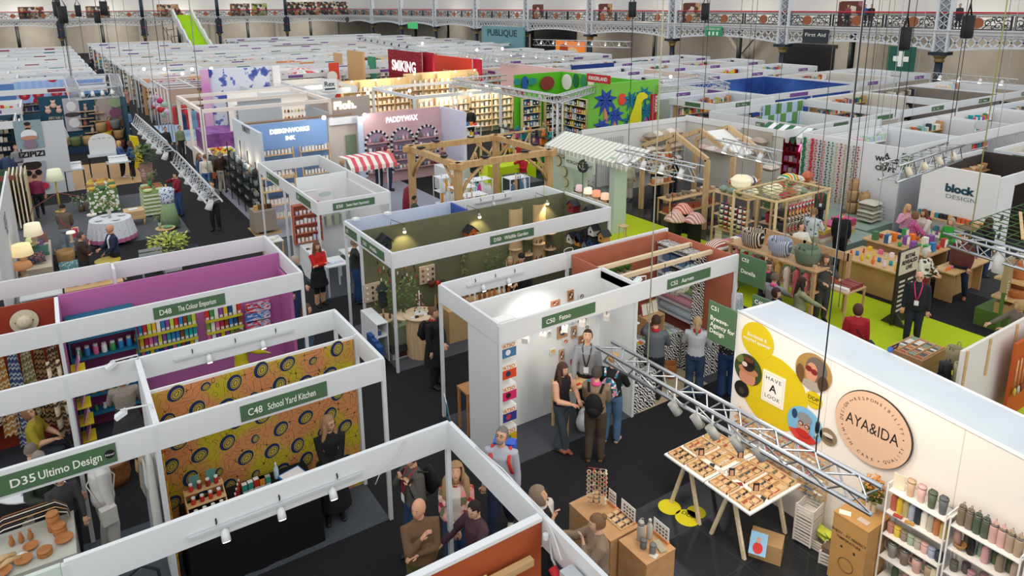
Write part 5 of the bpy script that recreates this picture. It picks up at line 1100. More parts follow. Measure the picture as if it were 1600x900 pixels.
gdisc('round photo of a grey haired woman in red sunglasses',1272,581,28,'a8844c',[(.08,.1,.3,.34,'6a6058'),(-.04,-.02,.17,.27,'c89070'),(-.12,.06,.09,.08,'7a1c1c'),(.04,.02,.09,.08,'7a1c1c'),(.0,-.42,.35,.2,'a89c90'),(.3,-.2,.14,.22,'4a3424'),(-.35,-.2,.12,.3,'6a4c2c')])
gdisc('round photo of a person in glasses and a red coat by blue windows',1258,664,27,'7ab4d8',[(-.3,.2,.08,.14,'23405c'),(.36,.1,.06,.16,'23405c'),(0,-.38,.42,.22,'c8382c'),(-.3,-.35,.2,.12,'d8443a'),(0,.0,.17,.26,'c8957c'),(0,.22,.2,.14,'8a8c90'),(-.08,.04,.075,.065,'2a2428'),(.1,.02,.075,.065,'2a2428'),(-.08,.04,.05,.045,'c8a090'),(.1,.02,.05,.045,'c8a090'),(0,-.2,.2,.1,'c02c28')])
gdisc('round dark photo below the straw hat picture',1160,607,11,'1c1b18',[(0,-.1,.2,.2,'3a342c')]);gdisc('small round photo of folded glasses beside the wooden sign',1295,682,13,'8a7a60',[(0,.1,.3,.12,'d8d0c4'),(0,-.15,.35,.15,'6a5a40'),(.1,-.05,.2,.06,'2c2c2c')])
o,c,w=gdisc('small yellow circle reading DDP',1272,625,13,YEL,[]);MB().text('DDP',(XF-.02,c.y,c.z),-Y1,Z1,.06,BLACK,t=0).bd('lettering',o);Bx(XF-.021,c.y-.08,c.z-.035,XF-.02,c.y+.08,c.z-.03,BLACK,'underline',o)
c=GX(1366,669,XF);R_=.50
t2=Tg('round_sign','large round AYA&IDA wooden sign on the white wall','sign',(XF-.02,c.y,c.z));MB().disc((XF-.03,c.y,c.z),R_+.01,-Y1,Z1,.02,M('2a2420'),48).bd('rim',t2);MB().disc((XF-.045,c.y,c.z),R_,-Y1,Z1,.02,M('d9b59a'),48).bd('disc',t2)
MB().text('AYA&IDA',(XF-.068,c.y,c.z-.055),-Y1,Z1,.16,M('1e1a18'),wid=.70,t=0).bd('lettering',t2)
m=MB()
def arc(txt,a0,a1,r,h=.042,inner=False):
 for i,ch in enumerate(txt):
  if ch==' ':continue
  a=a0+(a1-a0)*i/(len(txt)-1);rad=V((0,-cos(a),sin(a)));u=V((0,-sin(a),-cos(a)))if not inner else V((0,sin(a),cos(a)));u=V((0,-sin(a)*1,-cos(a)*1));v=rad
  if inner:u,v=-u,-rad
  p=V((XF-.068,c.y,c.z))+rad*r-v*h/2
  if ch=='.':m.disc(p+v*h/2,.008,u,v,0.001,M('1e1a18'),8)
  else:m.text(ch,p,u,v,h,M('1e1a18'),t=0)
D_=radians
arc('RESPONSIBILITY',D_(128),D_(22),R_*.82);arc('QUALITY',D_(-58),D_(-8),R_*.82,inner=True);arc('WITH CARE',D_(-152),D_(-82),R_*.82,inner=True);arc('DESIGN',D_(186),D_(150),R_*.82);arc('....',D_(-225),D_(-225+.01),R_*.82)
for a in(140,10,-70,-162):m.disc((XF-.068,c.y-R_*.82*cos(D_(a)),c.z+R_*.82*sin(D_(a))),.009,-Y1,Z1,.001,M('1e1a18'),8)
m.bd('lettering',t2)
t=None;SGC=['7a3c24','26262a','b8885c','c8c0a8','5a6a50','a84c38','d8c8b0','3c4a5c','8a5a4c']
for k,y0 in enumerate((6.28,5.72,5.16)):
 t=Tg('eyewear_rack','wooden wall rack of glasses, %s from the left below the circles'%ORD[k],'rack',(XF-.06,y0-.2,.9))
 for j in range(7):
  z=1.28-.11*j-.03*k*0;Bx(XF-.09,y0-.44,z,XF-.075,y0,z+.025,LW,'bar',t)
  for i in range(3):item('sunglasses',pick(SGC[2:]if k else SGC[:3]),(XF-.13,y0-.08-.145*i,z+.02),(.125,.12,.055),'%s pair of glasses on the %s bar of the %s wall rack'%(['left','middle','right'][i],ORD[j],ORD[k]),'glasses','glasses on the wall racks',-pi/2,'sunglasses')
 for s in(-.02,-.42):Bx(XF-.075,y0+s-.02,.6,XF-.05,y0+s,1.34,LW,'upright',t)
for k,(y0,y1)in enumerate(((5.78,6.54),(4.98,5.76))):
 t=table('white topped table with splayed wooden legs, %s of the eyewear pair'%['farther','nearer'][k],7.12,y0,8.22,y1,.84,M('f0efec',.4),WOOD('d8c4a0','e8d8b8'),.045,.025,.1,trestle=True)
TRY=WOOD('d0a878','e0bc8c')
def tray(label,x0,y0,x1,y1,nx,ny,cols=None,kind='sunglasses',nm='sunglasses'):
 t=Tg('display_tray',label,'tray',((x0+x1)/2,(y0+y1)/2,.84));Bx(x0,y0,.842,x1,y1,.850,TRY,'base',t);m=MB()
 for a in((x0,y0,x1,y0+.012),(x0,y1-.012,x1,y1),(x0,y0,x0+.012,y1),(x1-.012,y0,x1,y1),(x0,(y0+y1)/2-.005,x1,(y0+y1)/2+.005)):m.box(a[0],a[1],.85,a[2],a[3],.878,TRY)
 m.bd('rim',t)
 for i in range(nx):
  for j in range(ny):
   c_=pick(cols or SGC);item('sunglasses',c_,(x0+(x1-x0)*(i+.5)/nx,y0+(y1-y0)*(j+.5)/ny,.852),(min(.13,(x1-x0)/nx*.85),.10,.045),'%s glasses, column %s row %s of the %s'%(cname(c_),ORD[i],ORD[j],label.split(',')[0]),'glasses','glasses in the wooden trays',.1,'sunglasses')
DK=['1f1f24','3a2a24','26304a','5a2c24'];MX=SGC
tray('front left tray, dark lenses on the far table',7.16,6.18,7.42,6.5,2,3,DK);tray('second tray, sunglasses at the aisle edge of the far table',7.18,5.82,7.44,6.14,2,3,DK)
tray('third tray, glasses in the middle back of the far table',7.5,6.2,7.9,6.5,3,3,MX);tray('fourth tray, loose accessories on the far table',7.56,5.84,7.92,6.14,3,2,['2a2a2c','d8cfc0','8a3a30']);tray('fifth tray, glasses against the wall on the far table',7.95,5.84,8.2,6.5,2,5,MX)
tray('sixth tray, coloured glasses at the aisle edge of the near table',7.16,5.4,7.44,5.72,2,3,MX);tray('seventh tray, glasses at the near corner of the near table',7.16,5.02,7.46,5.36,2,3,MX)
tray('eighth tray, dark glasses in the middle of the near table',7.56,5.42,8.0,5.72,3,3,DK+MX);tray('ninth tray, clear glasses in the middle of the near table',7.56,5.02,8.0,5.36,3,3,MX);tray('tenth tray, glasses against the wall on the near table',8.03,5.02,8.2,5.7,1,5,MX)
for i,(x,y)in enumerate(((7.5,6.16),(7.94,5.8),(7.5,5.6),(7.52,5.2))):
 t=Tg('photo_holder','small photo in a wooden block, %s among the trays'%ORD[i],'photo holder',(x,y,.84));MB().rbox((x,y,.865),(.11,.05,.05),-.6,TRY).bd('block',t);MB().rbox((x,y,.95),(.085,.006,.13),-.6,M('2c2624')).bd('photo',t);MB().rbox((x-.003,y-.004,.94),(.05,.006,.08),-.6,M('c8957c')).bd('face_print',t)
for i,(x,y,c_)in enumerate(((7.5,5.95,'2c3236'),(7.5,5.78,'d8c8b0'),(7.49,5.46,'8a2c2c'),(7.52,5.08,'2c3236'))):m=MB();m.rbox((x,y,.845),(.1,.07,.006),.5+i,M(c_,.6));m.bd('leaflet',label='%s leaflet between the trays, %s from the far end'%(cname(c_),ORD[i]),cat='leaflet')
o=MB()
for px,py,r_ in((1046,793,.17),(1074,810,.18),(1088,801,.14)):q=G(px,py);o.cyl((q.x,q.y,.007),(q.x,q.y,.010+.0006*(px%7)),r_,r_,28,M('e0d018'))
f_=o.bd('floor_sticker',label='three joined yellow DDP circles stuck on the dark tiles',cat='sticker');q=G(1074,808);MB().text('DDP',(q.x,q.y,.016),V((.25,-1,0)),V((1,.25,0)),.075,BLACK,t=0).bd('lettering',f_)
PLY=NOISE('b98a5c','c29668',8,.6)
plinth('plywood plinth with the tall sunglasses tower',5.12,5.50,5.60,6.32,1.0,PLY);plinth('plywood plinth with insulated bottles, nearest to the foreground stand',5.22,4.98,5.70,5.46,1.0,PLY)
t=Tg('sunglasses_tower','tall honeycomb tower of sunglasses on the plywood plinth','display',(5.42,6.12,1.0));m=MB();
for j in range(8):
 for k in range(4):
  z=1.04+.065*j;c0=V((5.35+.05*(k-1.5)+.02*(j%2),6.12-.0*k,z));c0=V((5.37+.05*k-.05,6.12-.05*k+.05,z));m.tube([c0+V((.0+.028*cos(a)*.7,-.028*cos(a)*.7,.028*sin(a)))for a in[i*pi/3 for i in range(7)]],.006,4,M('e6d3b0'),False)
m.bd('honeycomb',t)
for j in range(8):
 for k in range(3):item('sunglasses',pick(SGC),(5.34+.055*k,6.14-.055*k,1.06+.065*j),(.1,.1,.05),'%s sunglasses on the %s tier of the tower'%(['left','middle','right'][k],ORD[j]),'glasses','sunglasses on the tower',.8,'sunglasses')
tray2=Tg('display_tray','wooden tray of dark sunglasses on the far plywood plinth','tray',(5.45,5.72,1.0));Bx(5.34,5.56,1.002,5.56,5.86,1.02,TRY,'base',tray2)
for i in range(2):
 for j in range(3):item('sunglasses',pick(DK),(5.4+.11*i,5.61+.1*j,1.02),(.1,.09,.04),'dark glasses, column %s row %s on the plinth tray'%(ORD[i],ORD[j]),'glasses','sunglasses on the plinth tray',.1,'sunglasses')
for i,(x,y,w,h)in enumerate(((5.57,5.98,.14,.2),(5.575,5.68,.26,.2),(5.68,5.2,.26,.2))):
 t=Tg('card_holder',['small portrait card','wide leaflet of eyewear','leaflet of line drawings'][i]+' standing in a wooden slot on the plinth','card holder',(x,y,1.0));Bx(x-.02,y-w/2,1.0,x+.02,y+w/2,1.025,M('d8843c'),'slot',t);Bx(x-.003,y-w/2,1.02,x+.003,y+w/2,1.02+h,M('e8e4de'),'card',t);m=MB()
 for a in range(3):
  for b in range(4):m.box(x-.005,y-w*.4+w*.2*b,1.05+.05*a,x-.004,y-w*.4+w*.2*b+w*.12,1.075+.05*a,M('4a4644'))
 m.bd('print',t)
def flask(label,loc,c,s=1.,kind='bottle',group='insulated bottles on the shelves',cat='bottle',rz=0.):
 k=('flask',kind,c)
 if k not in _IT:
  mm=M(c,.45);dk=M('8a8680',.35,.6);o_=bpy.data.objects.new({'handle':'insulated_flask','bottle':'insulated_bottle','tumbler':'straw_tumbler','cup':'lidded_cup','mug':'handled_mug'}[kind],None);parts=[]
  def mk(nm,m_):me=m_.bd(nm,None,origin=(0,0,0));d=me.data;bpy.data.objects.remove(me);parts.append((nm,d))
  b=MB()
  if kind=='bottle':b.lathe((0,0,0),[(.034,0),(.037,.01),(.037,.15),(.034,.175),(.019,.21),(.018,.225)],16,mm);mk('body',b);b=MB();b.lathe((0,0,.222),[(.020,0),(.021,.03),(.015,.04)],12,mm);mk('cap',b)
  if kind=='handle':b.lathe((0,0,0),[(.042,0),(.045,.01),(.045,.19),(.036,.215)],16,mm);mk('body',b);b=MB();b.lathe((0,0,.21),[(.040,0),(.040,.02)],14,dk);mk('steel_ring',b);b=MB();b.lathe((0,0,.23),[(.036,0),(.034,.02)],12,mm);b.tube([(-.034,0,.235),(-.034,0,.28),(0,0,.295),(.034,0,.28),(.034,0,.235)],.004,5,mm);mk('loop_lid',b)
  if kind=='tumbler':b.lathe((0,0,0),[(.030,0),(.033,.01),(.045,.17)],16,mm);mk('body',b);b=MB();b.lathe((0,0,.17),[(.047,0),(.045,.02),(.02,.03)],14,mm);b.tube([(.0,-.03,.19),(0,-.03,.215),(0,.02,.215),(0,.03,.19)],.005,5,mm);mk('lid',b)
  if kind=='cup':b.lathe((0,0,0),[(.035,0),(.038,.01),(.040,.10)],16,mm);mk('body',b);b=MB();b.lathe((0,0,.10),[(.042,0),(.040,.015),(.015,.02)],14,mm);mk('lid',b)
  if kind=='mug':b.lathe((0,0,0),[(.034,0),(.036,.05),(.044,.07),(.046,.16)],16,mm);mk('body',b);b=MB();b.lathe((0,0,.16),[(.048,0),(.046,.012),(.02,.016)],14,dk);mk('lid',b);b=MB();b.tube([(.04,0,.14),(.078,0,.14),(.08,0,.06),(.036,0,.05)],.008,6,mm);mk('handle',b)
  _IT[k]=(o_,parts)
 o_,parts=_IT[k];r=o_.copy();COL.objects.link(r);r.location=loc;r.scale=(s,s,s);r.rotation_euler=(0,0,rz);tag(r,label,cat,group)
 for nm,d in parts:c_=bpy.data.objects.new(nm,d);COL.objects.link(c_);c_.parent=r
 return r
for i,(x,y,c_,kd)in enumerate(((5.45,5.32,'a8a49c','handle'),(5.56,5.28,'b8b4ac','bottle'),(5.38,5.2,'5c5e5e','cup'),(5.42,5.08,'6a6a68','cup'))):flask('%s insulated %s, %s from the far side of the near plinth'%(cname(c_),kd.replace('handle','flask'),ORD[i]),(x,y,1.0),c_,1.05,kd,None)
m=MB();m.rbox((5.56,5.1,1.012),(.09,.2,.02),-.3,M('a89c84'));m.bd('pouch',label='flat grey pouch lying on the near plywood plinth',cat='pouch');m=MB();m.rbox((5.40,4.98+.06,1.004),(.09,.09,.004),.3,M('d8d0c4'));m.bd('leaflet',label='small photo leaflet at the near corner of the plinth',cat='leaflet')
KR=NOISE('b98a50','bf9258',10,.7)
t=plinth('tall cardboard pedestal printed with a round emblem',7.92,3.84,8.42,4.3,1.0,KR,'cardboard_pedestal','pedestal')
for s_,z,h in(('ENJOY - AT PERFECT',.74,.035),('TEMPERATURE',.67,.035)):MB().text(s_,(7.915,4.07,z),-Y1,Z1,h,M('3a2a1c'),t=0,bold=.01).bd('lettering',t)
m=MB();m.tube([(7.915,4.07+.1*cos(a),.33+.1*sin(a))for a in[i*2*pi/24 for i in range(25)]],.003,4,M('3a2a1c'),False);m.bd('round_emblem',t);m=MB();m.ball((7.915,4.15,.57),.018,M('3a2a1c'),6,(.2,1,1));m.ball((7.915,3.98,.57),.018,M('3a2a1c'),6,(.2,1,1.2));m.bd('icon',t)
t=Tg('vase','pale fluted vase of orange dried flowers on the cardboard pedestal','vase',(8.28,4.08,1.0));MB().lathe((8.25,4.05,1.0),[(.03,0),(.035,.02),(.03,.12),(.03,.2)],12,M('d8c4ac')).bd('left_tube',t);MB().lathe((8.32,4.02,1.0),[(.035,0),(.035,.02),(.032,.15),(.03,.22)],12,M('d8c4ac')).bd('right_tube',t)
rr=random.Random(5)
def flowers(nm,m_,n,c,r,z0,z1,sz):
 b=MB()
 for i in range(n):
  a=rr.uniform(0,6.28);q=r*sqrt(rr.random());z=rr.uniform(z0,z1);p=V((c[0]+q*cos(a),c[1]+q*sin(a),z));d=V((rr.uniform(-1,1),rr.uniform(-1,1),rr.uniform(0,1))).normalized();w=d.cross(Z1).normalized()*sz*.5;b.quad(p-w,p-d*sz*.3+Z1*sz*.2,p+w,p+d*sz,m_)
 return b.bd(nm,t)
flowers('foliage',M('5a6a2c'),160,(8.28,4.03),.12,1.2,1.42,.05);flowers('blossom',M('d08a3c'),260,(8.28,4.03),.13,1.28,1.5,.03)
for i,(x,y)in enumerate(((8.05,3.98),(8.0,4.2))):m=MB();m.rbox((x,y,1.006),(.09,.14,.006),.5*i,M(['c8b4a4','efe6d4'][i],.6));m.bd('leaflet',label='%s on the cardboard pedestal'%['small photo leaflet lying','cream folded card standing'][i],cat='leaflet')
CR=M('dcd6cc')
def crate(label,x,y,z,w,d,h,rz=0.):
 t=Tg('folding_crate',label,'crate',(x,y,z),rz);m=MB()
 for i in range(4):
  for s in(-1,1):m.box(-w/2,s*d/2-.008,h*i/4+.01,w/2,s*d/2+.008,h*i/4+h*.17,CR);m.box(s*w/2-.008,-d/2,h*i/4+.01,s*w/2+.008,d/2,h*i/4+h*.17,CR)
 for sx in(-1,1):
  for sy in(-1,1):m.box(sx*w/2-.012,sy*d/2-.012,0,sx*w/2+.012,sy*d/2+.012,h,CR)
 m.bd('slatted_sides',t,world=False);Bx(-w/2,-d/2,.0,w/2,d/2,.012,CR,'base',t,world=False);return t
for i in range(3):crate('beige slatted crate under the table end, %s from the floor'%ORD[i],8.25,4.83,.04+.2*i,.3,.24,.19,.15)
crate('low beige crate holding the green packs against the wall',8.33,4.62,0,.28,.22,.16,.1);crate('beige crate of folded brown cloths near the pedestal',8.2,4.42,0,.3,.22,.2,.3)
for i in range(4):item('cushion',MULTI(['c8e02c','e8f07a','d0d83c'],60),(8.36-.04*(i%2),4.66-.09*(i//2)*1.1,.13+.09*(i%2)),(.18,.14,.09),'lime checked cloth pack, %s in the low crate'%ORD[i],'cloth','lime cloth packs',.4*i,'cloth_pack',.3)
for i in range(2):item('towel','7a6454',(8.2,4.42,.14+.05*i),(.24,.17,.05),'folded brown cloth, %s in the crate by the pedestal'%['lower','upper'][i],'cloth',name='folded_cloth')
m=MB();m.rbox((7.55,4.98,.14),(.3,.42,.28),.5,M('b08c60'));m.bd('cardboard_box',label='open cardboard box under the near table',cat='box');photo('magazine with a red coated person lying against the cardboard box',(7.36,4.98,.26),V((.5,-.85,0)),V((.7,.4,.6)),.22,.3,'8ab8d8',[(0,-.2,.3,.25,'c82c28'),(0,.15,.12,.14,'c8957c')],'magazine',.01)
FL=['7a6c5c','57604c','c8a098','a8907c','5c5c5c','b88c84','c8b49c']
def bshelf(label,y1,y0,k):
 t=Tg('bottle_shelf',label,'shelf unit',(8.34,(y0+y1)/2,0));W_=M('efece6')
 for z in(.23,.56,.89,1.22,1.53):Bx(8.19,y0+.015,z-.015,8.48,y1-.015,z,W_,'shelf',t)
 for y in(y0+.008,y1-.008):
  m=MB();
  for x in(8.19,8.47):m.box(x-.008,y-.008,0,x+.008,y+.008,1.62,W_)
  m.box(8.19,y-.008,1.604,8.47,y+.008,1.62,W_);m.bd('side_frame',t)
bshelf('white metal shelf unit of tumblers and cups by the cardboard pedestal',3.82,3.12,0);bshelf('white metal shelf unit of flasks with loop lids',3.09,2.36,1);bshelf('white metal shelf unit at the edge of the bottle display',2.33,1.6,2)
def brow(y1,y0,z,n,kd,cols,lab,x=8.30,s=1.0,dx=0):
 for i in range(n):c_=cols[i%len(cols)];flask('%s %s, %s from the left on the %s'%(cname(c_),{'handle':'loop flask','bottle':'bottle','tumbler':'straw tumbler','cup':'lidded cup','mug':'handled mug'}[kd],nth(i),lab),(x+dx*(i%2),y1+(y0-y1)*(i+.5)/n,z),c_,s,kd,None,'bottle',pi/2 if kd=='mug' else 0)
brow(3.66,3.16,1.53,4,'tumbler',['c8a888','d4aca4','57604c','5c5e60'],'top of the tumbler shelf unit',s=1.15)
brow(3.8,3.14,1.22,9,'bottle',['b8624c','d8b83c','b8a878','a8b0c0','2c3440','ece4d8','b8b09c','b8744c','b8a468'],'second shelf of the tumbler unit',s=1.1)
brow(3.8,3.14,.89,8,'cup',['b07868','d0b040','8a7a6c','98a890','a8a090','d0a8a0','98a0b4','2c3648'],'third shelf of the tumbler unit',s=1.1)
brow(3.78,3.18,.56,4,'mug',['8a8a88','7a6c60','d0a498','a89478'],'fourth shelf of the tumbler unit',s=1.25);brow(3.7,3.2,.23,4,'bottle',['4a5844','c89a94','a89078','5c5e60'],'lowest shelf of the tumbler unit',s=1.1)
brow(3.06,2.4,1.53,8,'handle',['7a6c58','7a6c5c','4c5848','50584a','c8a098','cca49c','a8947c','a8927c'],'top of the loop flask unit')
brow(3.06,2.4,1.22,9,'bottle',['b08a84','6a6c68','1c1c1e','8aa08c','c8989a','57604c','8a7a68','57604c','a89888'],'second shelf of the loop flask unit',s=1.05,dx=.08)
brow(3.06,2.4,.89,7,'cup',['5c5856','5c5856','a8808a','a8808a','a88c78','b09480','8a7a68'],'third shelf of the loop flask unit',s=1.1,dx=.08);brow(3.06,2.4,.56,6,'cup',['8a9a8c','c8a098','5c5e60'],'fourth shelf of the loop flask unit')
brow(2.3,1.9,1.53,4,'handle',['a89480','7a6c5c'],'top of the edge shelf unit');brow(2.3,1.9,1.22,4,'bottle',['b0603c','a89888'],'second shelf of the edge unit')
for y,z in((3.74,1.53),):m=MB();m.rbox((8.3,3.74,z+.11),(.13,.01,.2),pi/2+.2,M('e8dcc0'));m.bd('info_card',label='cream info card standing at the top left of the bottle shelves',cat='card')
m=MB();m.rbox((8.26,3.22,.68),(.1,.01,.2),pi/2,M('e8dcb8'));m.bd('info_card',label='cream card standing at the right of the mug shelf',cat='card')
item('bowl',WOOD('8a6238','b08850',(9,9,9)),(8.28,2.98,1.23),(.14,.14,.07),'woven bowl of cords on the loop flask shelves',name='woven_bowl')
for i,(y,c_)in enumerate(((3.66,'b84c38'),(3.52,'c8964c'))):m=MB();m.rbox((8.21,y,1.232),(.05,.1,.02),.2,M(c_,.6));m.bd('pouch',label='%s pouch lying before the bottles on the second shelf'%cname(c_),cat='pouch')
truss('big aluminium truss hanging across the sunglasses stand',(5.62,6.27,3.2),(5.75,2.78,3.2),.26,.026,'tri',0,8,-1)
for i,(px,py)in enumerate(((1053,635),(1088,655),(1112,672),(1150,690),(1185,705))):
 q=G(px,py,2.95);t=Tg('stage_lamp','white cylinder spotlight clamped under the big truss, %s from the left'%ORD[i],'spotlight',q);Cy(q+Z1*.02,q+Z1*.2,.012,.012,6,WH,'clamp',t);Cy(q+V((-.02,.03,.04)),q+V((.03,-.05,-.08)),.05,.055,14,M('a9a9a4'),'housing',t);Cy(q+V((.03,-.05,-.08)),q+V((.032,-.053,-.085)),.04,.04,12,M('8a8a84',.3),'lens',t)
cable('thick black steel wire with hook holding the right end of the truss',[(5.72,3.35,3.3),(5.72,3.36,3.55),(5.72,3.35,12)],.007,'2a2b2e');m=MB();m.lathe((5.72,3.36,3.5),[(.012,0),(.02,.02),(.02,.1),(.012,.12)],8,BLACK);m.tube([(5.72,3.36,3.5),(5.75,3.36,3.46),(5.72,3.36,3.42),(5.69,3.36,3.46),(5.72,3.36,3.5)],.008,5,ALU);m.bd('hook',label='black turnbuckle and shackle at the truss end',cat='hook')
cable('pale rope holding the left end of the big truss',[(5.62,5.5,3.25),(5.62,5.5,12)],.008,'c8c8a8')
cable('coiled grey cable tied inside the big truss',[(5.68+.03*sin(a*3),3.9+.16*cos(a),3.15+.06*sin(a))for a in[i*.5 for i in range(26)]],.008,'8a8c90','power_cable')
lamp('AREA',(6.2,3.6,4.2),60,(1,.86,.68),.8,(8.4,3.6,1.0));lamp('AREA',(6.4,5.6,4.2),40,(1,.88,.72),.8,(8.2,5.4,.8))
lamp('SPOT',(6.6,8.75,2.6),30,(1,.97,.92),.1,(6.7,9.6,1.2),120)
def PX(S,kind,p0,p1,z,m=None,z0=0.,d=FD,t=.05,name='wall_panel'):
 a,b=G(p0[0],p0[1],z),G(p1[0],p1[1],z)
 if abs(a.x-b.x)>abs(a.y-b.y):
  y=(a.y+b.y)/2;x0,x1=sorted((a.x,b.x))
  (S.wx(x0,x1,y,m,z,z0,t,name)if kind=='w' else S.fx(x0,x1,y,z,d,m));return x0,x1,y
 x=(a.x+b.x)/2;y0,y1=sorted((a.y,b.y))
 (S.wy(y0,y1,x,m,z,z0,t,name)if kind=='w' else S.fy(y0,y1,x,z,d,m));return y0,y1,x
BOARDN=['Maegen','Lund','Ginger','Talking','Bramble','Poppy','Harbour','Studio','Folk','Meadow','Archive','Paper','Kiln','Juniper']
def gen(label,x0,y0,x1,y1,inside='e4e5e6',goods=None,lvl=1,sign=GREEN_SIGN,z=T,shelf=True,side=True,top='dfe2e4',seed=0,group=None,nb=1,backw=True,full=None,sid=None):
 sid=sid or ' '.join(label.split()[:7])
 rr=random.Random(seed or int(abs(x0*31+y0*17)));S=Stand(label,(x0+x1)/2,(y0+y1)/2,group=group);tm=M(top,.6);im=M(inside,.8)if isinstance(inside,str)else inside
 S.fx(x0,x1,y0,z,m=tm).fx(x0,x1,y1,z,m=tm).fy(y0+.03,y1-.03,x0,z,m=tm).fy(y0+.03,y1-.03,x1,z,m=tm)
 if backw:S.wx(x0+.05,x1-.05,y1-.08,im,z-.06)
 if side:S.wy(y0+.1 if rr.random()<.5 else(y0+y1)/2,y1-.1,x1-.06,im,z-.06)
 if full:S.wx(x0+.03,x0+(x1-x0)*full,y0+.05,tm,z-.3)
 S.post((x0,y0),(x1,y0))
 for k in range(nb):
  xc=x0+(x1-x0)*(k+.25+.3*rr.random())/nb;S.board(y=y0-.026,a=xc,b=xc+min(1.1,(x1-x0)*.4),m=sign,txt=((rr.choice('CDEF')+str(rr.randint(10,88)),.08,'L'),(rr.choice(BOARDN),.4,'L'))if lvl else(),th=.09,bold=0)
  if x0>20:yc=y0+(y1-y0)*.3;S.board(x=x0-.026,a=yc,b=yc+min(1.,(y1-y0)*.4),m=sign)
 if shelf:
  sx0,sx1=x0+.2,x1-.25;cols=goods or rr.choice([CLOUD,BRIGHT,BOOKS,PASTEL,CLOUD]);wood=rr.choice(['e8e8e6','c8a070','3a3a3c','f0efec'])
  t=Tg('shelf_unit','shelves of %s goods in %s'%(cname(cols[0]),sid),'shelf unit',((sx0+sx1)/2,y1-.3,0));hs=[.5+.42*i for i in range(5)]
  for h in hs:Bx(sx0,y1-.42,h-.03,sx1,y1-.12,h,M(wood,.6),'shelf',t)
  for x in(sx0,sx1):Bx(x-.02,y1-.42,0,x+.02,y1-.12,2.5,M(wood,.6),'side_panel',t)
  m=MB()
  for h in hs:
   x=sx0+.06
   while x<sx1-.2:
    w=rr.uniform(.08,.22);hh=rr.uniform(.12,.32);m.box(x,y1-.36,h,x+w*.85,y1-.2,h+hh,M(rr.choice(cols),.7));x+=w+.02
  tag(m.bd('goods',t),kind='stuff')
  if lvl:
   tx=x0+.5+rr.random()*max(.1,(x1-x0)-2.2);yy=y0+.35;t=table('display table of %s'%sid,tx,yy,tx+1.3,yy+.5,.85,M(rr.choice(['efefed','c8a070','e0dcd4']),.6))
   row(rr.choice(['box','candle','bowl','vase']),(tx+.06,yy+.25,.85),(tx+1.24,yy+.25,.85),6,(.12,.12,.14),cols,'on table of %s'%sid,'goods on table of %s'%sid,jit=.3)
 return S
TEAL=M('1b4a60')
S=Stand('dark teal shell stand hung with soft toys and bags',1.5,45);x0,x1,y=PX(S,'w',(58,152),(186,143),3.0,TEAL)
YT=y;S.wy(y-3.2,y,x1,TEAL,3.0).wx(x0-6,x0,y-.4,TEAL,2.2);S.fy(y-.1,y+4,x1+.02)
def tw(px,py,yy=None):return GY(px,py,(yy or YT)-.06)
photo('tall picture of mugs on the dark teal wall',tw(113,179),X1,Z1,.75,1.8,'b8b4c0',[(0,.25,.3,.15,'e8e4e8'),(0,0,.5,.07,'4a4044'),(.05,-.25,.35,.15,'e8e8ec')],'wall_picture',.03);photo('large pastel food picture on the dark teal wall',tw(175,174),X1,Z1,1.55,1.75,'7a8468',[(-.25,.1,.25,.4,'b8a8a0'),(.1,-.05,.2,.15,'9a5a7c'),(.2,-.35,.3,.12,'8a5a38'),(.15,.3,.25,.18,'a8b894')],'wall_picture',.03)
for i,(px,py)in enumerate(((84,169),(76,178),(93,177))):q=tw(px,py);item('toy','e0b8a8',q,(.42,.2,.4),'pink animal head, %s on the dark teal wall'%ORD[i],'wall ornament','animal heads on the teal wall',name='animal_head')
for j in range(4):
 q0,q1=tw(76,187+j*5),tw(100,186+j*5);row('toy',q0,q1,8,(.1,.1,.14),['d8c8b0','b8a090','8a9aa0'],'in the %s line on the teal wall'%ORD[j],'small hangers on the teal wall',name='small_hanger')
for i,(px,py)in enumerate(((134,173),(134,184),(134,196),(145,206),(150,176),(152,188))):
 q=tw(px,py);Bx(q.x-.38,YT-.3,q.z-.04,q.x+.38,YT-.04,q.z,M('c8a888'),'wall_shelf',label='small wooden wall shelf, %s of the toy shelves on teal'%ORD[i],cat='shelf',group='toy shelves on the teal wall');item('toy',['c8a8a0','8a8078','b0604c','d8c8b8'][i%4],(q.x,YT-.17,q.z),(.26,.2,.38),'soft toy, %s of those sitting on the teal wall shelves'%ORD[i],'soft toy','soft toys on the teal shelves',name='soft_toy')
q=tw(173,203);Bx(q.x-1.,YT-.35,q.z-.05,q.x+1.,YT-.04,q.z,M('c8a888'),'wall_shelf',label='long wooden wall shelf of little figures on teal',cat='shelf');row('toy',(q.x-.95,YT-.2,q.z),(q.x+.95,YT-.2,q.z),11,(.14,.12,.2),['d8c0b0','a87860','e0d8cc'],'on the long teal wall shelf','little figures on the long teal shelf',name='small_figure')
for i,px in enumerate((82,93,103)):q=tw(px,226);m=MB();m.prism([(q.x-.32,q.y-.1,q.z),(q.x+.32,q.y-.1,q.z),(q.x+.05,q.y-.1,q.z+1.1),(q.x-.05,q.y-.1,q.z+1.1)],(0,.06,0),M(['d8d4d8','c8c8d0','dcd8dc'][i],.8));m.bd('hanging_bag',label='pale triangular cloth bag, %s on the teal wall'%ORD[i],cat='bag',group='cloth bags on the teal wall')
plinth('dark blue low plinth of baskets at the teal wall',x0+.3,YT-1.3,x0+2.6,YT-.9,.35,M('1f3a56'));BK=WOOD('a8804c','c8a470',(9,9,9))
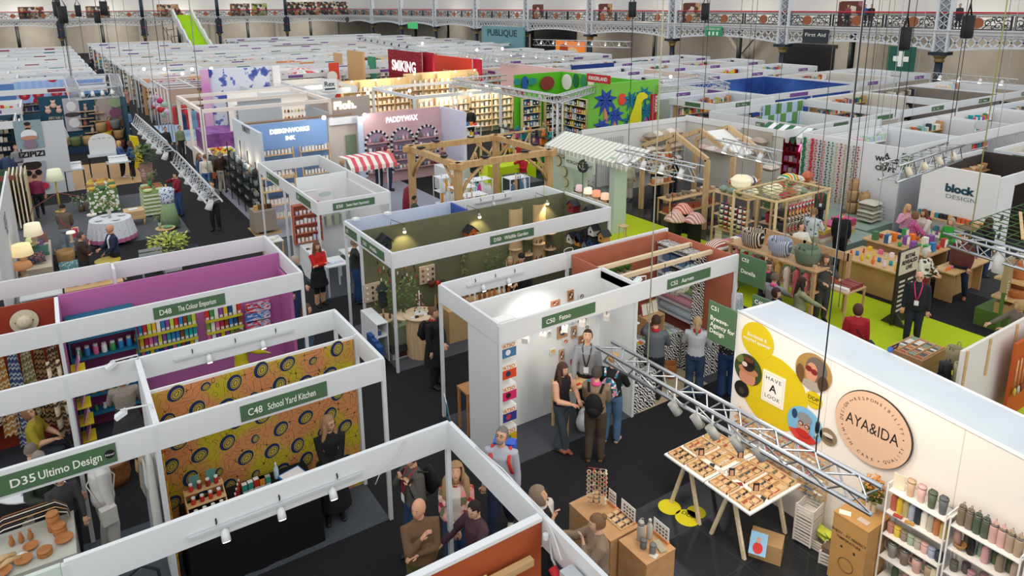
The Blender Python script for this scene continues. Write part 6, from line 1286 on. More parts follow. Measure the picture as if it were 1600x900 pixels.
for i,(dx,dz,c_)in enumerate(((.3,.35,'5a6a38'),(.85,.35,BK),(1.4,.35,'6a7a48'),(2.0,.35,BK),(2.9,0,BK),(2.9,.5,'d0b030'),(2.7,1.0,BK),(3.5,0,'8a5a4c'),(3.5,.55,BK),(3.4,1.1,'7a7a78'))):item('basket',c_,(x0+dx,YT-1.1,dz),(.55,.55,.5),'woven basket, %s in the heap below the teal wall'%ORD[i],'basket','baskets below the teal wall')
def tomato(new,lk):
 mp=new('ShaderNodeMapping');mp.inputs['Rotation'].default_value=(pi/2,0,0);lk(_coord(new),mp.inputs[0]);co=mp.outputs[0];v=new('ShaderNodeTexVoronoi',i_Scale=1.15,i_Randomness=.7);v.voronoi_dimensions='2D';lk(co,v.inputs['Vector']);r=ramp(new,[(0,'e0785c'),(.12,'b8283c'),(.36,'a8c4ec')],True);lk(v.outputs['Distance'],r.inputs[0]);w=new('ShaderNodeTexWave',i_Scale=.8);lk(co,w.inputs[0]);r2=ramp(new,[(0,'dfe8f8'),(.5,'ffffff')],True);lk(w.outputs[1],r2.inputs[0]);mx=new('ShaderNodeMixRGB',blend_type='MULTIPLY');mx.inputs[0].default_value=.7;lk(r.outputs[0],mx.inputs[1]);lk(r2.outputs[0],mx.inputs[2]);return mx.outputs[0]
TOM=MN('tomato_print',tomato,.7)
S=Stand('stand with a pale blue banner printed with tomatoes behind the teal wall',0,49);x0_,x1_,y_=PX(S,'w',(20,130),(108,122),3.0,TOM,1.6);S.wx(x1_,3.2,y_,M('7aa0d8'),2.9).fx(-12,3.4,y_+.3,3.1,.5);S.wx(-3,x0_,y_,M('5a84c0'),2.9)
S=Stand('white eyewear panel stand lettered IZIPIZI with two portrait prints',-.6,34.2,'portrait_stand');IZ=GY(62,240,34.0)
S.wx(-1.25,.35,34.0,M('c9ccd0'),3.05).wy(34.02,36,-1.22,M('dfe1e4'),3.0,t=.06)
q=GY(45,210,33.95);photo('grey portrait print of a man with folded arms in a white T-shirt',q,X1,Z1,.95,1.15,'8aa0a8',[(.0,.27,.11,.14,'b88a70'),(0,.38,.12,.07,'2a201c'),(0,.2,.1,.05,'3a2c26'),(0,-.02,.3,.2,'e4e6ea'),(0,-.12,.32,.08,'b88a70'),(0,-.36,.25,.18,'8a7684')],'portrait_print')
q=GY(53,275,33.95);photo('close portrait print of a child in sunglasses',q,X1,Z1,.95,1.2,'a8a8b8',[(0,.05,.34,.42,'d0a08c'),(0,.38,.36,.16,'2c201c'),(-.17,.12,.13,.1,'161618'),(.19,.12,.13,.1,'161618'),(.2,-.38,.3,.14,'c83040'),(-.3,-.4,.2,.15,'d8d0d4')],'portrait_print')
q=GY(50,241,33.94);MB().text('IZIPIZI',(q.x,33.95,q.z-.1),X1,Z1,.22,BLACK,bold=.04,wid=.9).bd('lettering',S.t)
for k,(x,y,w,h)in enumerate(((1.75,36.6,1.3,.95),(.45,34.3,.75,.9),(2.2,35.0,.95,.85))):
 t=table('grey topped eyewear table with thin black legs, %s on the wooden floor'%['rear','left','middle'][k],x-w/2,y-.35,x+w/2,y+.35,h,M('b8bcc0'),BLACK,.04)
 t=Tg('mirror_panel',['tall arched white eyewear display','slanted white eyewear board','white tray with mirror'][k]+' on the grey topped table','display',(x,y,h));m=MB()
 if k==0:
  n=14;m.prism([(x-.55,y+.2,h)]+[(x-.55*cos(pi*i/n),y+.2,h+.55+.4*sin(pi*i/n))for i in range(n+1)]+[(x+.55,y+.2,h)],(0,.08,0),WH)
 else:m.rbox((x,y,h+.12),(w*.8,.5,.05),0,WH,.5)
 m.bd('board',t)
 for i in range(6):item('sunglasses',pick(['26262a','3a3a3e','6a5a4a']),(x-.4*w+.16*w*i,y-.02,h+.25+(.5 if k==0 else-.05)),(.13,.1,.06),'sunglasses, %s on the %s eyewear display'%(ORD[i],['arched','slanted','mirror'][k]),'glasses','sunglasses of the eyewear stand',0,'sunglasses')
m=MB();m.prism([(3.0,37.2,0),(3.45,37.2,0),(3.3,37.2,1.5),(2.95,37.2,1.6)],(0,.3,0),M('dcc414'));m.bd('yellow_banner',label='bright yellow cloth covered pillar behind the two denim jackets',cat='pillar')
GRC=SPOTS('5a7a40','e8eee0',7,.42,.8);GST=STRIPE(['8aa060','e8ead8','7a9450','dfe4c8'],.07,'Z',.8)
cloth_table('table under a green cloth with big white dots',.72,29.4,1.68,30.9,.85,GRC,.05);cloth_table('tall table under a green and white striped cloth',2.4,27.9,3.2,29.2,.88,GST,.05);cloth_table('upper table of fruit and dishes behind the dotted cloth table',.8,31.0,1.6,31.8,.8,MULTI(['d8e0b0','a8b870','e8e8d8'],8),.1)
for i in range(9):item('bowl',pick(['6a8a3c','d8b04c','a87848','c8d0a8','4a7a4c']),(.85+.35*(i%3),29.6+.45*(i//3),.86),(.28,.28,.14),'serving bowl, %s of those on the dotted cloth table'%ORD[i],group='bowls on the dotted cloth table',name='serving_bowl')
for i in range(6):item('bowl' if i%2 else 'plate',pick(['4a7a3c','a86a3c','c8d8a0','3c6a3a']),(2.58+.42*(i%2),28.1+.42*(i//2),.89),(.32,.32,.1),'green dish, %s of six on the striped cloth table'%ORD[i],'dish','dishes on the striped table',name='dish')
for i in range(5):item('ball',pick(['d0a030','c8b43c','b8702c']),(.9+.14*i,31.3,.82),(.14,.14,.14),'yellow fruit, %s along the upper table'%ORD[i],'fruit','fruit on the upper table',name='fruit')
leafy('tall spiky palm in a pink and brown floor pot',(2.95,31.6,0),.42,2.0,M('4f6a3c'),130,'potted_palm','8a6a5c',21,.26,.26,1.3);leafy('glass vase of pink blossom and ferns on the striped table',(2.75,28.9,.89),0.26,.65,MULTI(['6a8a4c','c88aa8','8aa868'],9),80,'flower_vase','4a8a5c',22,.09,.08,.25)
t=Tg('round_table','round table under a white cloth with pink hem','table',(1.13,25.5,0));m=MB();n=48;vs=[(1.13+.62*cos(2*pi*i/n),25.5+.62*sin(2*pi*i/n),.8)for i in range(n)]+[(1.13+(.70+.05*(i%2))*cos(2*pi*i/n),25.5+(.70+.05*(i%2))*sin(2*pi*i/n),.25)for i in range(n)]+[(1.13+(.71+.05*(i%2))*cos(2*pi*i/n),25.5+(.71+.05*(i%2))*sin(2*pi*i/n),.12)for i in range(n)]
m.add(vs[:2*n],[tuple(range(n))]+[(i,n+i,n+(i+1)%n,(i+1)%n)for i in range(n)],SPOTS('dfe2e8','b88a78',9,.14));m.add(vs[n:],[(i,n+i,n+(i+1)%n,(i+1)%n)for i in range(n)],M('c06a94'));m.bd('cloth',t);Cy((1.13,25.5,0),(1.13,25.5,.78),.05,.05,10,ALU,'leg',t)
for i in range(4):item('plate','d8d8d4',(1.13+.38*cos(i*1.57+.4),25.5+.38*sin(i*1.57+.4),.81),(.24,.24,.03),'pale plate, %s around the round table'%ORD[i],group='plates on the round table')
leafy('tall vase of peach and white blossom on the round table',(1.13,25.55,.81),0.24,.72,MULTI(['d8a890','e8e4dc','8a9a6c','d8c8c0'],9),100,'flower_vase','c8c8c0',23,.09,.06,.3)
leafy('leafy shrub beside the dotted cloth table',(.45,30.2,0),0.3,.6,MULTI(['4a6a38','7a9a58','d8e0d0'],8),100,'potted_plant','6a5a44',24,.11)
t=Tg('cane_bench','small cane drawer bench holding a white book','bench',(1.95,27.1,0));Bx(1.65,26.9,.25,2.3,27.5,.55,WOOD(),'body',t)
for x in(1.7,2.25):
 for y in(26.95,27.45):Cy((x,y,0),(x,y,.25),.03,.03,8,LW,'leg',t)
m=MB();m.rbox((1.95,27.2,.565),(.3,.22,.02),.2,WH);m.bd('book',label='white book lying on the cane bench',cat='book')
t=Tg('dress_form','dress form in a blue flowered blouse and green skirt','dress form',(2.95,25.9,0));MB().lathe((2.95,25.9,0),[(.34,.12),(.26,.6),(.2,.95)],16,NOISE('7a9468','9cb088',9,.8,3,.35,.65,(6,6,.4))).bd('skirt',t);MB().lathe((2.95,25.9,0),[(.2,.92),(.22,1.1),(.25,1.38),(.2,1.46),(.08,1.5)],16,SPOTS('d8e0ea','3a5c90',13,.35)).bd('blouse',t);Cy((2.95,25.9,0),(2.95,25.9,1.6),.03,.03,8,LW,'pole',t)
t=Tg('side_table','small wooden side table with a green plate and vase','table',(2.6,24.3,0));Cy((2.6,24.3,.5),(2.6,24.3,.53),.3,.3,20,LW,'tabletop',t)
for a in range(3):Be((2.6+.2*cos(a*2.1),24.3+.2*sin(a*2.1),0),(2.6+.12*cos(a*2.1),24.3+.12*sin(a*2.1),.5),.04,.04,LW,'leg',t)
item('plate','6aa070',(2.68,24.25,.53),(.3,.3,.05),'green plate on the small wooden side table',name='plate');leafy('pale vase of green stems on the side table',(2.45,24.3,.53),.12,.55,M('7a9450'),30,'flower_vase','a8b89a',25,.1,.05,.2)
leafy('bright yellow green leafy shrub on the grey stand',(2.35,21.6,.35),0.5,.7,MULTI(['b8c84c','d8dc6c','8aa83c'],9),320,'potted_plant','8a8a84',26,.13);plinth('white stand below the yellow green shrub',2.1,21.4,2.6,21.8,.35,WH)
for i,(px,py,c_)in enumerate(((302,398,'3a4652'),(245,425,'5a6a50'),(305,408,'8a8c90'),(328,402,'6a6c70'))):q=G(px,py,.35);item('basket',c_,q,(.34,.34,.28),'%s planter, %s of those beyond the rear fascia'%(cname(c_),ORD[i]),'planter','planters beyond the rear fascia',name='planter')
table('grey shelf table behind the rear fascia holding the planters',2.1,17.6,3.3,18.4,.34,M('6a6e70'));leafy('succulents and small shrubs in a tray behind the rear fascia',(1.4,16.8,.6),.5,.45,MULTI(['5a7a48','8aa468','a8b890'],9),150,'potted_plant','d8d8d4',27,.13,.2,.1)
table('white plant table behind the rear fascia',.8,16.4,2.2,17.2,.6,WH)
for i in range(6):item('vase',pick(['b0603c','c8c0a8','5a6a5c','d87a2c']),(1.8+.22*i,16.9,.6 if i<2 else.34),(.14,.14,.3),'ceramic pot, %s behind the rear fascia'%ORD[i],'pot','ceramic pots behind the rear fascia',name='ceramic_pot')
S=Stand('white walled lamp stand at the left edge beyond the pink walled stand',-1.8,20);S.wy(18,26.0,-1.45,M('dcdedf'),2.66)
q=GX(16,330,-1.42)
for i,(px,py)in enumerate(((11,352),(14,365))):q=GX(px,py,-1.4);m=MB();m.text('OOD' if i==0 else 'NO',(-1.42,q.y,q.z),Y1,Z1,.3,BLACK);m.bd('lettering',S.t)
def shade_lamp(label,x,y,z,r,h,sc,body='c8b090',bh=.3,on=1.2):
 t=Tg('table_lamp',label,'lamp',(x,y,z));MB().lathe((x,y,z),[(r*.45,0),(r*.5,.03),(r*.2,.06),(r*.35,bh*.5),(r*.12,bh)],12,M(body,.6)).bd('lamp_base',t);MB().lathe((x,y,z+bh-.03),[(r,0),(r*.82,h),(r*.8,h)],18,M(sc,.7,0,on)).bd('lamp_shade',t)
for i,(px,py,z,r,h,c_)in enumerate(((55,373,.95,.24,.34,'e8dcc0'),(38,405,.8,.26,.3,'f4dfa8'),(52,388,.6,.15,.2,'c8cc90'),(38,425,.5,.25,.14,'a87850'),(113,371,1.35,.12,.05,'f0e8d8'))):q=G(px,py+8,z);shade_lamp('%s shaded lamp, %s of the group at the left edge'%(cname(c_),ORD[i]),q.x,q.y,z,r,h,c_,on=.5)
t=Tg('floor_lamp','tall floor lamp with a pale green patterned shade','lamp',(-.25,30.6,0));Cy((-.25,30.6,0),(-.25,30.6,1.3),.04,.03,8,M('c8b060'),'pole',t);MB().lathe((-.25,30.6,1.25),[(.3,0),(.22,.42)],18,M('c8ccb0',.7,0,.4)).bd('lamp_shade',t);Cy((-.25,30.6,0),(-.25,30.6,.04),.18,.18,14,M('c8b060'),'base',t)
t=Tg('arc_lamp','thin arched lamp reaching over the grey carpet','lamp',(-.9,24.6,0));MB().tube([(-1.2,24.6,.8),(-.9,24.6,1.7),(-.2,24.5,2.1),(.4,24.4,1.9),(.6,24.4,1.3)],.012,6,M('8a4a3c')).bd('arm',t);MB().disc((.6,24.4,1.27),.14,X1,Y1,.04,M('efe6d8'),16).bd('lamp_head',t)
for i in range(7):item('cushion',[SPOTS('2c4a5c','b86a5c',8,.4),'3c6a60','6a4a7a','b0a888','2f5a50','8a5a4c','c8c0a8'][i],(-1.0+.1*(i%2),23.2+.25*i,.5+.1*(i%3)),(.55,.4,.25),'patterned fabric cushion, %s in the heap by the lamp stand'%ORD[i],group='cushions by the lamp stand',rx=.6)
plinth('long pale bench below the cushion heap',-1.35,22.6,-.6,25.4,.42,M('d8cdb8'));table('small oak stool table by the cushion heap',-.35,25.4,.2,26.2,.5,LW)
item('basket',BK,(-.25,23.9,0),(.5,.5,.45),'round straw basket on the grey carpet by the lamps',name='basket');item('cushion',SPOTS('5a8a90','d8e0d0',9,.3),(-.2,22.6,.2),(.5,.5,.3),'teal patterned cushion lying below the straw basket',rx=.9)
table('low white counter of ceramics at the left edge',-1.3,19.6,-.4,20.9,.62,WH);table('oak counter of books and jars before the two men',-.35,19.4,.95,20.1,.7,LW)
row('box',(-.3,19.75,.7),(.9,19.75,.7),9,(.1,.1,.16),['d8b04c','4a3c30','c8a470','e8e4da','8a5a34'],'on the oak counter','jars on the oak counter',name='tea_jar')
t=Tg('round_table','tall round table of rolled textiles between the two men','table',(.72,20.9,0));Cy((.72,20.9,.82),(.72,20.9,.86),.32,.32,22,M('c8b048'),'tabletop',t);Cy((.72,20.9,0),(.72,20.9,.82),.2,.2,14,WH,'base',t)
for i in range(7):item('roll',pick(['e8e4da','3c8a4c','d8722c','c02c30','efc83c','f0f0f0']),(.5+.08*i,20.6,.5),(.07,.4,.07),'rolled tea towel, %s against the round table'%ORD[i],'textile','rolled tea towels',pi/2,'rolled_towel',1.3)
t=Tg('folding_chair','grey slatted metal chair by the yellow green shrub','chair',(1.75,20.9,0));m=MB()
for i in range(3):m.box(1.5,20.6+.14*i,.45,2.1,20.7+.14*i,.47,M('aab0b0'))
m.bd('seat',t);m=MB()
for i in range(3):m.box(1.5,21.08,.6+.12*i,2.1,21.1,.68+.12*i,M('aab0b0'))
m.bd('backrest',t)
for x in(1.52,2.08):
 for y in(20.62,21.06):Cy((x,y,0),(x,y,.45),.015,.015,6,M('aab0b0'),'leg',t)
t=Tg('frame_stack','stack of tall cream framed panels leaning by the lamp stand','panel stack',(-1.0,29.5,0))
for i in range(5):Bx(-1.6+.12*i,28.6,.1,-1.56+.12*i,30.2,2.0,M(['c8b890','e8e0c8'][i%2],.6),'panel',t)
S=Stand('green framed stand at the left edge under the portraits',-3,30.5);S.wx(-4,-1.4,30.4,M('3f5c44'),1.9).fx(-4,-1.4,28.6,2.0,.15,M('8a4a38'));row('cushion',(-3.6,31.5,1.2),(-1.4,31.5,1.2),6,(.5,.3,.4),['d8d8d0','3c7a6a','c85a7c','e8e4dc','8a6a5a'],'in the heap at the left edge','cushions at the left edge');row('garment',(-3.8,33,.9),(-1.6,33,.9),6,(.4,.3,1.0),['c8783c','d84a7c','2c3c5c','8a6a4c'],'on the left edge rail','clothes at the left edge')
table('long low table under the left edge cushions',-3.9,31.2,-1.3,31.9,1.2,WH)
gen('white shell stand at the far left with white soft toys',-9,38,-1.5,41,'2a4a5c',CLOUD,1)
def tpx(label,p0,p1,z,lamps=4,w=.29,shape='tri',lc='e0e0e0',on=False,up=1,z1=None,r=.022,metal=M('c4c7ca',.4,.5)):
 a,b=G(p0[0],p0[1],z),G(p1[0],p1[1],z1 or z);truss(label,a,b,w,r,shape,lamps,None,up,lc,on,metal);return a,b
a,b=tpx('white truss with six lamps over the avenue near the teal stand',(214,192),(263,238),3.6,6,.35)
for q in(a.lerp(b,.1),a.lerp(b,.8)):cable('steel wire holding the avenue truss near the teal stand, %s end'%['far','near'][q.y<40],[q,(q.x,q.y,13)],.008,'9a9c9e')
a,b=tpx('white truss with lamps over the avenue above the red jacket',(277,252),(335,316),3.3,5,.33)
for q in(a.lerp(b,.04),a.lerp(b,.93)):cable('steel wire holding the avenue truss above the red jacket, %s end'%['far','near'][q.y<27.5],[q,(q.x,q.y,13)],.010,'9a9c9e')
for i,(p0,p1)in enumerate((((108,126),(178,122)),((117,148),(184,143)),((108,126),(117,148)),((178,122),(184,143)))):a,b=tpx('side %s of the white truss square over the teal stand'%ORD[i],p0,p1,3.9,4 if i==1 else 0,.45,'box',on=False)
for q in(G(112,126,3.9),G(104,75,5)):cable('dark wire rising from the white truss square, %s'%['left','right'][q.x>2],[(q.x,q.y,4),(q.x,q.y,14)],.02)
S=Stand('open white timber framed stand with fruit on its counter',6.5,34)
c_=[G(275,152,3),G(310,173,3),G(352,166,3)]
def frame(S,pts,z,w=.13,m=WH,zb=0,posts=True):
 for i in range(len(pts)-1):Be((pts[i][0],pts[i][1],z-.08),(pts[i+1][0],pts[i+1][1],z-.08),w,.16,m,'beam',S.t)
 if posts:
  for p in pts[:4]:Bx(p[0]-w/2,p[1]-w/2,zb,p[0]+w/2,p[1]+w/2,z-.16,m,'post',S.t)
PWF=M('efe4da')
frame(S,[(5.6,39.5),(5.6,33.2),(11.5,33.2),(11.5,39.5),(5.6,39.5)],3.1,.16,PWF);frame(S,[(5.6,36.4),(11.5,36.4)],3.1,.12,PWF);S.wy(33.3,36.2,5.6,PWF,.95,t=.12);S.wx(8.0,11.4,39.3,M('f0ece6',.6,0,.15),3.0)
hs=shelves('bright white shelves of small potted plants',8.3,9.7,39.2,.6,2.4,4,M('f2ece4'),.3,M('f4efe8'));fill(hs,8.35,9.65,39.2,'the bright plant shelves',['jar','plant','jar','candle'],['8a5a34','c8a040','4a6a38','6a3c24','d8a048'],.3,'x',4,(.16,.16,.26))
table('counter of fruit and vegetables in the white timber stand',6.0,33.6,7.2,35.8,.85,M('efe6dc'));
for i in range(22):item('ball',pick(['d8b82c','c83030','e0902c','7a9a3c','e8d04c']),(6.15+.16*(i%6),33.8+.4*(i//6),.86),(.16,.16,.15),'piece of fruit, %s in the heap on the fruit counter'%nth(i),'fruit','fruit on the counter',name='fruit')
def floral(new,lk):
 co=_coord(new);v=new('ShaderNodeTexVoronoi',i_Scale=1.5);lk(co,v.inputs['Vector']);n=new('ShaderNodeTexNoise',i_Scale=3.2,i_Detail=2);lk(co,n.inputs[0]);a=new('ShaderNodeMath',operation='MULTIPLY',i_1=1.5);lk(n.outputs[0],a.inputs[0]);b=new('ShaderNodeMath',operation='MULTIPLY');lk(v.outputs['Distance'],b.inputs[0]);lk(a.outputs[0],b.inputs[1]);r=ramp(new,[(0,'4a5cac'),(.24,'7484c8'),(.32,'dfe6f2')],True);lk(b.outputs[0],r.inputs[0]);return r.outputs[0]
FY=43.2;q0,q1=GY(328,112,FY),GY(424,104,FY);t=Tg('curved_wall','curved white wall printed with blue leaves and flowers','display wall',((q0.x+q1.x)/2,FY,0));n=10;zt_=q0.z+.1;pts=[(q0.x+(q1.x-q0.x)*i/n,FY+.5*(2*i/n-1)**2)for i in range(n+1)];m=MB()
for i in range(n):m.prism([(pts[i][0],pts[i][1],0),(pts[i+1][0],pts[i+1][1],0),(pts[i+1][0],pts[i+1][1],zt_),(pts[i][0],pts[i][1],zt_)],(0,.12,0),MN('leaf_print',floral,.7))
m.bd('wall',t)
for s_,x in(('left',q0.x-.25),('right',q1.x+.35)):Bx(x-.22,FY+.3,0,x+.22,FY+.5,zt_,NOISE('d88ac8','f0dcec',.5,.6,1,.3,.7,(.2,.2,1))if s_=='left' else M('eef0f4'),'end_column',t)
plinth('purple printed counter on the cream floor',6.6,38.9,8.2,41.6,1.0,NOISE('7a3c84','a86ab0',2,.6));hs=shelves('grey shelf unit of purple and yellow boxes',8.6,10.3,42.6,.5,2.3,4,M('8a7a84'),.3,M('a094a0'));fill(hs,8.65,10.25,42.6,'the grey purple unit',['box'],['5a3c8c','d0b030','2c2c34','c83c7c'],.3,'x',4,(.22,.16,.2),'boxes on the grey unit')
t=Tg('chair','black wire chair by the purple counter','chair',(8.9,40.0,0));Bx(8.7,39.8,.45,9.15,40.2,.49,BLACK,'seat',t);Bx(8.7,40.18,.5,9.15,40.22,.9,BLACK,'backrest',t)
for x in(8.72,9.13):
 for y in(39.82,40.18):Cy((x,y,0),(x,y,.45),.015,.015,6,BLACK,'leg',t)
S=Stand('open clothing stand under a white pipe frame',8,47.5);MP=M('d4d6da',.4)
for k in range(6):Cy((5.7,43.8+1.4*k,3.0),(8.0,43.8+1.4*k,3.0),.04,.04,6,MP,'pipe',S.t)
for x in(5.7,7.2):Cy((x,43.8,3.0),(x,50.8,3.0),.05,.05,6,MP,'pipe',S.t)
for k in range(6):Cy((5.7,43.8+1.4*k,0),(5.7,43.8+1.4*k,3.0),.04,.04,6,MP,'post',S.t)
S.wx(6,8.5,51,M('c8a894'),2.6)
for j in range(2):
 Cy((6.4,45.5+2.4*j,1.6),(7.9,45.5+2.4*j,1.6),.03,.03,6,MP,'clothes_rail',label='clothes rail, %s from the front of the clothing stand'%ORD[j],cat='rail');row('garment',(6.45,45.5+2.4*j,.35),(7.85,45.5+2.4*j,.35),9,(.34,.4,1.15),['2c4a6c','d83c40','8ab0c8','e8e4dc','3c7a5c','c8508c','efd060','5a5a64'],'on the %s rail of the clothing stand'%ORD[j],'clothes on the rails',pi/2)
for i,(px,py,top_,bt)in enumerate(((249,178,'d02c34','c8502c'),(240,185,'9a9a98','8a8a88'),(225,160,'e87a9c','c8d8c8'),(262,150,'c83c3c','2c2c30'))):
 q=G(px,py+5,.0);t=Tg('mannequin','mannequin in %s top on the clothing stand'%cname(top_),'mannequin',q);MB().lathe(q,[(.16,.75),(.2,1.0),(.24,1.4),(.1,1.5),(.06,1.6)],12,M(top_,.8)).bd('torso',t);MB().lathe(q,[(.22,.05),(.2,.4),(.17,.8)],12,M(bt,.8)).bd('skirt',t);MB().ball((q.x,q.y,1.68),.1,M('e8e0d8'),8).bd('head',t)
for i in range(10):item('ball',pick(['d83c7c','e8a0b8','d8c8d8','c83030','a8d0b8']),(5.6,44.2+.6*i,1.5+.4*sin(i*2)),(.35,.2,.35),'paper flower, %s along the front of the clothing stand'%ORD[i],'flower','paper flowers',name='paper_flower')
gen('cream walled gift stand with tall cards by the avenue',5.6,52,12,56,'d8a888',['e8dcc8','c83c4c','c8a070','efefef'],1,PURPLE_SIGN)
SIDE=NOISE('c2cbd8','e8ecf2',.6,.5,1,.3,.7,(1,1.4,.01))
S=Stand('powder blue stand lettered DESIGNWORKS INK with white side wall',8,28.5);BLU=M('8aaee0')
S.wy(26.1,30.4,6.35,M('ccd4de'),3.0,t=.12).wx(6.45,9.55,28.1,BLU,3.0);S.wx(9.6,10.8,28.1,M('cfc4ba'),2.9).wx(10.3,10.75,28.0,M('7c8c74'),2.2);Be((6.4,28.6,3.0),(10.8,28.6,3.0),.3,.06,M('8a6f5c'),'beam',S.t);S.fx(9.6,10.85,27.9,3.0,.3)
q=GY(453,202,28.05)
MB().text('DESIGNWORKS',(q.x,28.06,q.z-.12),X1,Z1,.17,M('fdf6dc',.5,0,1.4),bold=.05,wid=1.6).bd('lettering',S.t);MB().text('INK',(q.x,28.06,q.z-.42),X1,Z1,.15,M('fdf6dc',.5,0,1.4),bold=.05,wid=.4).bd('lettering',S.t)
q=GX(384,203,6.28);MB().text('TEMERITY',(6.28,q.y,q.z-.1),-Y1,Z1,.22,M('4a5560'),wid=1.3,bold=.02).bd('lettering',S.t)
def ladder(label,x0,x1,y,cols,z=2.0):
 t=Tg('ladder_shelf',label,'shelf unit',((x0+x1)/2,y,0))
 for x in(x0,x1):Be((x,y-.5,0),(x,y-.05,z),.05,.05,LW,'upright',t)
 for i in range(4):h=.35+.47*i;dy=-.42+.36*h/z;Bx(x0,y+dy-.14,h-.02,x1,y+dy+.12,h,LW,'shelf',t);row('book',(x0+.06,y+dy,h),(x1-.06,y+dy,h),8,(.1,.04,.2),cols,'on the %s rung of the %s'%(ORD[i],' '.join(label.split()[:4])),'books on the ladder shelves')
ladder('left pale ladder shelf of books on the blue wall',6.75,8.0,28.0,['c8482c','2c4a7a','2f7a6c','e8e4da','e0783c']);ladder('right pale ladder shelf of books on the blue wall',8.3,9.5,28.0,['e8e4e8','2c3c5c','a8c060','e8a0b0','4a7a9c'])
ladder('near pale ladder shelf of books by the white stand',5.75,6.9,24.2,['efefef','c8482c','2c4a7a','e8dcc0'],1.8)
t=Tg('wire_shelving','black metal shelving of jars and baskets along the white side wall','shelf unit',(5.9,28,0))
for k,y in enumerate((25.4,26.5,27.6,28.7,29.8)):
 for x in(5.65,6.15):Bx(x-.015,y-.015,0,x+.015,y+.015,1.2+.25*k%.9+.4,BLACK,'upright',t)
for k in range(4):
 for j in range(4):Bx(5.63,25.4+1.1*k,.35+.4*j,6.17,26.4+1.1*k,.375+.4*j,BLACK,'shelf',t)
for k in range(4):
 for j in range(4):row(['jar','bottle','basket','candle'][(j+k)%4],(5.9,26.3+1.1*k,.375+.4*j),(5.9,25.5+1.1*k,.375+.4*j),5,(.15,.15,.22),['4a5a5a','8a9a9c','3a3430','c8a878','5c5048','a8b8b8'],'in bay %s, %s shelf of the black shelving'%(ORD[k],ORD[j]),'jars on the black shelving',jit=.25)
cloth_table('table under a taupe cloth by the black shelving',5.0+.25,23.4,5.95,24.1,.8,M('9a8e80'),.1);row('box',(5.3,23.7,.8),(5.9,23.7,.8),4,(.13,.13,.16),['3a2c20','c8a060','6a4a2c'],'on the taupe clothed table','boxes on the taupe table')
carpet('rug','small jute rug under the taupe clothed table',5.2,23.2,6.1,24.4,M('b09468'),.014)
for i in range(3):lamp('POINT',(6.0,26.6+1.4*i,1.7),6,(1,.75,.45),.05)
PK=NOISE('cda6ac','d8b4b8',1.5,.7);S=Stand('pink candle stand lettered PADDYWAX with three chequered arches',12.7,27.7);S.wx(10.95,14.6,27.62,PK,3.1,t=.1).wy(25.5,27.6,14.68,M('cfd0e4'),3.1,t=.12).wx(10.7,10.93,27.6,M('c6d4ea'),3.0,t=.12)
q=GY(629,186,27.5);MB().text('PADDYWAX',(q.x,27.55,q.z-.1),X1,Z1,.23,M('fdf4f8',.5,0,1.2),wid=1.5,bold=.03).bd('lettering',S.t)
for k,px in enumerate((590,630,668)):
 q=GY(px,235,27.5);x=q.x;t=Tg('arched_niche','pink arched niche of candles with chequered edge, %s of three'%['left','middle','right'][k],'niche',(x,27.55,.5));n=26;m=MB();m2=MB();r=.52;zt_=1.75+.15*k*0+.05
 pts=[(x-r,.45)]+[(x-r*cos(pi*i/12),zt_+r*sin(pi*i/12))for i in range(13)]+[(x+r,.45)];m.prism([(a_,27.555,b_)for a_,b_ in pts],(0,.008,0),M('a890a8'));m.bd('back_panel',t)
 per=[(x-r,.45+.1*i)for i in range(13)]+[(x-r*cos(pi*i/16),zt_+r*sin(pi*i/16))for i in range(17)]+[(x+r,zt_-.1*i)for i in range(13)]
 for i,(a_,b_)in enumerate(per):m2.rbox((a_,27.53,b_),(.09,.06,.09),0,BLACK if i%2 else WH)
 m2.bd('chequered_edge',t)
 for j in range(4):Bx(x-r+.03,27.3,.55+.42*j,x+r-.03,27.55,.58+.42*j,M('c89aa0'),'shelf',t);row(['candle','jar','candle','vase'][j],(x-r+.08,27.42,.58+.42*j),(x+r-.08,27.42,.58+.42*j),5,(.13,.13,.2),['d8c8b0','c89aa8','7a8a9c','8a3c44','efe8e0','5a6a4c'],'on the %s shelf of the %s arch'%(ORD[j],['left','middle','right'][k]),'candles in the pink arches',jit=.2)
for px,py in((570,180),(694,171),(506,184)):q=GY(px,py,27.4);MB().ball(q,.09,M('fffaf0',.5,0,14.),8).bd('floodlight',label='small bright lamp at the top of the %s'%{570:'pink wall, left',694:'pink wall, right',506:'blue wall, right'}[px],cat='lamp');lamp('POINT',(q.x,q.y-.4,q.z),14,(1,.96,.9),.08)
t=Tg('market_cart','small white cart under a red and white striped awning','cart',(9.2,23.4,0));Bx(8.7,23.0,0,10.0,23.9,.8,WH,'body',t)
for x in(8.72,9.98):
 for y in(23.05,23.85):Cy((x,y,.8),(x,y,2.05),.03,.03,8,WH,'post',t)
m=MB();n=12
for i in range(n):a0,a1=i/n,(i+1)/n;xx0,xx1=8.5+1.75*a0,8.5+1.75*a1;mm=M('e0606c' if i%2 else 'f4eee6',.7);m.prism([(xx0,22.8,2.0),(xx1,22.8,2.0),(xx1,23.15,2.25),(xx0,23.15,2.25)],(0,.02,.02),mm);m.prism([(xx0,23.15,2.25),(xx1,23.15,2.25),(xx1,24.0,2.2),(xx0,24.0,2.2)],(0,0,.02),mm);m.prism([(xx0,22.8,2.0),(xx1,22.8,2.0),(xx1,22.78,1.85),(xx0,22.78,1.85)],(0,.02,0),mm)
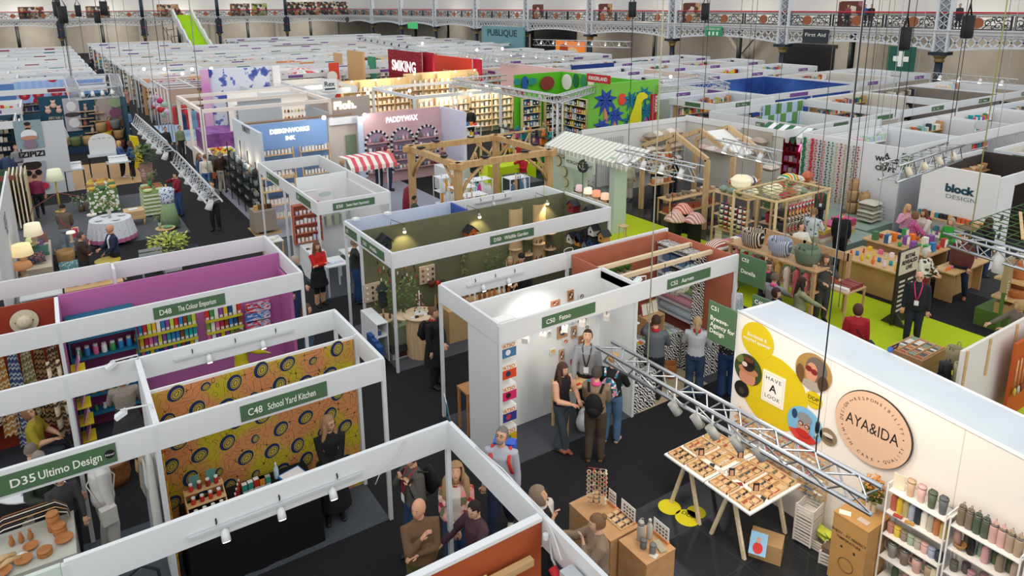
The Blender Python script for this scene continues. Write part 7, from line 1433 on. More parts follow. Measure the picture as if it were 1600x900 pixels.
m.bd('awning',t);row('candle',(8.8,23.2,.8),(9.9,23.2,.8),7,(.12,.12,.16),['e0606c','efe6da','e0783c','8ac0b0'],'at the front of the market cart','jars on the market cart');row('jar',(8.8,23.6,.8),(9.9,23.6,.8),6,(.14,.14,.24),['e0606c','c8d8c8','efe6da','c8404c'],'at the back of the market cart','jars on the market cart')
m=MB();m.lathe((10.05,21.5,0),[(.25,.2),(.22,.9),(.16,1.3),(.05,1.4)],14,M('8a1f3c'));m.bd('hanging_dress',label='dark red dress hanging behind the two men in front of the pink wall',cat='dress')
OAK=WOOD('b48c5c','d0ab78',(8,8,1),.6);t=Tg('timber_pergola','square oak pergola with curved braces over the kitchen tool racks','pergola',(11.7,19.5,0));CP=[(10.05,21.15),(10.05,17.95),(13.45,17.95),(13.45,21.15)]
for i in range(4):a,b=CP[i],CP[(i+1)%4];d=V((b[0]-a[0],b[1]-a[1],0)).normalized()*.28;Be((a[0]-d.x,a[1]-d.y,2.8),(b[0]+d.x,b[1]+d.y,2.8),.17,.19,OAK,'beam',t)
for i,(x,y)in enumerate(CP):
 Bx(x-.1,y-.1,0,x+.1,y+.1,2.72,OAK,'post',t)
 for j in((i+1)%4,(i-1)%4):b=CP[j];d=V((b[0]-x,b[1]-y,0)).normalized();MB().tube([(x,y,1.75),(x+d.x*.3,y+d.y*.3,2.25),(x+d.x*.85,y+d.y*.85,2.7)],[(.06,.05)]*3,6,OAK).bd('brace',t)
for i,(x,y)in enumerate(((10.05,20.4),(10.05,18.8),(11,17.95),(12.5,17.95),(13.45,18.7),(13.45,20.3),(11,21.15),(12.4,21.15))):t2=Tg('floodlight','flat black floodlight on the pergola beam, %s around the square'%ORD[i],'light',(x,y,2.92),0,'floodlights on the pergola');MB().rbox((x,y,2.95),(.24,.17,.05),i*.8,BLACK).bd('housing',t2);lamp('SPOT',(x,y,2.98),10,(1,.95,.85),.1,(11.7,19.5,.6),100)if i%2 else None
def rackstand(label,x,y,cols,kind='garment',n=10,h=1.7,size=(.12,.1,.5)):
 t=Tg('tool_rack',label,'rack',(x,y,0));wm=M('e6eaee',.4)
 for i in range(4):Cy((x+.4*(1 if i<2 else-1),y+.25*(1 if i%2 else-1),0),(x+.4*(1 if i<2 else-1),y+.25*(1 if i%2 else-1),h),.015,.015,6,wm,'upright',t)
 for z in(.3,.75,1.2,h):Bx(x-.4,y-.25,z-.015,x+.4,y+.25,z,wm,'shelf',t)
 for j,z in enumerate((.3,.75,1.2)):row(kind,(x-.36,y-.2,z),(x+.36,y-.2,z),n,size,cols,'on %s tier of %s'%(ORD[j],' '.join(label.split()[:5])),'kitchen tools on the racks',jit=.4,name='kitchen_tool')
KT=['efefef','d83c8c','e8a03c','c8a070','3a3a40','5aa0c8','f0e8d8','c83c3c']
rackstand('left white rack of brushes and kitchen tools',11.0,19.4,KT,'bottle',8);rackstand('front left white rack of wooden spoons',10.8,18.4,KT,'bottle',8);rackstand('middle white rack of pink and blue tools',12.0,20.0,['d83c9c','efefef','5ab0c8','e8e8ec'],'bottle',9);rackstand('right white rack of tools by the grey counter',13.2,19.5,['efefef','5a7a9c','c8a070','3a3a40'],'bottle',8);rackstand('rear white rack of pink tools under the pergola',11.3,21.0,['c83c8c','efefef','e8a03c'],'bottle',8)
t=Tg('feather_duster_stand','round black feather duster on a white stem under the pergola','duster',(10.9,17.5,0));MB().lathe((10.9,17.5,1.1),[(.1,0),(.24,.06),(.24,.14),(.1,.18)],14,BLACK).bd('feathers',t);Cy((10.9,17.5,0),(10.9,17.5,1.1),.04,.03,8,WH,'stem',t)
m=MB();q=G(775,270,.8);m.box(14.35,22.6,0,16.3,23.2,1.25,LIME);m.bd('lime_counter',label='lime green box counter beyond the oak pergola',cat='counter')
plinth('dark grey reception counter by the person in a red top',14.4,20.6,15.2,22.2,1.05,M('3c4048'));plinth('white counter behind the pergola with a blonde visitor',13.2,24.6,14.6,25.6,1.0,WH)
t=Tg('timber_trusses','light timber lattice frame behind the pergola','timber frame',(15,27,0))
for i in range(5):x=15.2+.9*i;Be((x,26.6,0),(x,26.6,1.7),.08,.08,LW,'upright',t);Be((x,26.6,.1),(x+.9,26.6,1.6),.06,.06,LW,'brace',t)
Be((15.2,26.6,1.7),(19.7,26.6,1.7),.08,.08,LW,'rail',t)
MINT=M('c2d2c2');AWN=STRIPE(['efeee6','c9ccbc'],.06,'Y',.8)
S=Stand('pale green kiosk with a cream striped awning and round wall plates',16,18.5,'kiosk','kiosk')
S.wx(15.3,17.1,20.3,MINT,2.45).wy(19.0,20.3,15.3,MINT,2.5,t=.08).wy(16.95,19.0,15.3,M('dfe6e2'),.95,t=.1);Bx(15.2,16.7,0,15.75,16.95,2.6,MINT,'pillar',S.t);Bx(15.26,18.25,.9,15.34,18.4,2.5,MINT,'post',S.t)
m=MB();n=40
for i in range(n):
 y0,y1=20.35-4.4*i/n,20.35-4.4*(i+1)/n;m.prism([(15.05,y0,2.45),(15.05,y1,2.45),(16.0,y1,2.86),(16.0,y0,2.86)],(0,0,.03),M('efeee6')if i%2 else M('c4c8b8'));m.prism([(15.04,y0,2.44),(15.04,(y0*3+y1)/4,2.31),(15.04,(y0+3*y1)/4,2.31),(15.04,y1,2.44)],(.02,0,0),M('efeee6')if i%2 else M('c4c8b8'))
m.bd('awning',S.t)
q=GX(918,240,15.0);t=Tg('hanging_sign','pale green MORGAN WRIGHT sign hung under the awning','sign',(15.0,18.3,1.95));Bx(14.98,17.45,1.93,15.02,19.05,2.33,M('d4e0d0'),'board',t);MB().text('MORGAN WRIGHT',(14.975,18.25,2.08),-Y1,Z1,.12,M('2f4a3c'),wid=1.4).bd('lettering',t)
for i,(px,py,r)in enumerate(((879,238,.22),(872,251,.2),(881,268,.2),(884,285,.16))):q=GX(px,py,15.24);t=Tg('wall_plate','round olive rimmed wall plate on the kiosk, %s from the top'%ORD[i],'plate',q);MB().disc((15.25,q.y,q.z),r,-Y1,Z1,.02,M('8a8a48'),22).bd('rim',t);MB().disc((15.225,q.y,q.z),r*.86,-Y1,Z1,.02,M('c8c8a8'),22).bd('centre',t)
for i in range(4):shade_lamp('small pleated lamp, %s on the kiosk sill'%ORD[i],15.35,17.3+.45*i,.95,.16,.2,['e8b8a0','d89070','e8dcc8','c8a8b0'][i],bh=.14,on=.8)
t=Tg('floral_tree','tall thin stem with a dark feathery head before the kiosk','ornament',(14.6,17.6,0));Cy((14.6,17.6,.2),(14.6,17.6,2.2),.012,.012,6,WIRE,'stem',t);b=MB();rr=random.Random(9)
for i in range(70):a=rr.uniform(0,6.28);z=rr.uniform(-1,1);e=V((14.6+.16*cos(a)*sqrt(1-z*z),17.6+.16*sin(a)*sqrt(1-z*z),2.2+.2*z));b.quad(e,e+V((.05,0,.02)),e+V((.06,.02,.07)),e+V((0,.05,.05)),M('2c2622'))
b.bd('feathers',t)
for i,(px,py,c_)in enumerate(((858,283,'3a3a3c'),(906,300,'2a2824'),(885,292,'8a8a5c'),(930,315,'a8a070'),(915,290,'3a3430'))):q=G(px,py,.6);leafy('%s dried flower arrangement, %s along the kiosk front'%(cname(c_),ORD[i]),(q.x,q.y,0),.3,.75,M(c_,.9),70,'dried_flowers','8a8a7c',40+i,.12,.12,.3)
t=Tg('bar_stool','small two tier wooden stool at the lime carpet edge','stool',(14.9,15.9,0));Cy((14.9,15.9,.55),(14.9,15.9,.58),.17,.17,16,LW,'seat',t)
for a in range(3):Be((14.9+.15*cos(a*2.1),15.9+.15*sin(a*2.1),0),(14.9+.12*cos(a*2.1),15.9+.12*sin(a*2.1),.55),.03,.03,LW,'leg',t)
a,b=tpx('white truss with four lit lamps in front of the kiosk',(968,243),(1093,272),3.3,4,.35,'box',on=True)
for q in(a.lerp(b,.12),):cable('black wire and sling holding the kiosk truss',[q,(q.x,q.y,13)],.008)
cable('two thin wires passing the kiosk pillar',[b,(b.x,b.y,13)],.008,'4a4c48');cable('second thin wire beside the kiosk pillar',[(b.x-.6,b.y+.3,2.2),(b.x-.6,b.y+.3,13)],.008,'5a5c58')
PIL0=['d8b8b0','e8dcd4','c8b0a8','efe8e0','b8a498']
HF=WOOD('c09c70','d8ba90',(8,8,1))
def hframe(label,x,y0,y1,ze,zp):
 t=Tg('house_frame',label,'timber frame',(x,(y0+y1)/2,0))
 for y in(y0,y1):Bx(x-.06,y-.08,0,x+.06,y+.08,ze,HF,'post',t)
 ym=(y0+y1)/2;Be((x,y0,ze),(x,ym,zp),.12,.16,HF,'rafter',t);Be((x,y1,ze),(x,ym,zp),.12,.16,HF,'rafter',t)
hframe('front house shaped timber frame of the textile stand',18.1,15.4,18.4,2.4,3.05);hframe('second house shaped timber frame of the textile stand',19.4,15.4,18.4,2.4,3.05);hframe('third house shaped timber frame near the cushion niche',20.7,15.3,18.2,2.4,3.05)
S=Stand('white walled textile stand behind the house frames',21,18.5);S.wx(17.1,22.9,20.75,M('dcdcda'),2.7).wy(16.0,20.7,22.9,M('d6d2ca'),2.78).fy(15.95,20.75,22.86,2.8,.25,WH).fx(22.9,26,16.0,2.8,.3).fx(17.1,22.9,20.72,2.75,.2,WH)
m=MB()
for i in range(22):x=17.8+.06*i;m.box(x,20.55-.03*(i%2),.4,x+.06,20.6,2.35,M('c8cac8'))
m.bd('curtain',S.t);q=GX(1181,221,22.8);Bx(22.78,q.y-.7,q.z-.45,22.82,q.y+.7,q.z+.45,M('b4aca0'),'niche',S.t)
for k in range(2):row('cushion',(22.55,q.y+.65,q.z-.42+.34*k),(22.55,q.y-.65,q.z-.42+.34*k),2,(.4,.6,.3),PIL0,'in %s layer of wall niche'%['lower','upper'][k],'cushions in the wall niche')
row('garment',(19.6,20.4,.8),(22.4,20.4,.8),9,(.3,.3,1.0),['8a8c90','c8c4bc','5a6068','e0dcd4','a89c90'],'on the rear rail of the textile stand','clothes on the rear rail')
m=MB();m.add([(19.4,15.5,2.35),(20.6,15.5,2.3),(20.6,16.85,2.98),(19.4,16.85,3.0)],[(0,1,2,3)],M('efeee8'));m.prism([(19.4,15.5,2.33),(20.6,15.5,2.28),(20.6,16.85,2.96),(19.4,16.85,2.98)],(0,0,.015),M('efeee8'));m.bd('drape',label='white cloth drape stretched between two house shaped frames',cat='cloth')
for k in range(3):q=GX(1103+14*k,225+3*k,22.7);item('cushion',PIL0[k],(22.6,q.y,q.z-.3),(.4,.6,.3),'pale cushion, %s along the wall left of the niche'%ORD[k])
PIL=['c8b4a0','e6ddd0','d0b8a8','b8a890','efe8dc','a89c8c']
for j in range(3):
 Bx(20.2,20.2,.9+.55*j,22.2,20.7,.93+.55*j,LW,'wall_shelf',label='oak shelf of cushions, %s from below in the textile stand'%ORD[j],cat='shelf');row('cushion',(20.25,20.4,.93+.55*j),(22.15,20.4,.93+.55*j),5,(.5,.4,.32),PIL,'on the %s cushion shelf'%ORD[j],'cushions on the shelves',jit=.2)
for j in range(3):Bx(18.2,17.9,.95+.45*j,19.3,18.2,.98+.45*j,LW,'wall_shelf',label='oak shelf of pots, %s from below in the textile stand'%ORD[j],cat='shelf');row('jar',(18.25,18.05,.98+.45*j),(19.25,18.05,.98+.45*j),5,(.18,.18,.24),['b0603c','c87a4c','e8dcc8','8a6a4c'],'on the %s pot shelf'%ORD[j],'pots on the oak shelves',jit=.2)
for(x,y,z)in((21.6,15.5,1.5),):item('cushion','d8ccc0',(x,y,z),(.6,.5,.3),'pale cushion at height in the textile stand, %s'%('upper' if z>2 else 'lower'))
table('long oak table of bowls and throws facing the kiosk',17.5,16.4,20.2,17.0,.85,LW,shelf=.3);row('bowl',(17.6,16.7,.85),(20.1,16.7,.85),10,(.2,.2,.12),['d8c8b0','b87858','e8e0d4','8a7a68'],'on the long oak table','bowls on the oak table',jit=.3);row('towel',(17.6,16.7,.33),(20.1,16.7,.33),6,(.34,.3,.18),['b0583c','e8dccc','8a4a34','c8b098'],'on the lower shelf of the oak table','folded throws under the oak table',jit=.3,name='folded_throw')
def tshelf(label,x0,y0,x1,y1,hs,cols,kind,size,m=None):
 t=Tg('display_shelf',label,'shelf unit',((x0+x1)/2,(y0+y1)/2,0));m=m or WOOD('c8a878','dcc29a')
 for x in(x0,x1):
  for y in(y0,y1):Bx(x-.025,y-.025,0,x+.025,y+.025,hs[-1]+.02,m,'upright',t)
 for h in hs:Bx(x0,y0,h-.02,x1,y1,h,m,'shelf',t)
 for j,h in enumerate(hs):
  k=kind[j%len(kind)];horiz=(x1-x0)>(y1-y0);n=int(max(x1-x0,y1-y0)/(size[0]*1.25));a,b=((x0+.05,(y0+y1)/2,h),(x1-.05,(y0+y1)/2,h))if horiz else(((x0+x1)/2,y1-.05,h),((x0+x1)/2,y0+.05,h));row(k,a,b,min(n,9),size,cols,'on %s level of %s'%(ORD[j],' '.join(label.split()[:7])),'goods on the %s'%' '.join(label.split()[:5]),jit=.35)
TX=['c86a4c','e8dcc8','3c3c44','d8a84c','c83c5c','8aa090','efe8dc','5a7a4c']
tshelf('pine rack of striped scarves beside the pink lampshades',17.2,13.0,17.6,14.3,(.12,.55,1.0,1.7),TX,['towel','bowl','garment','cushion'],(.22,.26,.3));tshelf('second pine rack of bags and cushions',17.9,12.2,19.2,12.7,(.12,.7,1.2,1.75),TX,['basket','bowl','towel','cushion'],(.24,.26,.28));tshelf('rear pine rack of bright cushions',19.2,13.6,21.6,14.1,(.4,.9,1.5),TX,['basket','towel','cushion'],(.34,.3,.3))
for i in range(6):x=17.25+.0*i;m=MB();m.tube([(17.2,13.1+.17*i,1.45),(17.18,13.1+.17*i,.9),(17.2,13.12+.17*i,.62)],[(.05,.03),(.07,.03),(.06,.03)],6,STRIPE([TX[i],'efe8dc','2c2c34'],.05,'Z',.9,(0,.4,0)));m.bd('scarf',label='striped scarf, %s along the first pine rack'%ORD[i],cat='scarf',group='scarves on the pine rack')
for i in range(8):m=MB();x,y=18.0+.16*i,12.15;m.tube([(x,y,1.65),(x,y-.02,1.1),(x+.02,y,.5)],.03,6,MULTI(['2c2c30','efefef','d83c5c','e8a83c'],22));m.bd('pompom_garland',label='pompom garland, %s hanging on the second pine rack'%ORD[i],cat='garland',group='pompom garlands')
for i,(px,py,c_)in enumerate(((1067,325,'d8604c'),(1055,338,'b8907c'),(1086,340,'c07a80'))):q=G(px,py+4,.75);m=MB();n=24;m.lathe((q.x,q.y,.72),[(.36,0),(.34,.05),(.14,.26),(.12,.26)],n,STRIPE([c_,'e8c8b8'],.045,'X',.8));m.bd('lampshade',label='%s striped raffia lampshade, %s of three by the lime carpet'%(cname(c_),['farthest','left','right'][i]),cat='lampshade');plinth('black round stand under the raffia lampshade, %s'%['farthest','left','right'][i],q.x-.15,q.y-.15,q.x+.15,q.y+.15,.72,BLACK)
BM=M('d0b888');t=Tg('bamboo_frame','bamboo pole frame with a string grid roof','frame',(17.3,11.9,0));q4=[(16.1,12.9),(17.2,11.3),(18.9,11.4),(17.9,13.0)];q4=[(16.2,11.35),(18.6,11.35),(18.6,12.75),(16.2,12.75)]
for x,y in q4:Cy((x,y,0),(x,y,2.25),.045,.04,8,BM,'pole',t)
for i in range(4):a,b=q4[i],q4[(i+1)%4];Cy((a[0],a[1],2.2),(b[0],b[1],2.2),.04,.04,8,BM,'rail',t)
m=MB()
for i in range(9):m.cyl((16.2+.3*i,11.35,2.2),(16.2+.3*i,12.75,2.2),.01,.01,4,M('8a9460'));
for i in range(6):m.cyl((16.2,11.35+.28*i,2.2),(18.6,11.35+.28*i,2.2),.01,.01,4,M('8a9460'))
m.bd('string_grid',t)
SAGE=M('9cb49c');plinth('sage green low plinth of folded blankets under the bamboo frame',16.3,11.6,18.3,12.5,.45,SAGE);plinth('sage green counter of striped rugs behind the man in black',18.2,10.9,20.6,12.2,.55,M('8fa89c'));plinth('long sage green bench under the hanging garlands',20.9,11.4,22.4,15.2,.5,M('93a89a'))
for k,(x,y)in enumerate(((16.6,11.9),(17.3,12.0),(18.6,11.5),(19.3,11.6),(20.1,11.7))):
 for j in range(4):item('towel',pick(['d8b4a0','e8d8c0','c88a80','d8b84c','b85a4c','efe4d4','8aa0b8','c84c7c']),(x,y,(.45 if k<2 else.55)+.11*j),(.55,.5,.11),'folded blanket, %s up in pile %s of the sage plinths'%(ORD[j],ORD[k]),'blanket','folded blankets on the sage plinths',name='folded_blanket')
for i,(px,py,r)in enumerate(((1158,285,.3),(1208,297,.3),(1178,300,.14))):q=GY(px,py,13.2);t=Tg('paper_lantern','cream crumpled paper lantern, %s of three over the textile racks'%ORD[i],'lantern',q);MB().lathe((q.x,q.y,q.z-r*.6),[(r*.5,0),(r*.95,r*.3),(r,r*.9),(r*.6,r*1.3)],9,M('efe6c4',.8,0,.25),False).bd('shade',t);Cy((q.x,q.y,q.z+r*.6),(q.x,q.y,2.9),.006,.006,4,WIRE,'cord',t)
for i in range(3):item('toy','e0c8a8',(19.0+.3*i,12.9,1.2),(.3,.3,.6),'pale branch ornament with beads, %s of the group'%ORD[i],'ornament','branch ornaments',name='branch_ornament')
plinth('tall white column behind the bamboo frame with a grey cloth',19.4,12.9,20.0,13.4,1.3,M('c8c6c0'));item('garment','b4b0a8',(19.1,12.95,.3),(.7,.3,1.2),'grey robe hanging beside the bamboo frame','robe',name='hanging_robe')
item('cushion',STRIPE(['3c9a8c','e8d04c','d8722c','e8e0d0'],.09,'X',.8),(20.3,13.85,1.55),(.8,.5,.4),'teal, yellow and orange striped cushion on the rear pine rack');item('cushion',STRIPE(['efe8dc','efe8dc','3c4a7c','efe8dc','c86a3c'],.08,'X',.8),(18.2,14.0,1.75),(1.0,.6,.4),'white cushion with thin navy and orange stripes')
for i in range(4):item('cushion',['d83c9c','c84c30','3c7a4c','e83c8c'][i],(19.5+.3*i,13.8,1.5),(.3,.3,.25),'small bright cushion, %s along the rear pine rack'%ORD[i],group='small bright cushions')
t=Tg('market_stall','wooden market stall carrying bags and baskets at the lime carpet','stall',(15.2,10.2,0));STW=WOOD('c09468','d8b48c')
for x in(14.5,15.9):
 for y in(9.0,10.2,11.4):Bx(x-.04,y-.04,0,x+.04,y+.04,1.5,STW,'post',t)
Bx(14.4,8.9,1.35,15.0,11.5,1.39,STW,'top_shelf',t);Bx(14.5,9.0,.75,15.9,11.4,.79,STW,'counter',t);Bx(15.86,9.0,1.3,15.9,11.4,1.5,STW,'rail',t)
Bx(14.5,11.42,0,15.9,11.5,1.0,M('8ab07c'),'green_panel',t)
for i,(y,mm,nm)in enumerate(((10.9,STRIPE(['1f1f22','d8c8b0'],.04,'Y',.9),'black and cream striped'),(10.1,STRIPE(['6a7890','c8ccd4'],.03,'Y',.9),'blue grey striped'),(9.35,M('6a7864'),'sage green'))):item('basket',mm,(14.7,y,1.39),(.52,.62,.42),'%s open bag on the stall top shelf'%nm,'bag',name='open_bag')
for i in range(9):item('garment',pick(['b8242c','c86a6c','e8dcc8','d88a80','8a2430','c8a060']),(14.5,9.2+.25*i,.55),(.2,.14,.75),'red or cream knitted bag, %s hanging along the stall'%ORD[i],'bag','knitted bags on the stall',name='knitted_bag')
for i in range(14):item(['basket','bowl','towel'][i%3],pick(TX),(14.8+.35*(i%3),9.2+.45*(i//3),.79),(.28,.28,.2),'small woven piece, %s on the stall counter'%nth(i),'basket','woven pieces on the stall counter',name='woven_piece')
item('cushion',STRIPE(['efe6dc','a8503c'],.06,'Y',.8),(14.6,11.9,.9),(.8,.5,.4),'cream and rust striped bolster at the stall end');plinth('light green plinth under the striped bolster',14.2,11.6,15.2,12.4,.88,M('8ec07c'))
for i in range(4):item('towel',['c86a9c','e8e0d8','6a5aa0','3c5a8c'][i],(15.3+.28*i,12.0,.95),(.24,.4,.16),'hanging folded cloth, %s behind the striped bolster'%ORD[i],'cloth','folded cloths behind the bolster',name='folded_cloth')
table('small wood display of cloths at the front of the stall',15.0,8.45,15.8,8.95,.85,STW);row('towel',(15.05,8.7,.85),(15.75,8.7,.85),5,(.13,.4,.08),['c86a5c','efe6dc','8a3c34','c8b098'],'on the small front display','cloths on the front display',name='folded_cloth')
S=Stand('white stand wall lettered A WORLD OF CRAFT with hanging garlands',22.9,13);S.wy(11.6,15.2,22.9,M('e4e6e8'),2.85,t=.08);S.wx(22.95,26.5,11.62,M('d6dadf'),2.8);S.fx(23.0,33,11.6,2.85).fx(23,28,15.2,2.85)
m=MB()
for s_,px,py in(('A',1386,243),('WORLD',1386,250),('OF',1385,257),('CRAFT',1383,264)):q=GX(px,py,22.84);m.text(s_,(22.84,q.y,q.z-.07),-Y1,Z1,.15,BLACK,bold=.035)
m.bd('lettering',S.t)
GC=['2f7a50','e8d8c8','c8404c','c83c40','3a3a3c','d86a6c','2f6a48','5a8a60','c8b88c','b02c34','c8a878','d8ccb8','8a7a60','a8503c']
for i in range(14):
 y=15.05-.155*i;t=Tg('bead_garland','%s hanging garland, %s from the left on the white wall'%(cname(GC[i]),nth(i)),'garland',(22.8,y,2.7));Cy((22.8,y,.55),(22.8,y,2.7),.004,.004,4,WIRE,'thread',t);m=MB();mm=M(GC[i],.8)
 for k in range(22):m.ball((22.8,y+.02*sin(k*2.1),.62+.097*k),.06 if i in(0,2)else.034,mm,5)
 m.bd('beads',t)
for i,(y,z,s)in enumerate(((12.75,.5,.42),(12.75,.92,.38),(12.35,.5,.4),(12.35,.9,.34),(12.75,1.25,.3))):item('basket',M('b89468'),(22.3,y,z),(s,s,.4),'tall lidded straw basket, %s on the sage bench'%ORD[i],'basket','straw baskets on the sage bench')
for i in range(5):item('cushion',['b8b4a4','a8a494','d0ccbc','8a8678','c8c4b4'][i],(21.9,11.9,.5+.13*i),(.8-.05*i,.6,.2),'grey patterned cushion, %s up in the pile on the sage bench'%ORD[i],group='cushion pile on the sage bench')
flagx('green flag sign on the white craft wall corner',22.86,11.25,11.6,2.1,2.7,(('B20',.14,.07),('Artisan',.32,.07)))
RD=M('b01828');S=Stand('red shelved shop with a green and white scalloped awning',24.3,15.8);S.wy(15.4,17.6,24.4,RD,2.6)
for j in range(5):Bx(24.05,15.4,.5+.42*j,24.38,17.5,.53+.42*j,RD,'shelf',S.t);row('box',(24.2,17.4,.53+.42*j),(24.2,15.5,.53+.42*j),9,(.16,.14,.18),['efe8dc','d88ac0','8a2c3c','c8c0d8','5a2c40'],'on the %s shelf of the red shop'%ORD[j],'gifts in the red shop',jit=.3)
for y in(15.4,16.1,16.8,17.5):Bx(24.05,y-.02,0,24.38,y+.02,2.5,RD,'divider',S.t)
m=MB()
for i in range(10):y0,y1=17.7-.25*i,17.45-.25*i;mm=M('f0f2f0' if i%2 else '2f6a44',.7);m.prism([(23.6,y0,2.45),(23.6,y1,2.45),(24.3,y1,2.75),(24.3,y0,2.75)],(0,0,.02),mm);m.prism([(23.6,y0,2.46),(23.6,(y0*3+y1)/4,2.2),(23.6,(y0+y1*3)/4,2.2),(23.6,y1,2.46)],(.02,0,0),mm)
m.bd('awning',S.t);q=GX(1264,235,24.0);MB().text('Noel',(23.95,q.y,q.z-.1),-Y1,Z1,.3,M('ff4a78',.5,0,5.),bold=.01,italic=.2).bd('neon_lettering',S.t)
flagx('green flag sign beside the green and white awning',23.5,17.3,17.7,2.3,2.85,(('B22',.14,.08),));flagx('green flag sign at the right of the green and white awning',23.5,15.1,15.45,2.2,2.75,(('B21',.14,.08),))
for i in range(6):item('ball',pick(['efe0d0','e8b8c0','3c8a5c','2c2c30']),(23.7,15.0,1.0+.28*i),(.35,.3,.28),'hanging paper rosette, %s up beside the red shop'%ORD[i],'rosette','paper rosettes',name='paper_rosette')
S=Stand('white wall stand lettered block DESIGN with a dark interior',22.5,9.5);BX=21.7
S.wy(8.35,10.35,BX,M('ecedec'),2.75,t=.1).wx(BX,BX+.9,8.33,M('e4e5e6'),2.7,t=.06).wy(8.3,10.4,25.4,M('3c3430'),2.66);S.fx(22.6,32,8.33,2.7).fx(BX,25.4,10.4,2.72);S.wx(22.7,25.3,10.3,M('453c38'),2.6);Bx(22.6,8.4,0,22.7,10.3,2.5,M('453c38'),'wall_panel',S.t)
q=GX(1500,298,BX-.05);MB().text('block',(BX-.06,q.y,q.z-.08),-Y1,Z1,.22,M('1f4a5a'),bold=.05,wid=.78).bd('lettering',S.t);q=GX(1502,307,BX-.05);MB().text('DESIGN',(BX-.06,q.y,q.z-.12),-Y1,Z1,.12,M('7a8a90'),wid=.8).bd('lettering',S.t)
for k,(z,n)in enumerate(((1.25,15),(.85,8))):Bx(BX-.3,8.4,z-.03,BX-.05,10.3,z,LW,'ledge',S.t);row('box',(BX-.18,10.25,z),(BX-.18,8.45,z),n,(.1,.1,.14),['2c2c30','e0a03c','3c8aa0','d86a3c','e8c8a0'],'on the %s ledge below block DESIGN'%['upper','lower'][k],'toys on the block ledges',name='block_toy')
plinth('white demonstration counter in front of the block wall',20.9,8.6,21.4,10.2,.85,M('e8dccc'));row('toy',(21.15,10.1,.85),(21.15,8.7,.85),8,(.14,.14,.12),BRIGHT,'on the demonstration counter','toys on the demonstration counter',name='block_toy')
for i,z in enumerate((1.5,1.2,.95)):MB().disc((22.1,8.295,z),.1,X1,Z1,.004,M('3a4a50'),16).bd('emblem',S.t)
for j in range(5):Bx(22.75,10.0,.6+.38*j,25.2,10.28,.63+.38*j,M('a8805c'),'shelf',S.t);row('bowl',(22.8,10.1,.63+.38*j),(25.1,10.1,.63+.38*j),9,(.2,.18,.2),['c89a68','a87848','d8b488'],'on the %s shelf of the dark wooden ware stand'%ORD[j],'wooden ware in the dark stand',name='wooden_ware')
PL=WOOD('c8a06c','d8b484',(2,2,2));PLS=WOOD('b08a58','c49c6a',(1,1,1))
def plytable(label,x0,y0,x1,y1,z):
 t=Tg('plywood_table',label,'table',((x0+x1)/2,(y0+y1)/2,0));Bx(x0,y0,z-.04,x1,y1,z,PL,'tabletop',t)
 for x in(x0+.15,x1-.2):Bx(x,y0+.06,0,x+.04,y1-.06,z-.04,PLS,'leg_panel',t)
 Bx(x0+.19,(y0+y1)/2-.02,0,x1-.2,(y0+y1)/2+.02,z-.04,PLS,'cross_panel',t)
plytable('near low plywood table of glass vases and toys',17.3,8.2,18.6,10.2,.82);plytable('higher plywood table of books and gifts',18.7,8.5,20.0,10.3,1.0);plytable('right plywood table of small toys',18.4,7.7,20.2,8.25,.82)
for i in range(24):item(['vase','candle','toy','box'][i%4],pick(BRIGHT+['c8d8b0','efe0e8']),(17.45+.3*(i%4),8.35+.3*(i//4),.82),(.09,.09,.2 if i%4==0 else.12),'bright gift, %s of those on the near plywood table'%nth(i),'gift','gifts on the near plywood table',name='gift')
for i in range(18):item(['book','box','bowl'][i%3],pick(BRIGHT+BOOKS),(18.85+.3*(i%4),8.65+.34*(i//4),1.0),(.16,.12,.24 if i%3<2 else.1),'boxed gift, %s of those on the higher plywood table'%nth(i),'gift','gifts on the higher plywood table',name='gift_box')
for i in range(12):item('toy',pick(BRIGHT),(18.5+.14*i,7.95,.82),(.1,.1,.08),'small bright toy, %s along the right plywood table'%nth(i),'toy','toys on the right plywood table',name='small_toy')
t=Tg('info_sign','tall dark panel titled RETAIL REVEALED LIVE on the lime carpet','sign',(16.4,7.9,0));Bx(15.98,7.86,.04,16.8,7.92,1.85,M('2c2624'),'panel',t);Bx(15.985,7.85,1.28,16.795,7.86,1.84,M('cfc4b4'),'title_panel',t)
m=MB()
for s_,z in(('RETAIL',1.66),('REVEALED',1.52),('LIVE',1.38)):m.text(s_,(16.4,7.845,z),X1,Z1,.1,BLACK,bold=.03)
m.bd('lettering',t);m=MB()
for i in range(7):
 for j in range(2):m.box(16.08+.36*j,7.855,.35+.12*i,16.08+.36*j+.24,7.858,.40+.12*i,M('cfc8bc'))
m.bd('small_print',t)
for x in(16.1,16.7):MB().prism([(x,7.6,0),(x,8.2,0),(x,7.95,.3),(x,7.83,.3)],(.04,0,0),M('3a4038')).bd('foot',t)
t=plinth('wooden tray table of small gifts on the lime carpet',13.2,5.85,14.1,6.5,.86,WOOD('b8875c','cda074'));m=MB()
for i in range(5):m.box(13.22,5.87+.15*i,.86,14.08,5.88+.15*i,.9,LW)
m.bd('divider',t);
for i in range(4):row('box',(13.25,5.94+.15*i,.862),(14.05,5.94+.15*i,.862),10,(.06,.1,.03),['c8785c','e8e4dc','8aa088','c8a070','5a5a5c'],'in the %s row of the tray table'%ORD[i],'pouches in the tray table',name='pouch')
GP=M('4a6a34');t=Tg('pot_rack','green and wooden plant stand of terracotta pots at the right edge','rack',(18.3,6.3,0));Bx(17.75,6.2,.0,18.9,6.9,.42,M('4f6a28'),'base',t)
for x in(17.6,):Bx(x-.03,6.3,0,x+.03,6.36,1.1,GP,'post',t)
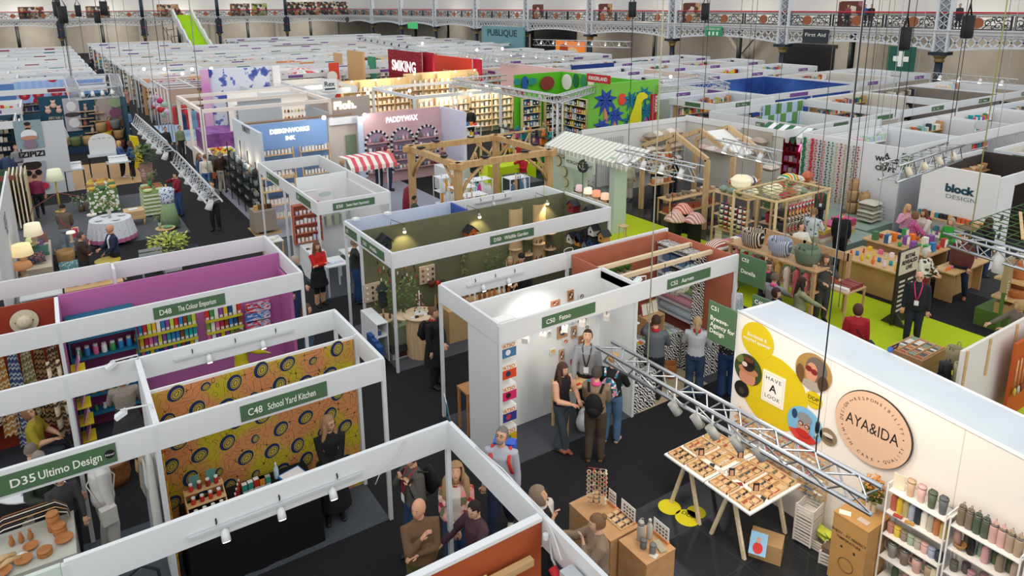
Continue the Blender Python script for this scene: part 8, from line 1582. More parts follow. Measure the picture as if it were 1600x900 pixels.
Bx(17.5,6.27,1.05,17.75,6.38,1.85,M('a08c68'),'sign_board',t);m=MB();m.text('PLANTS',(17.62,6.262,1.12),Z1,-X1,.09,LETTER);m.bd('lettering',t)
for z in(.85,1.3):Bx(17.7,5.9,z-.05,19.0,6.6,z,LW,'shelf',t)
TCM=NOISE('b0683c','c87c4c',6,.7)
for i,(x,z,w,h)in enumerate(((18.05,1.3,.5,.36),(18.6,1.3,.5,.38),(18.05,.85,.62,.26),(18.7,.85,.5,.2))):item('bowl',TCM if i!=1 else M('e0bc88'),(x,6.25,z),(w,w,h),'large terracotta pot, %s on the plant stand'%['top left','top right','lower left','lower right'][i],'pot',name='terracotta_pot')
for i in range(3):item('box',PLS,(17.95+.2*(i%2),6.4,.42+.0*i),(.3-.05*i,.3,.25+.2*(i==1)),'plain wooden box, %s at the foot of the plant stand'%ORD[i],'box',name='wooden_box')
item('plant',M('a8c83c'),(18.55,6.1,.4),(.5,.5,.6),'bright green plant at the foot of the plant stand','plant');item('plant',M('c8d04c'),(18.9,5.9,.9),(.4,.4,.5),'yellow green plant on the plant stand','plant')
t=Tg('mesh_canopy','green metal mesh canopy at the right edge','canopy',(18,6.2,2.5));
for i in range(12):Cy((16.5+.3*i,5.6,2.5),(16.5+.3*i,7.0,2.6),.012,.012,4,M('4a6a3c'),'rod',t)
for i in range(6):Cy((16.5,5.6+.28*i,2.5+.02*i),(19.8,5.6+.28*i,2.5+.02*i),.012,.012,4,M('4a6a3c'),'rod',t)
Be((16.9,5.9,2.55),(18.5,6.6,2.7),.06,.03,LW,'batten',t)
a,b=tpx('silver truss over the toy tables at the right edge',(1483,363),(1625,405),3.3,0,.3,'tri',up=-1,r=.028,metal=ALU);cable('yellow green rope above the right truss',[a.lerp(b,.25),(a.lerp(b,.25).x,a.lerp(b,.25).y,13)],.01,'a8a85c');q=a.lerp(b,.6);m=MB();m.cyl(q,q-Z1*.45,.07,.09,12,M('dededa'));m.bd('stage_lamp',label='white lamp hanging under the right edge truss',cat='spotlight')
a,b=tpx('silver truss pointing at the block wall',(1388,270),(1492,236),3.5,4,.4,'box',r=.03,metal=ALU,lc='e8dcc8');cable('black wire and sling on the truss before the block wall',[a.lerp(b,.1),(a.lerp(b,.1).x,a.lerp(b,.1).y,13)],.008);cable('steel wire at the far end of the truss before the block wall',[a.lerp(b,.85),(a.lerp(b,.85).x,a.lerp(b,.85).y,13)],.008)
a,b=tpx('white truss with lamps over the textile stand',(1122,226),(1215,247),3.3,3,.35,'box',on=True);cable('dark wire on the textile stand truss',[a.lerp(b,.5),(a.lerp(b,.5).x,a.lerp(b,.5).y,13)],.007)
for i,(px,py,px1,c_)in enumerate(((1337,330,1362,'3a3c40'),(1300,450,1350,'c8ccd0'),(1268,400,1280,'5a5c60'),(1205,300,1215,'4a4c50'),(1310,480,1372,'3a3c40'),(1372,330,1390,'b8bcc0'))):q=G(px,py,2.9);cable('long hanging rigging wire, %s of the group over the textile stands'%ORD[i],[q,(q.x,q.y,13)],.006,c_)
S=Stand('rack wall of garden bags and orange tool board behind the fabric roof',13,4.8);S.wx(13.35,14.6,4.5,M('c2541c'),1.75,.3).wx(12.0,15.2,4.75,M('e8e2da'),1.9);[Bx(x,4.7,1.2,x+.05,4.72,1.88,LW,'frame',S.t)for x in(12.1,12.9,13.9,14.9)]
for i in range(7):m=MB();x=13.42+.14*i;m.cyl((x,4.44,.9),(x,4.44,1.45),.012,.012,6,LW);m.ball((x,4.42,.85),.06,M(['c8b03c','b8b8b8','8a2c24'][i%3],.5),6,(1,.3,1.4));m.bd('garden_tool',label='hanging garden trowel, %s on the orange board'%ORD[i],cat='garden tool',group='tools on the orange board')
for i,(px,py,c_,w)in enumerate(((1478,568,'2c2c30',.25),(1492,548,'a89c78',.3),(1505,575,'b8ac88',.3),(1520,572,'8a8a5c',.26),(1530,580,'4a5a44',.26),(1545,560,'23355c',.2),(1558,565,'6a8a34',.25),(1568,550,'a8a83c',.22))):q=G(px,py,1.1);item('garment' if i in(0,5,7)else 'basket',c_,(q.x,q.y,.75),(w,w,.42),'%s garden bag, %s on the rack behind the fabric roof'%(cname(c_),ORD[i]),'bag','garden bags on the rack',name='garden_bag')
t=Tg('brush_fan','fan of wooden handled brushes in a mesh bag','brush',G(1525,570,1.1));q=t.location
for i in range(7):a=-.6+.2*i;Cy(q,q+V((.35*sin(a),0,.35*cos(a))),.012,.012,6,M('d8c8a8'),'handle',t)
plinth('low dark table below the garden bags',12.2,4.8,13.4,5.6,.72,M('3c3c3a'))
q=G(1391,548,2.7);t=Tg('cable_plug','blue plug with a black cable loop on the fabric roof','plug',q);MB().ball(q+Z1*.02,.05,M('2f5aa0'),10,(1,.8,.8)).bd('plug',t);MB().tube([q+V((.02,0,.05)),q+V((.1,-.05,.1)),q+V((.14,-.02,.03)),q+V((.08,0,0))],.01,6,BLACK).bd('cable',t)
S=Stand('lime green KIKKERLAND stand with painted jungle walls',22,30);KG=M('58b81e');KG2=M('7cc648')
S.wx(22.05,26.62,26.2,KG2,3.65,t=.15)
S.wx(22.0,25.4,32.6,KG,3.65,t=.15).wy(26.4,32.6,25.3,KG,3.65,t=.15)
FRONT=26.1
def kblob(px,py,rx,ry,c,nm,rot=0.,k=1):
 q=GY(px,py,FRONT);m=MB();n=18;m.prism([(q.x+rx*cos(2*pi*i/n)*cos(rot)-ry*sin(2*pi*i/n)*sin(rot),FRONT,q.z+rx*cos(2*pi*i/n)*sin(rot)+ry*sin(2*pi*i/n)*cos(rot))for i in range(n)],(0,-.005*k-.01,0),M(c,.7));m.bd(nm,S.t)
def palm(px,py,c,r,trunk=None,n=8):
 q=GY(px,py,FRONT);m=MB()
 for i in range(n):a=2*pi*i/n+.3;d=V((cos(a),0,sin(a)*.9));e=q+d*r;w=V((-d.z,0,d.x))*r*.2;m.prism([q,q+d*r*.4+w,e-Z1*r*.15,q+d*r*.4-w],(0,-.02,0),M(c,.7))
 m.bd('palm_leaves',S.t)
 if trunk:m=MB();m.prism([q+V((-.08,0,0)),q+V((.08,0,0)),q+V((.2,0,-trunk)),q+V((-.06,0,-trunk))],(0,-.01,0),M('e88c7c'));m.bd('palm_trunk',S.t)
palm(946,157,'2c50a8',.8,1.5);palm(961,180,'3458b0',.62,.8);palm(940,198,'3458b0',.6);kblob(972,155,.26,.3,'f04c38','red_sun');palm(986,156,'1f7f9c',.6);palm(1006,148,'1f7f9c',.6);palm(1010,172,'1f7a94',.62);palm(984,190,'1f7f9c',.62);palm(1010,188,'b070b0',.3)
m=MB();q=lambda px,py:GY(px,py,FRONT-.08);m.prism([q(979,198),q(1001,198),q(1002,160),q(1006,155),q(1011,153),q(1012,149),q(1006,144),q(999,145),q(995,150),q(991,165)],(0,-.03,0),M('e6dc28'));m.bd('yellow_dinosaur',S.t)
q_=GY(1020,174,FRONT);Bx(q_.x-.2,FRONT-.06,q_.z-.9,q_.x+.2,FRONT,q_.z+.9,M('c0202c'),'red_sign',S.t);MB().text('KIKKER',(q_.x+.07,FRONT-.065,q_.z+.8),-Z1,X1,.18,LETTER,'L',.02).bd('lettering',S.t)
for i,(px,py,c,rx,ry)in enumerate(((808,125,'2f8a80',.25,.2),(820,127,'2456a0',.22,.4),(831,124,'2f8a80',.35,.2),(855,127,'8a3430',.5,.4))):
 q=GY(px,py+3,32.4);m=MB();m.disc(q,rx,X1,Z1,.03,M(c,.7),16,ry);m.bd('tree_print',S.t)
q=GX(886,128,25.2);m=MB();m.disc((25.2,q.y,q.z),.45,-Y1,Z1,.04,M('f0ece8'),18);m.bd('white_hedgehog_print',S.t)
for i,py in enumerate((122,124,125)):q=GX(900+12*i,py+4,25.2);m=MB();m.disc((25.2,q.y,q.z),.25,-Y1,Z1,.04,M(['1f6a48','2f8a60','efe6da'][i],.7),14,.4);m.bd('leaf_print',S.t)
for i,(a0,a1,ax_)in enumerate(((22.3,23.5,'x'),(23.9,25.1,'x'),(27.0,29.2,'y'),(29.8,31.8,'y'))):
 hs=shelves('tall product case set in the green wall, %s from the left'%ORD[i],a0,a1,32.4 if ax_=='x' else 25.1,.3,2.3,5,M('e8d8a0'),.25,M('3a6a98' if i==0 else '2c2c2c',.6),ax_);fill(hs,a0+.05,a1-.05,32.4 if ax_=='x' else 25.1,'product case %s of the green wall'%ORD[i],['card'],['d8e0e8','3c4a5c','c83c30','efefef','5a8ac0','2c2c30','e8c83c'],.25,ax_,5,(.16,.06,.26),'packs in the green wall cases')
def ksign(label,px,py,y=None,x=None,w=1.3,s_='KIKKERLAND'):
 q=GY(px,py,y)if y else GX(px,py,x);t=Tg('hanging_sign',label,'sign',q)
 if y:Bx(q.x-w/2,y-.03,q.z-.2,q.x+w/2,y+.03,q.z+.2,M('b8242c'),'board',t);MB().text(s_,(q.x,y-.035,q.z-.08),X1,Z1,.17,LETTER,wid=w*.8,bold=.02).bd('lettering',t)
 else:Bx(x-.03,q.y-w/2,q.z-.2,x+.03,q.y+w/2,q.z+.2,M('b8242c'),'board',t);MB().text(s_,(x-.035,q.y,q.z-.08),-Y1,Z1,.17,LETTER,wid=w*.8,bold=.02).bd('lettering',t)
ksign('red KIKKERLAND sign on the green wall truss',935,123,x=22.6,w=1.7);ksign('red KIKKERLAND sign on the left lighting truss',801,144,x=18.9,w=1.9)
TRW=M('c8cacc',.4,.4)
for i,(a,b)in enumerate((((18.6,24.2),(18.6,33.5)),((18.6,24.2),(22.3,26.2)),((18.6,33.5),(22.0,33.5)))):truss('silver truss beam of the green stand, %s side'%['long front','short right','rear'][i],(a[0],a[1],3.45),(b[0],b[1],3.45),.3,.03,'box',4 if i==0 else 0,metal=TRW,on=(i==0))
for i,(x,y)in enumerate(((18.6,24.2),(18.6,33.5))):truss('upright silver truss leg of the green stand, %s'%['near','far'][i],(x,y,.02),(x+.001,y,3.3),.3,.03,'box',0,8,metal=TRW)
tshelf('black shelving of hanging gifts at the front of the green stand',19.0,24.6,19.3,29.5,(.3,.7,1.1,1.45),BRIGHT+['2c2c30','c8b080'],['box','card','box','toy'],(.3,.14,.28),BLACK);tshelf('white counter shelving of toys beside the green stand',19.6,29.5,21.0,30.2,(.3,.9),BRIGHT,['toy','box'],(.2,.2,.2),WH)
def bookwall(label,x0,x1,y,z=2.6,back='e8c890',cols=BOOKS,lit=True,n=5):
 S=Stand(label,(x0+x1)/2,y);S.wx(x0,x1,y,M(back,.6),z);hs=[.35+(z-.6)*i/n for i in range(n)]
 t=Tg('bookcase','pale wooden bookcase along the %s'%' '.join(label.split()[:7]),'bookcase',((x0+x1)/2,y-.2,0))
 for h in hs:Bx(x0+.05,y-.32,h-.03,x1-.05,y-.03,h,M('e0c49a'),'shelf',t)
 for k in range(int((x1-x0)/1.1)+1):x=x0+.05+(x1-x0-.1)*k/max(1,int((x1-x0)/1.1));Bx(x-.02,y-.32,0,x+.02,y-.03,z-.1,M('e0c49a'),'upright',t)
 for j,h in enumerate(hs):row('book',(x0+.1,y-.18,h),(x1-.1,y-.18,h),min(14,int((x1-x0)*3)),(.2,.06,.27),cols,'on the %s shelf of the %s'%(ORD[j],' '.join(label.split()[:6])),'books of the %s'%' '.join(label.split()[:5]),jit=.25)
 if lit:
  for k in range(int((x1-x0)/1.6)+1):MB().ball((x0+.5+1.6*k,y-.7,z),.06,M('fff0d0',.5,0,15.),6).bd('spotlight',label='small warm spotlight, %s along the %s'%(ORD[k],' '.join(label.split()[:6])),cat='spotlight')
  lamp('AREA',((x0+x1)/2,y-1.5,z+.3),50,(1,.82,.58),1.5,((x0+x1)/2,y,1.2))
BW=['b8443a','e8dcc8','d8b04a','efe6d2','e0a088','4d7c52','c86a3c','335c8c']
bookwall('warm lit book stand with pale shelves in the middle',15.5,20.2,42.5,2.9,'e8cc98',BW);bookwall('second warm lit book stand behind the first',20.8,27,44.5,2.9,'e8cc98',BW);bookwall('bright book stand with pink and orange covers',17.2,20.6,35.4,2.6,'efe0cc',['e08a4c','e8c04c','d86a8c','c83c3c','5aa0a8','efe6d2']);bookwall('bright book stand with teal and tan covers',20.9,24.0,36.0,2.6,'f0e8dc',['3c4a5c','c89a68','3c8a80','e8c8a0','b86a3c']);bookwall('book stand left of the warm lit shelves',12.2,15.2,43,2.6,'e4cfae',BW)
S=Stand('open white pipe framed stand in front of the warm book shelves',18,33.5);frame(S,[(15.6,37.5),(15.6,32.2),(20.8,32.2),(20.8,37.5),(15.6,37.5)],3.0,.12,M('dfe2e6'));S.wx(15.8,17.3,32.4,M('dce4ea'),1.1);tshelf('white counter of goods in the pipe framed stand',17.6,33.0,20.0,33.6,(.4,.95),BRIGHT,['box','candle'],(.2,.16,.2),WH)
for i,(px,py)in enumerate(((695,170),(545,140),(575,145),(610,140),(735,148),(760,135),(700,95),(745,78),(785,76),(660,68),(300,108),(330,107),(285,115),(225,108),(257,108),(1048,120),(690,168),(640,142),(560,150),(720,145))):
 q=G(px,py,2.9);MB().ball(q,.05+.0012*q.length,M('fff6e4',.5,0,12.),6).bd('spotlight',label='bright little spotlight, %s of those over the far middle stands'%nth(i),cat='spotlight',group='spotlights over the far stands')
S=Stand('grey walled stand with the lit word Floh.',13,33);S.wx(10.6,14.0,34.2,M('c0b2ac'),3.0);q=GY(540,166,34.1);MB().text('Floh.',(q.x,34.15,q.z-.12),X1,Z1,.36,M('ffe9c0',.5,0,2.2),bold=.05,wid=1.2).bd('lettering',S.t);S.wy(31,34.1,10.6,M('b8bcc0'),2.8)
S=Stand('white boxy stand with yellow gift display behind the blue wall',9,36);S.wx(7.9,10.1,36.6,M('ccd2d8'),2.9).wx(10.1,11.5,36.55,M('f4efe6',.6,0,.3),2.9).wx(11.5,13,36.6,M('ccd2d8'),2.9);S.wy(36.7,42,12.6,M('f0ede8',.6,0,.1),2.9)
for i in range(26):item(['ball','toy','vase'][i%3],pick(['b8883c','8a4a2c','d8b860','e8e0d0','c86a4c']),(10.2+.18*(i%7),36.4,2.5-.35*(i//7)),(.14,.12,.16),'small brass ornament, %s on the bright display wall'%nth(i),'ornament','brass ornaments on the bright wall',name='brass_ornament')
S=Stand('open white lattice roof stand with a Rex sign',12,40);S.fx(9.6,15.0,38.4,3.0).fx(9.6,15,41.5,3.0).fx(9.6,15,44.5,3.0).fy(38.4,44.5,9.6,3.0).fy(38.4,44.5,15.0,3.0,.2).fy(38.4,44.5,12.2,3.0,.12);q=GY(515,133,38.3);t=Tg('hanging_sign','white Rex sign at the corner of the lattice roof stand','sign',q);Bx(q.x-.42,38.28,q.z-.35,q.x+.42,38.34,q.z+.35,WH,'board',t);MB().text('Rex',(q.x,38.27,q.z-.05),X1,Z1,.26,M('16384c'),bold=.02,wid=.6).bd('lettering',t);Bx(q.x-.3,38.26,q.z-.25,q.x+.3,38.275,q.z-.17,M('16384c'),'underline',t)
tshelf('orange and white display of toys under the lattice roof',10.5,40.4,14.4,41.0,(.5,1.0,1.5),['e8783c','efefef','d83c30','e8a868','c8c8c8'],['box','toy','box'],(.35,.25,.3),M('d88a60'))
def bigwall(label,px0,py0,px1,py1,z,c,txt=None,zb=0,m=None,tc=LETTER,th=.5):
 a,b=G(px0,py0,z),G(px1,py1,z);S=Stand(label,(a.x+b.x)/2,(a.y+b.y)/2);mm=m or M(c,.7)
 if abs(a.x-b.x)>abs(a.y-b.y):S.wx(min(a.x,b.x),max(a.x,b.x),(a.y+b.y)/2,mm,z,zb,.15);
 else:S.wy(min(a.y,b.y),max(a.y,b.y),(a.x+b.x)/2,mm,z,zb,.15)
 if txt:
  for s_,fz,h in txt:
   if abs(a.x-b.x)>abs(a.y-b.y):MB().text(s_,((a.x+b.x)/2,(a.y+b.y)/2-.1,fz),X1,Z1,h,tc,bold=.03).bd('lettering',S.t)
   else:MB().text(s_,((a.x+b.x)/2-.1,(a.y+b.y)/2,fz),-Y1,Z1,h,tc,bold=.03).bd('lettering',S.t)
 return a,b
bigwall('glittering dark red wall with white block lettering',601,77,664,82,4.2,'',(('SMIKING',2.7,.75),),m=SPOTS('8e1c2c','c84050',6,.28),tc=M('fdf6f4',.5,0,.8));bigwall('crimson end wall beside the glittering wall',664,81,674,83,4.2,'a8102c')
bigwall('bright orange red wall with small pale lettering',674,85,736,92,3.6,'ee4c30',(('DHB OSKA',2.3,.28),('gifts & toys',1.5,.22)),tc=M('f0dca0'));bigwall('crimson pillar wall with a pale emblem',738,92,754,93,3.6,'c8203c',(('@',2.2,.5),))
bigwall('plain green wall panel among the far stands',571,88,590,89,3.4,'3f8f70');bigwall('kraft brown wall panel behind the green panel',541,78,570,81,4.3,'cfa670');bigwall('second kraft brown wall panel',515,82,540,83,3.6,'d0a878');t=bigwall('red banner wall with a white tool emblem',511,98,531,98,3.4,'e2503a')
a,b=G(511,98,3.4),G(531,98,3.4);m=MB();y=(a.y+b.y)/2-.12;xm=(a.x+b.x)/2;m.box(xm-.5,y-.02,.3,xm+.5,y,.7,LETTER);m.rbox((xm,y,1.6),(.5,.04,1.2),0,LETTER,0,.5);m.disc((xm-.2,y,2.4),.4,X1,Z1,.02,LETTER,14);m.bd('white_emblem',label='white tool emblem on the red banner wall',cat='emblem')
for i,(px,w)in enumerate(((446,1.6),(459,1.4),(480,1.3))):q=G(px,97+i,2.6);Bx(q.x-w/2,q.y,0,q.x+w/2,q.y+.1,2.7,M(['e0905c','e09460','d88850'][i],.7),'orange_panel',label='apricot orange panel, %s of three among the far stands'%ORD[i],cat='panel')
t=Tg('parasol','red and white parasol among the far stands','parasol',G(470,112,2.4));q=t.location;m=MB()
for i in range(12):a0,a1=2*pi*i/12,2*pi*(i+1)/12;m.add([(q.x,q.y,2.75),(q.x+2*cos(a0),q.y+2*sin(a0),2.3),(q.x+2*cos(a1),q.y+2*sin(a1),2.3)],[(0,1,2)],M('d8303c' if i%2 else 'f0ece8',.7))
m.bd('canopy',t);Cy((q.x,q.y,0),(q.x,q.y,2.75),.04,.04,8,WH,'pole',t)
tshelf('golden shelves of jars beside the kraft brown walls',24.5,62,29.5,62.6,(.5,1.0,1.5,2.0,2.5),['c88a30','6a3c1c','e8c060','8a5a30'],['jar','bottle','box'],(.3,.3,.34),M('d8a048'))
bigwall('pale pink wall lettered brolaneum beyond the green stand',800,96,884,112,3.4,'e6c4c0',(('brolanam',2.0,.5),),tc=M('d08890',.6,0,.3));bigwall('navy blue wall in the far stands',890,102,962,98,2.9,'1f3c84');bigwall('dark patterned wall left of the navy wall',985,95,1015,94,2.7,'',m=MULTI(['1f5a6a','3c8a7a','2c3a5c'],1.2));bigwall('cream beige long wall in the right far stands',1007,108,1090,116,2.8,'d8c4b4')
S=Stand('blue walled shell stand with starry printed wall and purple boards',36,27);STAR=NOISE('1d3f8a','3f6ab8',.5,.7,3);S.fx(32.1,40.5,23.6,m=OFFW).fy(23.6,30.2,32.1).fx(32.1,40.5,30.2).fy(23.6,30.2,40.5).wx(32.2,40.4,30.05,STAR,2.6).wy(24,30,40.4,STAR,2.6).post((32.1,23.6),(32.1,30.2),(40.5,23.6),(36,23.6));MB().text('Clevera',(36,30.0,2.0),X1,Z1,.35,LETTER,bold=.02).bd('lettering',S.t);S.board(y=23.57,a=34,b=35.6,m=PURPLE_SIGN);S.board(x=32.07,a=26,b=27.6,m=PURPLE_SIGN)
tshelf('white shelves of blue gift boxes in the starry stand',32.6,24.3,33.0,29.5,(.6,1.1,1.6),['2c4a8c','efefef','c83c5c','1f1f24','8aa0c8'],['card'],(.35,.1,.3),WH)
STP=STRIPE(['b8cce4','5f8f50'],.42,'X',.7);STPY=STRIPE(['b8cce4','5f8f50'],.42,'Y',.7)
S=Stand('white shell stand with blue and green striped walls',28.5,19);S.fx(25.2,32,16.6).fy(16.6,21.5,25.2).fx(25.2,32,21.5).fy(16.6,21.5,32.0).wx(25.3,28.6,19.3,STP,2.62).wx(28.8,31.9,21.35,STP,2.62).wy(16.8,19.3,28.7,M('e4e6e8'),2.62).post((25.2,16.6),(28.7,16.6),(32,16.6));S.board(y=16.57,a=26.6,b=28.0).board(y=16.57,a=30.2,b=31.4)
for i in range(4):photo('framed colourful print, %s on the striped wall'%ORD[i],(25.9+.7*i,19.25,1.9),X1,Z1,.5,.65,['e8844c','f0e8e0','e8a8b8','3c8a5c'][i],[(0,0,.3,.25,['8ac0d8','d83c5c','efe8dc','e8d04c'][i])],'framed_print',.03)
for j in range(3):row('card',(28.9,17.4,1.0+.4*j),(31.8,17.4,1.0+.4*j),12,(.18,.05,.28),['d83c7c','2c2c34','e8a03c','2f9a9c','c8c8d0','3c3c7c'],'in the %s line of the striped stand'%ORD[j],'cards in the striped stand')
table('pink topped table of cards in the striped stand',28.8,17.1,31.9,17.7,.98,M('e8b8c8'))
R_=random.Random(11);INS=['e4e6e8']*9+['d8d2c8','cfd6e0','c8ccc4','8a8078','e0cfc0']
def rowof(y0,y1,xs,lvl,where,sgn,k0=0):
 for i in range(len(xs)-1):
  a,b=xs[i]+.03,xs[i+1]-.03;ins=R_.choice(INS)
  if y0>100 and a<23.5 and b>18:continue
  gen('white shell stand with %s walls, %s from left in the %s'%(cname(ins),nth(i+k0),where),a,y0,b,y1,ins,None,lvl,sgn,T,True,True,R_.choice(['dfe2e4','d8dbde','e6e8ea','dcdedf']),int(a*100+y0*7),'shell stands of the %s'%where,1,sid='stand %s, %s'%(nth(i),where))
rowof(11.9,14.9,[23.2,27.5,31.8,36.2,40.6,45],1,'second row on the right',GREEN_SIGN)
rowof(5.3,8.2,[25.6,30,34.5,39,43.5],1,'nearest row on the right',GREEN_SIGN);rowof(8.5,10.3,[26,30.5,35,39.5,44],1,'first row right of the dark stand',GREEN_SIGN)
rowof(16.6,21.4,[32.3,37.2,42,47],1,'third row on the right',GREEN_SIGN);rowof(24.2,29.4,[41,46,50],1,'fourth row on the right',PURPLE_SIGN)
rowof(22.9,25.9,[27.2,31.8],1,'row right of the green jungle wall',GREEN_SIGN)
rowof(32.2,35.6,[30,34.8,39.6,44.4,49.5],1,'fifth row on the right',PURPLE_SIGN);rowof(27.4,31.2,[27.2,31.6],1,'pair beside the jungle wall',PURPLE_SIGN)
rowof(38.0,41.4,[29,33.5,38.2,42.9,47.6,51],1,'sixth row on the right',PURPLE_SIGN);rowof(43.8,47.2,[28.5,33.2,38,42.6,47.5,51],1,'seventh row on the right',PURPLE_SIGN)
k=0
for y in(52,57.5,63,69,75.5,82.5,90,98,106.5,116):
 xs=[5.6 if y>57 else 13.0]
 lim=45 if y<70 else 50
 while xs[-1]<lim:xs.append(min(xs[-1]+R_.uniform(4.5,8.5),lim+1.5))
 rowof(y,y+R_.uniform(3.2,4.2),xs,0,'%s row across the back of the hall'%nth(k),R_.choice([GREEN_SIGN,PURPLE_SIGN,M('2f7a84')]));k+=1
k=0
for y in(53,57.5,62,67,72.5,78.5,85,92,100,109):
 xs=[3.3]
 while xs[-1]>-28:xs.append(xs[-1]-R_.uniform(4.5,8))
 rowof(y,y+R_.uniform(3.0,3.8),xs[::-1],0,'%s row of the far left block'%nth(k),R_.choice([PURPLE_SIGN,M('2f7a84'),M('8a2c44')]));k+=1
rowof(43.2,47,[-16,-10,-4.5,-1.3],0,'row left of the teal stand',PURPLE_SIGN)
t=Tg('staircase','lime green stairway climbing to the far gallery','stairs',(21.3,118,0));lo,hi=V((21.3,117.8,0)),V((21.3,134.6,6.3));N=46
for i in range(N):p=lo.lerp(hi,i/N);q=lo.lerp(hi,(i+1)/N);Bx(p.x-1.3,p.y,p.z,p.x+1.3,q.y+.02,q.z+.02,M('a9d41a'),'step',t)
for s in(-1,1):
 m=MB()
 for k in range(4):p,q=lo.lerp(hi,k/4),lo.lerp(hi,(k+1)/4);m.prism([p+V((s*1.35,0,-.3)),q+V((s*1.35,0,-.3)),q+V((s*1.35,0,1.0)),q+V((s*1.35,-1.1,1.0)),p+V((s*1.35,0,1.0))],(.3*s,0,0),M('d4d6d2'))
 m.bd('side_wall',t)
t=Tg('scaffold','dark scaffold tower beside the lime stairway','scaffold',(hi.x-2.6,128,0))
for i in range(5):
 for j in range(2):x=hi.x-3.6+1.6*j;y=116+4*i;Cy((x,y,0),(x,y,5.2*(i+1)/5+.3),.07,.07,6,M('4a4a48'),'pole',t)
for i in range(4):Cy((hi.x-3.6,116+4*i,.5+i),(hi.x-3.6,120+4*i,1.5+i),.05,.05,5,M('4a4a48'),'brace',t);Cy((hi.x-3.6,116+4*i,1+i),(hi.x-2,120+4*i,1+i),.05,.05,5,M('4a4a48'),'brace',t)
for i,(px,py,y,s)in enumerate(((89,14,60,.5),(98,23,50,.5),(122,17,60,.4),(152,27,60,.42),(162,13,60,.5),(988,15,None,.6),(1102,18,None,.55),(1414,60,None,.4),(1512,42,None,.4))):
 q=GY(px,py,y)if y else GX(px,py,[40,38,26,28][i-5]);h=s*2.0;t=Tg('chain_bag','black chain hoist bag hanging in the hall, %s from the left'%nth(i),'hoist bag',q);MB().lathe((q.x,q.y,q.z-h/2),[(s*.42,0),(s*.5,.05),(s*.52,h)],10,M('17181a')).bd('bag',t);m=MB();m.tube([(q.x-s*.4,q.y,q.z+h/2),(q.x,q.y,q.z+h/2+s),(q.x+s*.4,q.y,q.z+h/2)],.03,5,BLACK);m.cyl((q.x,q.y,q.z+h/2+s),(q.x,q.y,16),.02,.02,5,BLACK);m.bd('strap',t)
 cable('thin chain hanging below the %s hoist bag'%nth(i),[(q.x,q.y,q.z-h/2),(q.x,q.y,3.3)],.014,'3a3c3e')
for i,(px,py,z)in enumerate(((240,15,3.5),(247,60,3.5),(178,20,4),(1365,220,3),(1425,180,3),(1375,200,3),(1548,200,3.2),(1556,230,3.2),(1355,210,3),(1160,225,3),(1018,230,3),(1154,80,4))):
 q=G(px,py,z)if py>40 else GY(px,py,60);zz=z;cable('thin rigging wire, %s of the wires crossing the hall'%nth(i),[(q.x,q.y,zz),(q.x,q.y,15)],.007 if q.length<40 else.02,['2c2e30','c8cac4','8a9448'][i%3])
a,b=tpx('thin lit truss against the beige gallery wall',(1448,118),(1590,130),3.6,4,.35,'flat',on=True);a,b=tpx('white lighting truss under the far gallery',(835,66),(985,70),4.0,7,.5,'box',on=True);a,b=tpx('white lighting truss beyond the pink wall',(790,84),(900,92),3.6,5,.5,'box',on=True);a,b=tpx('diagonal far truss with dark lamps',(560,60),(650,75),3.8,8,.5,'box',lc='2a2a2c')
a,b=tpx('white roof truss left of the jungle wall',(720,85),(800,96),3.6,3,.5,'box',on=True)
for i,(p0,p1)in enumerate((((1028,127),(1090,118)),((1030,140),(1130,132)),((1028,127),(1030,140)),((1090,118),(1140,134)))):a,b=G(*p0,3.2),G(*p1,3.2);truss('slim white rigging frame right of the jungle wall, side %s'%ORD[i],a,b,.25,.03,'flat',0,metal=M('c8cacc'))
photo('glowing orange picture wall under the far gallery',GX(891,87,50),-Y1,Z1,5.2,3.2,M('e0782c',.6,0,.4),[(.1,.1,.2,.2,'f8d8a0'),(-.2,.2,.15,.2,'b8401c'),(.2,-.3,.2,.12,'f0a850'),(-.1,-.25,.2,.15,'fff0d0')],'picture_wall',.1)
a=GX(785,57,50.5);m=MB();m.box(50.4,a.y-5,0,50.6,a.y+5,4.7,M('6f9ca4'));o=m.bd('entrance_wall',label='turquoise entrance wall with dark lettering under the gallery',cat='wall panel');m=MB();m.text('PUBLIQUE',(50.38,a.y,3.5),-Y1,Z1,.8,M('24404c'),wid=7,bold=.02);m.bd('lettering',o)
for i,(px,py,w,h,c)in enumerate(((48,14,5,1.8,'8a4a2c'),(152,12,5,1.8,'8a7a5c'),(262,14,5,2,'b88a5c'),(375,14,5,2,'6a5a50'),(405,13,4,2,'8aa83c'),(470,12,9,2.2,'2a2a2e'),(520,12,9,2.2,'34343a'))):q=GY(px,py,138.5);Bx(q.x-w*.35,138.3,5.86,q.x+w*.35,138.6,5.86+h+.3,MULTI([c,'c8b090','4c4440','8a5a3c','d8d0c8'],2.2),'gallery_display',label='colourful display panel on the far gallery, %s from the left'%nth(i),cat='display',group='displays on the far gallery')
for i,(px,c)in enumerate(((840,'6a4a3c'),(1080,'c8a070'),(1330,'a86a6c'),(945,'c89a6c'))):q=GX(px,12,54.5);Bx(54.4,q.y-1,5.43,54.7,q.y+1,7.4,MULTI([c,'e8dcc8','6a3c34'],2),'gallery_display',label='small display stand on the side gallery, %s from the far end'%ORD[[0,2,3,1][i]],cat='display',group='displays on the side gallery')
for y in(16,26,36,46,58,72,88,106):lamp('AREA',(55.5,y,5.0),300,(1,.93,.82),3.,(60,y,2.4))
for x in(46,34,22,10,-2,-14):lamp('AREA',(x,139.5,5.3),600,(1,.94,.85),4.,(x,144,2.4))
P=person;DN='2a3f60';BLK='17171a'
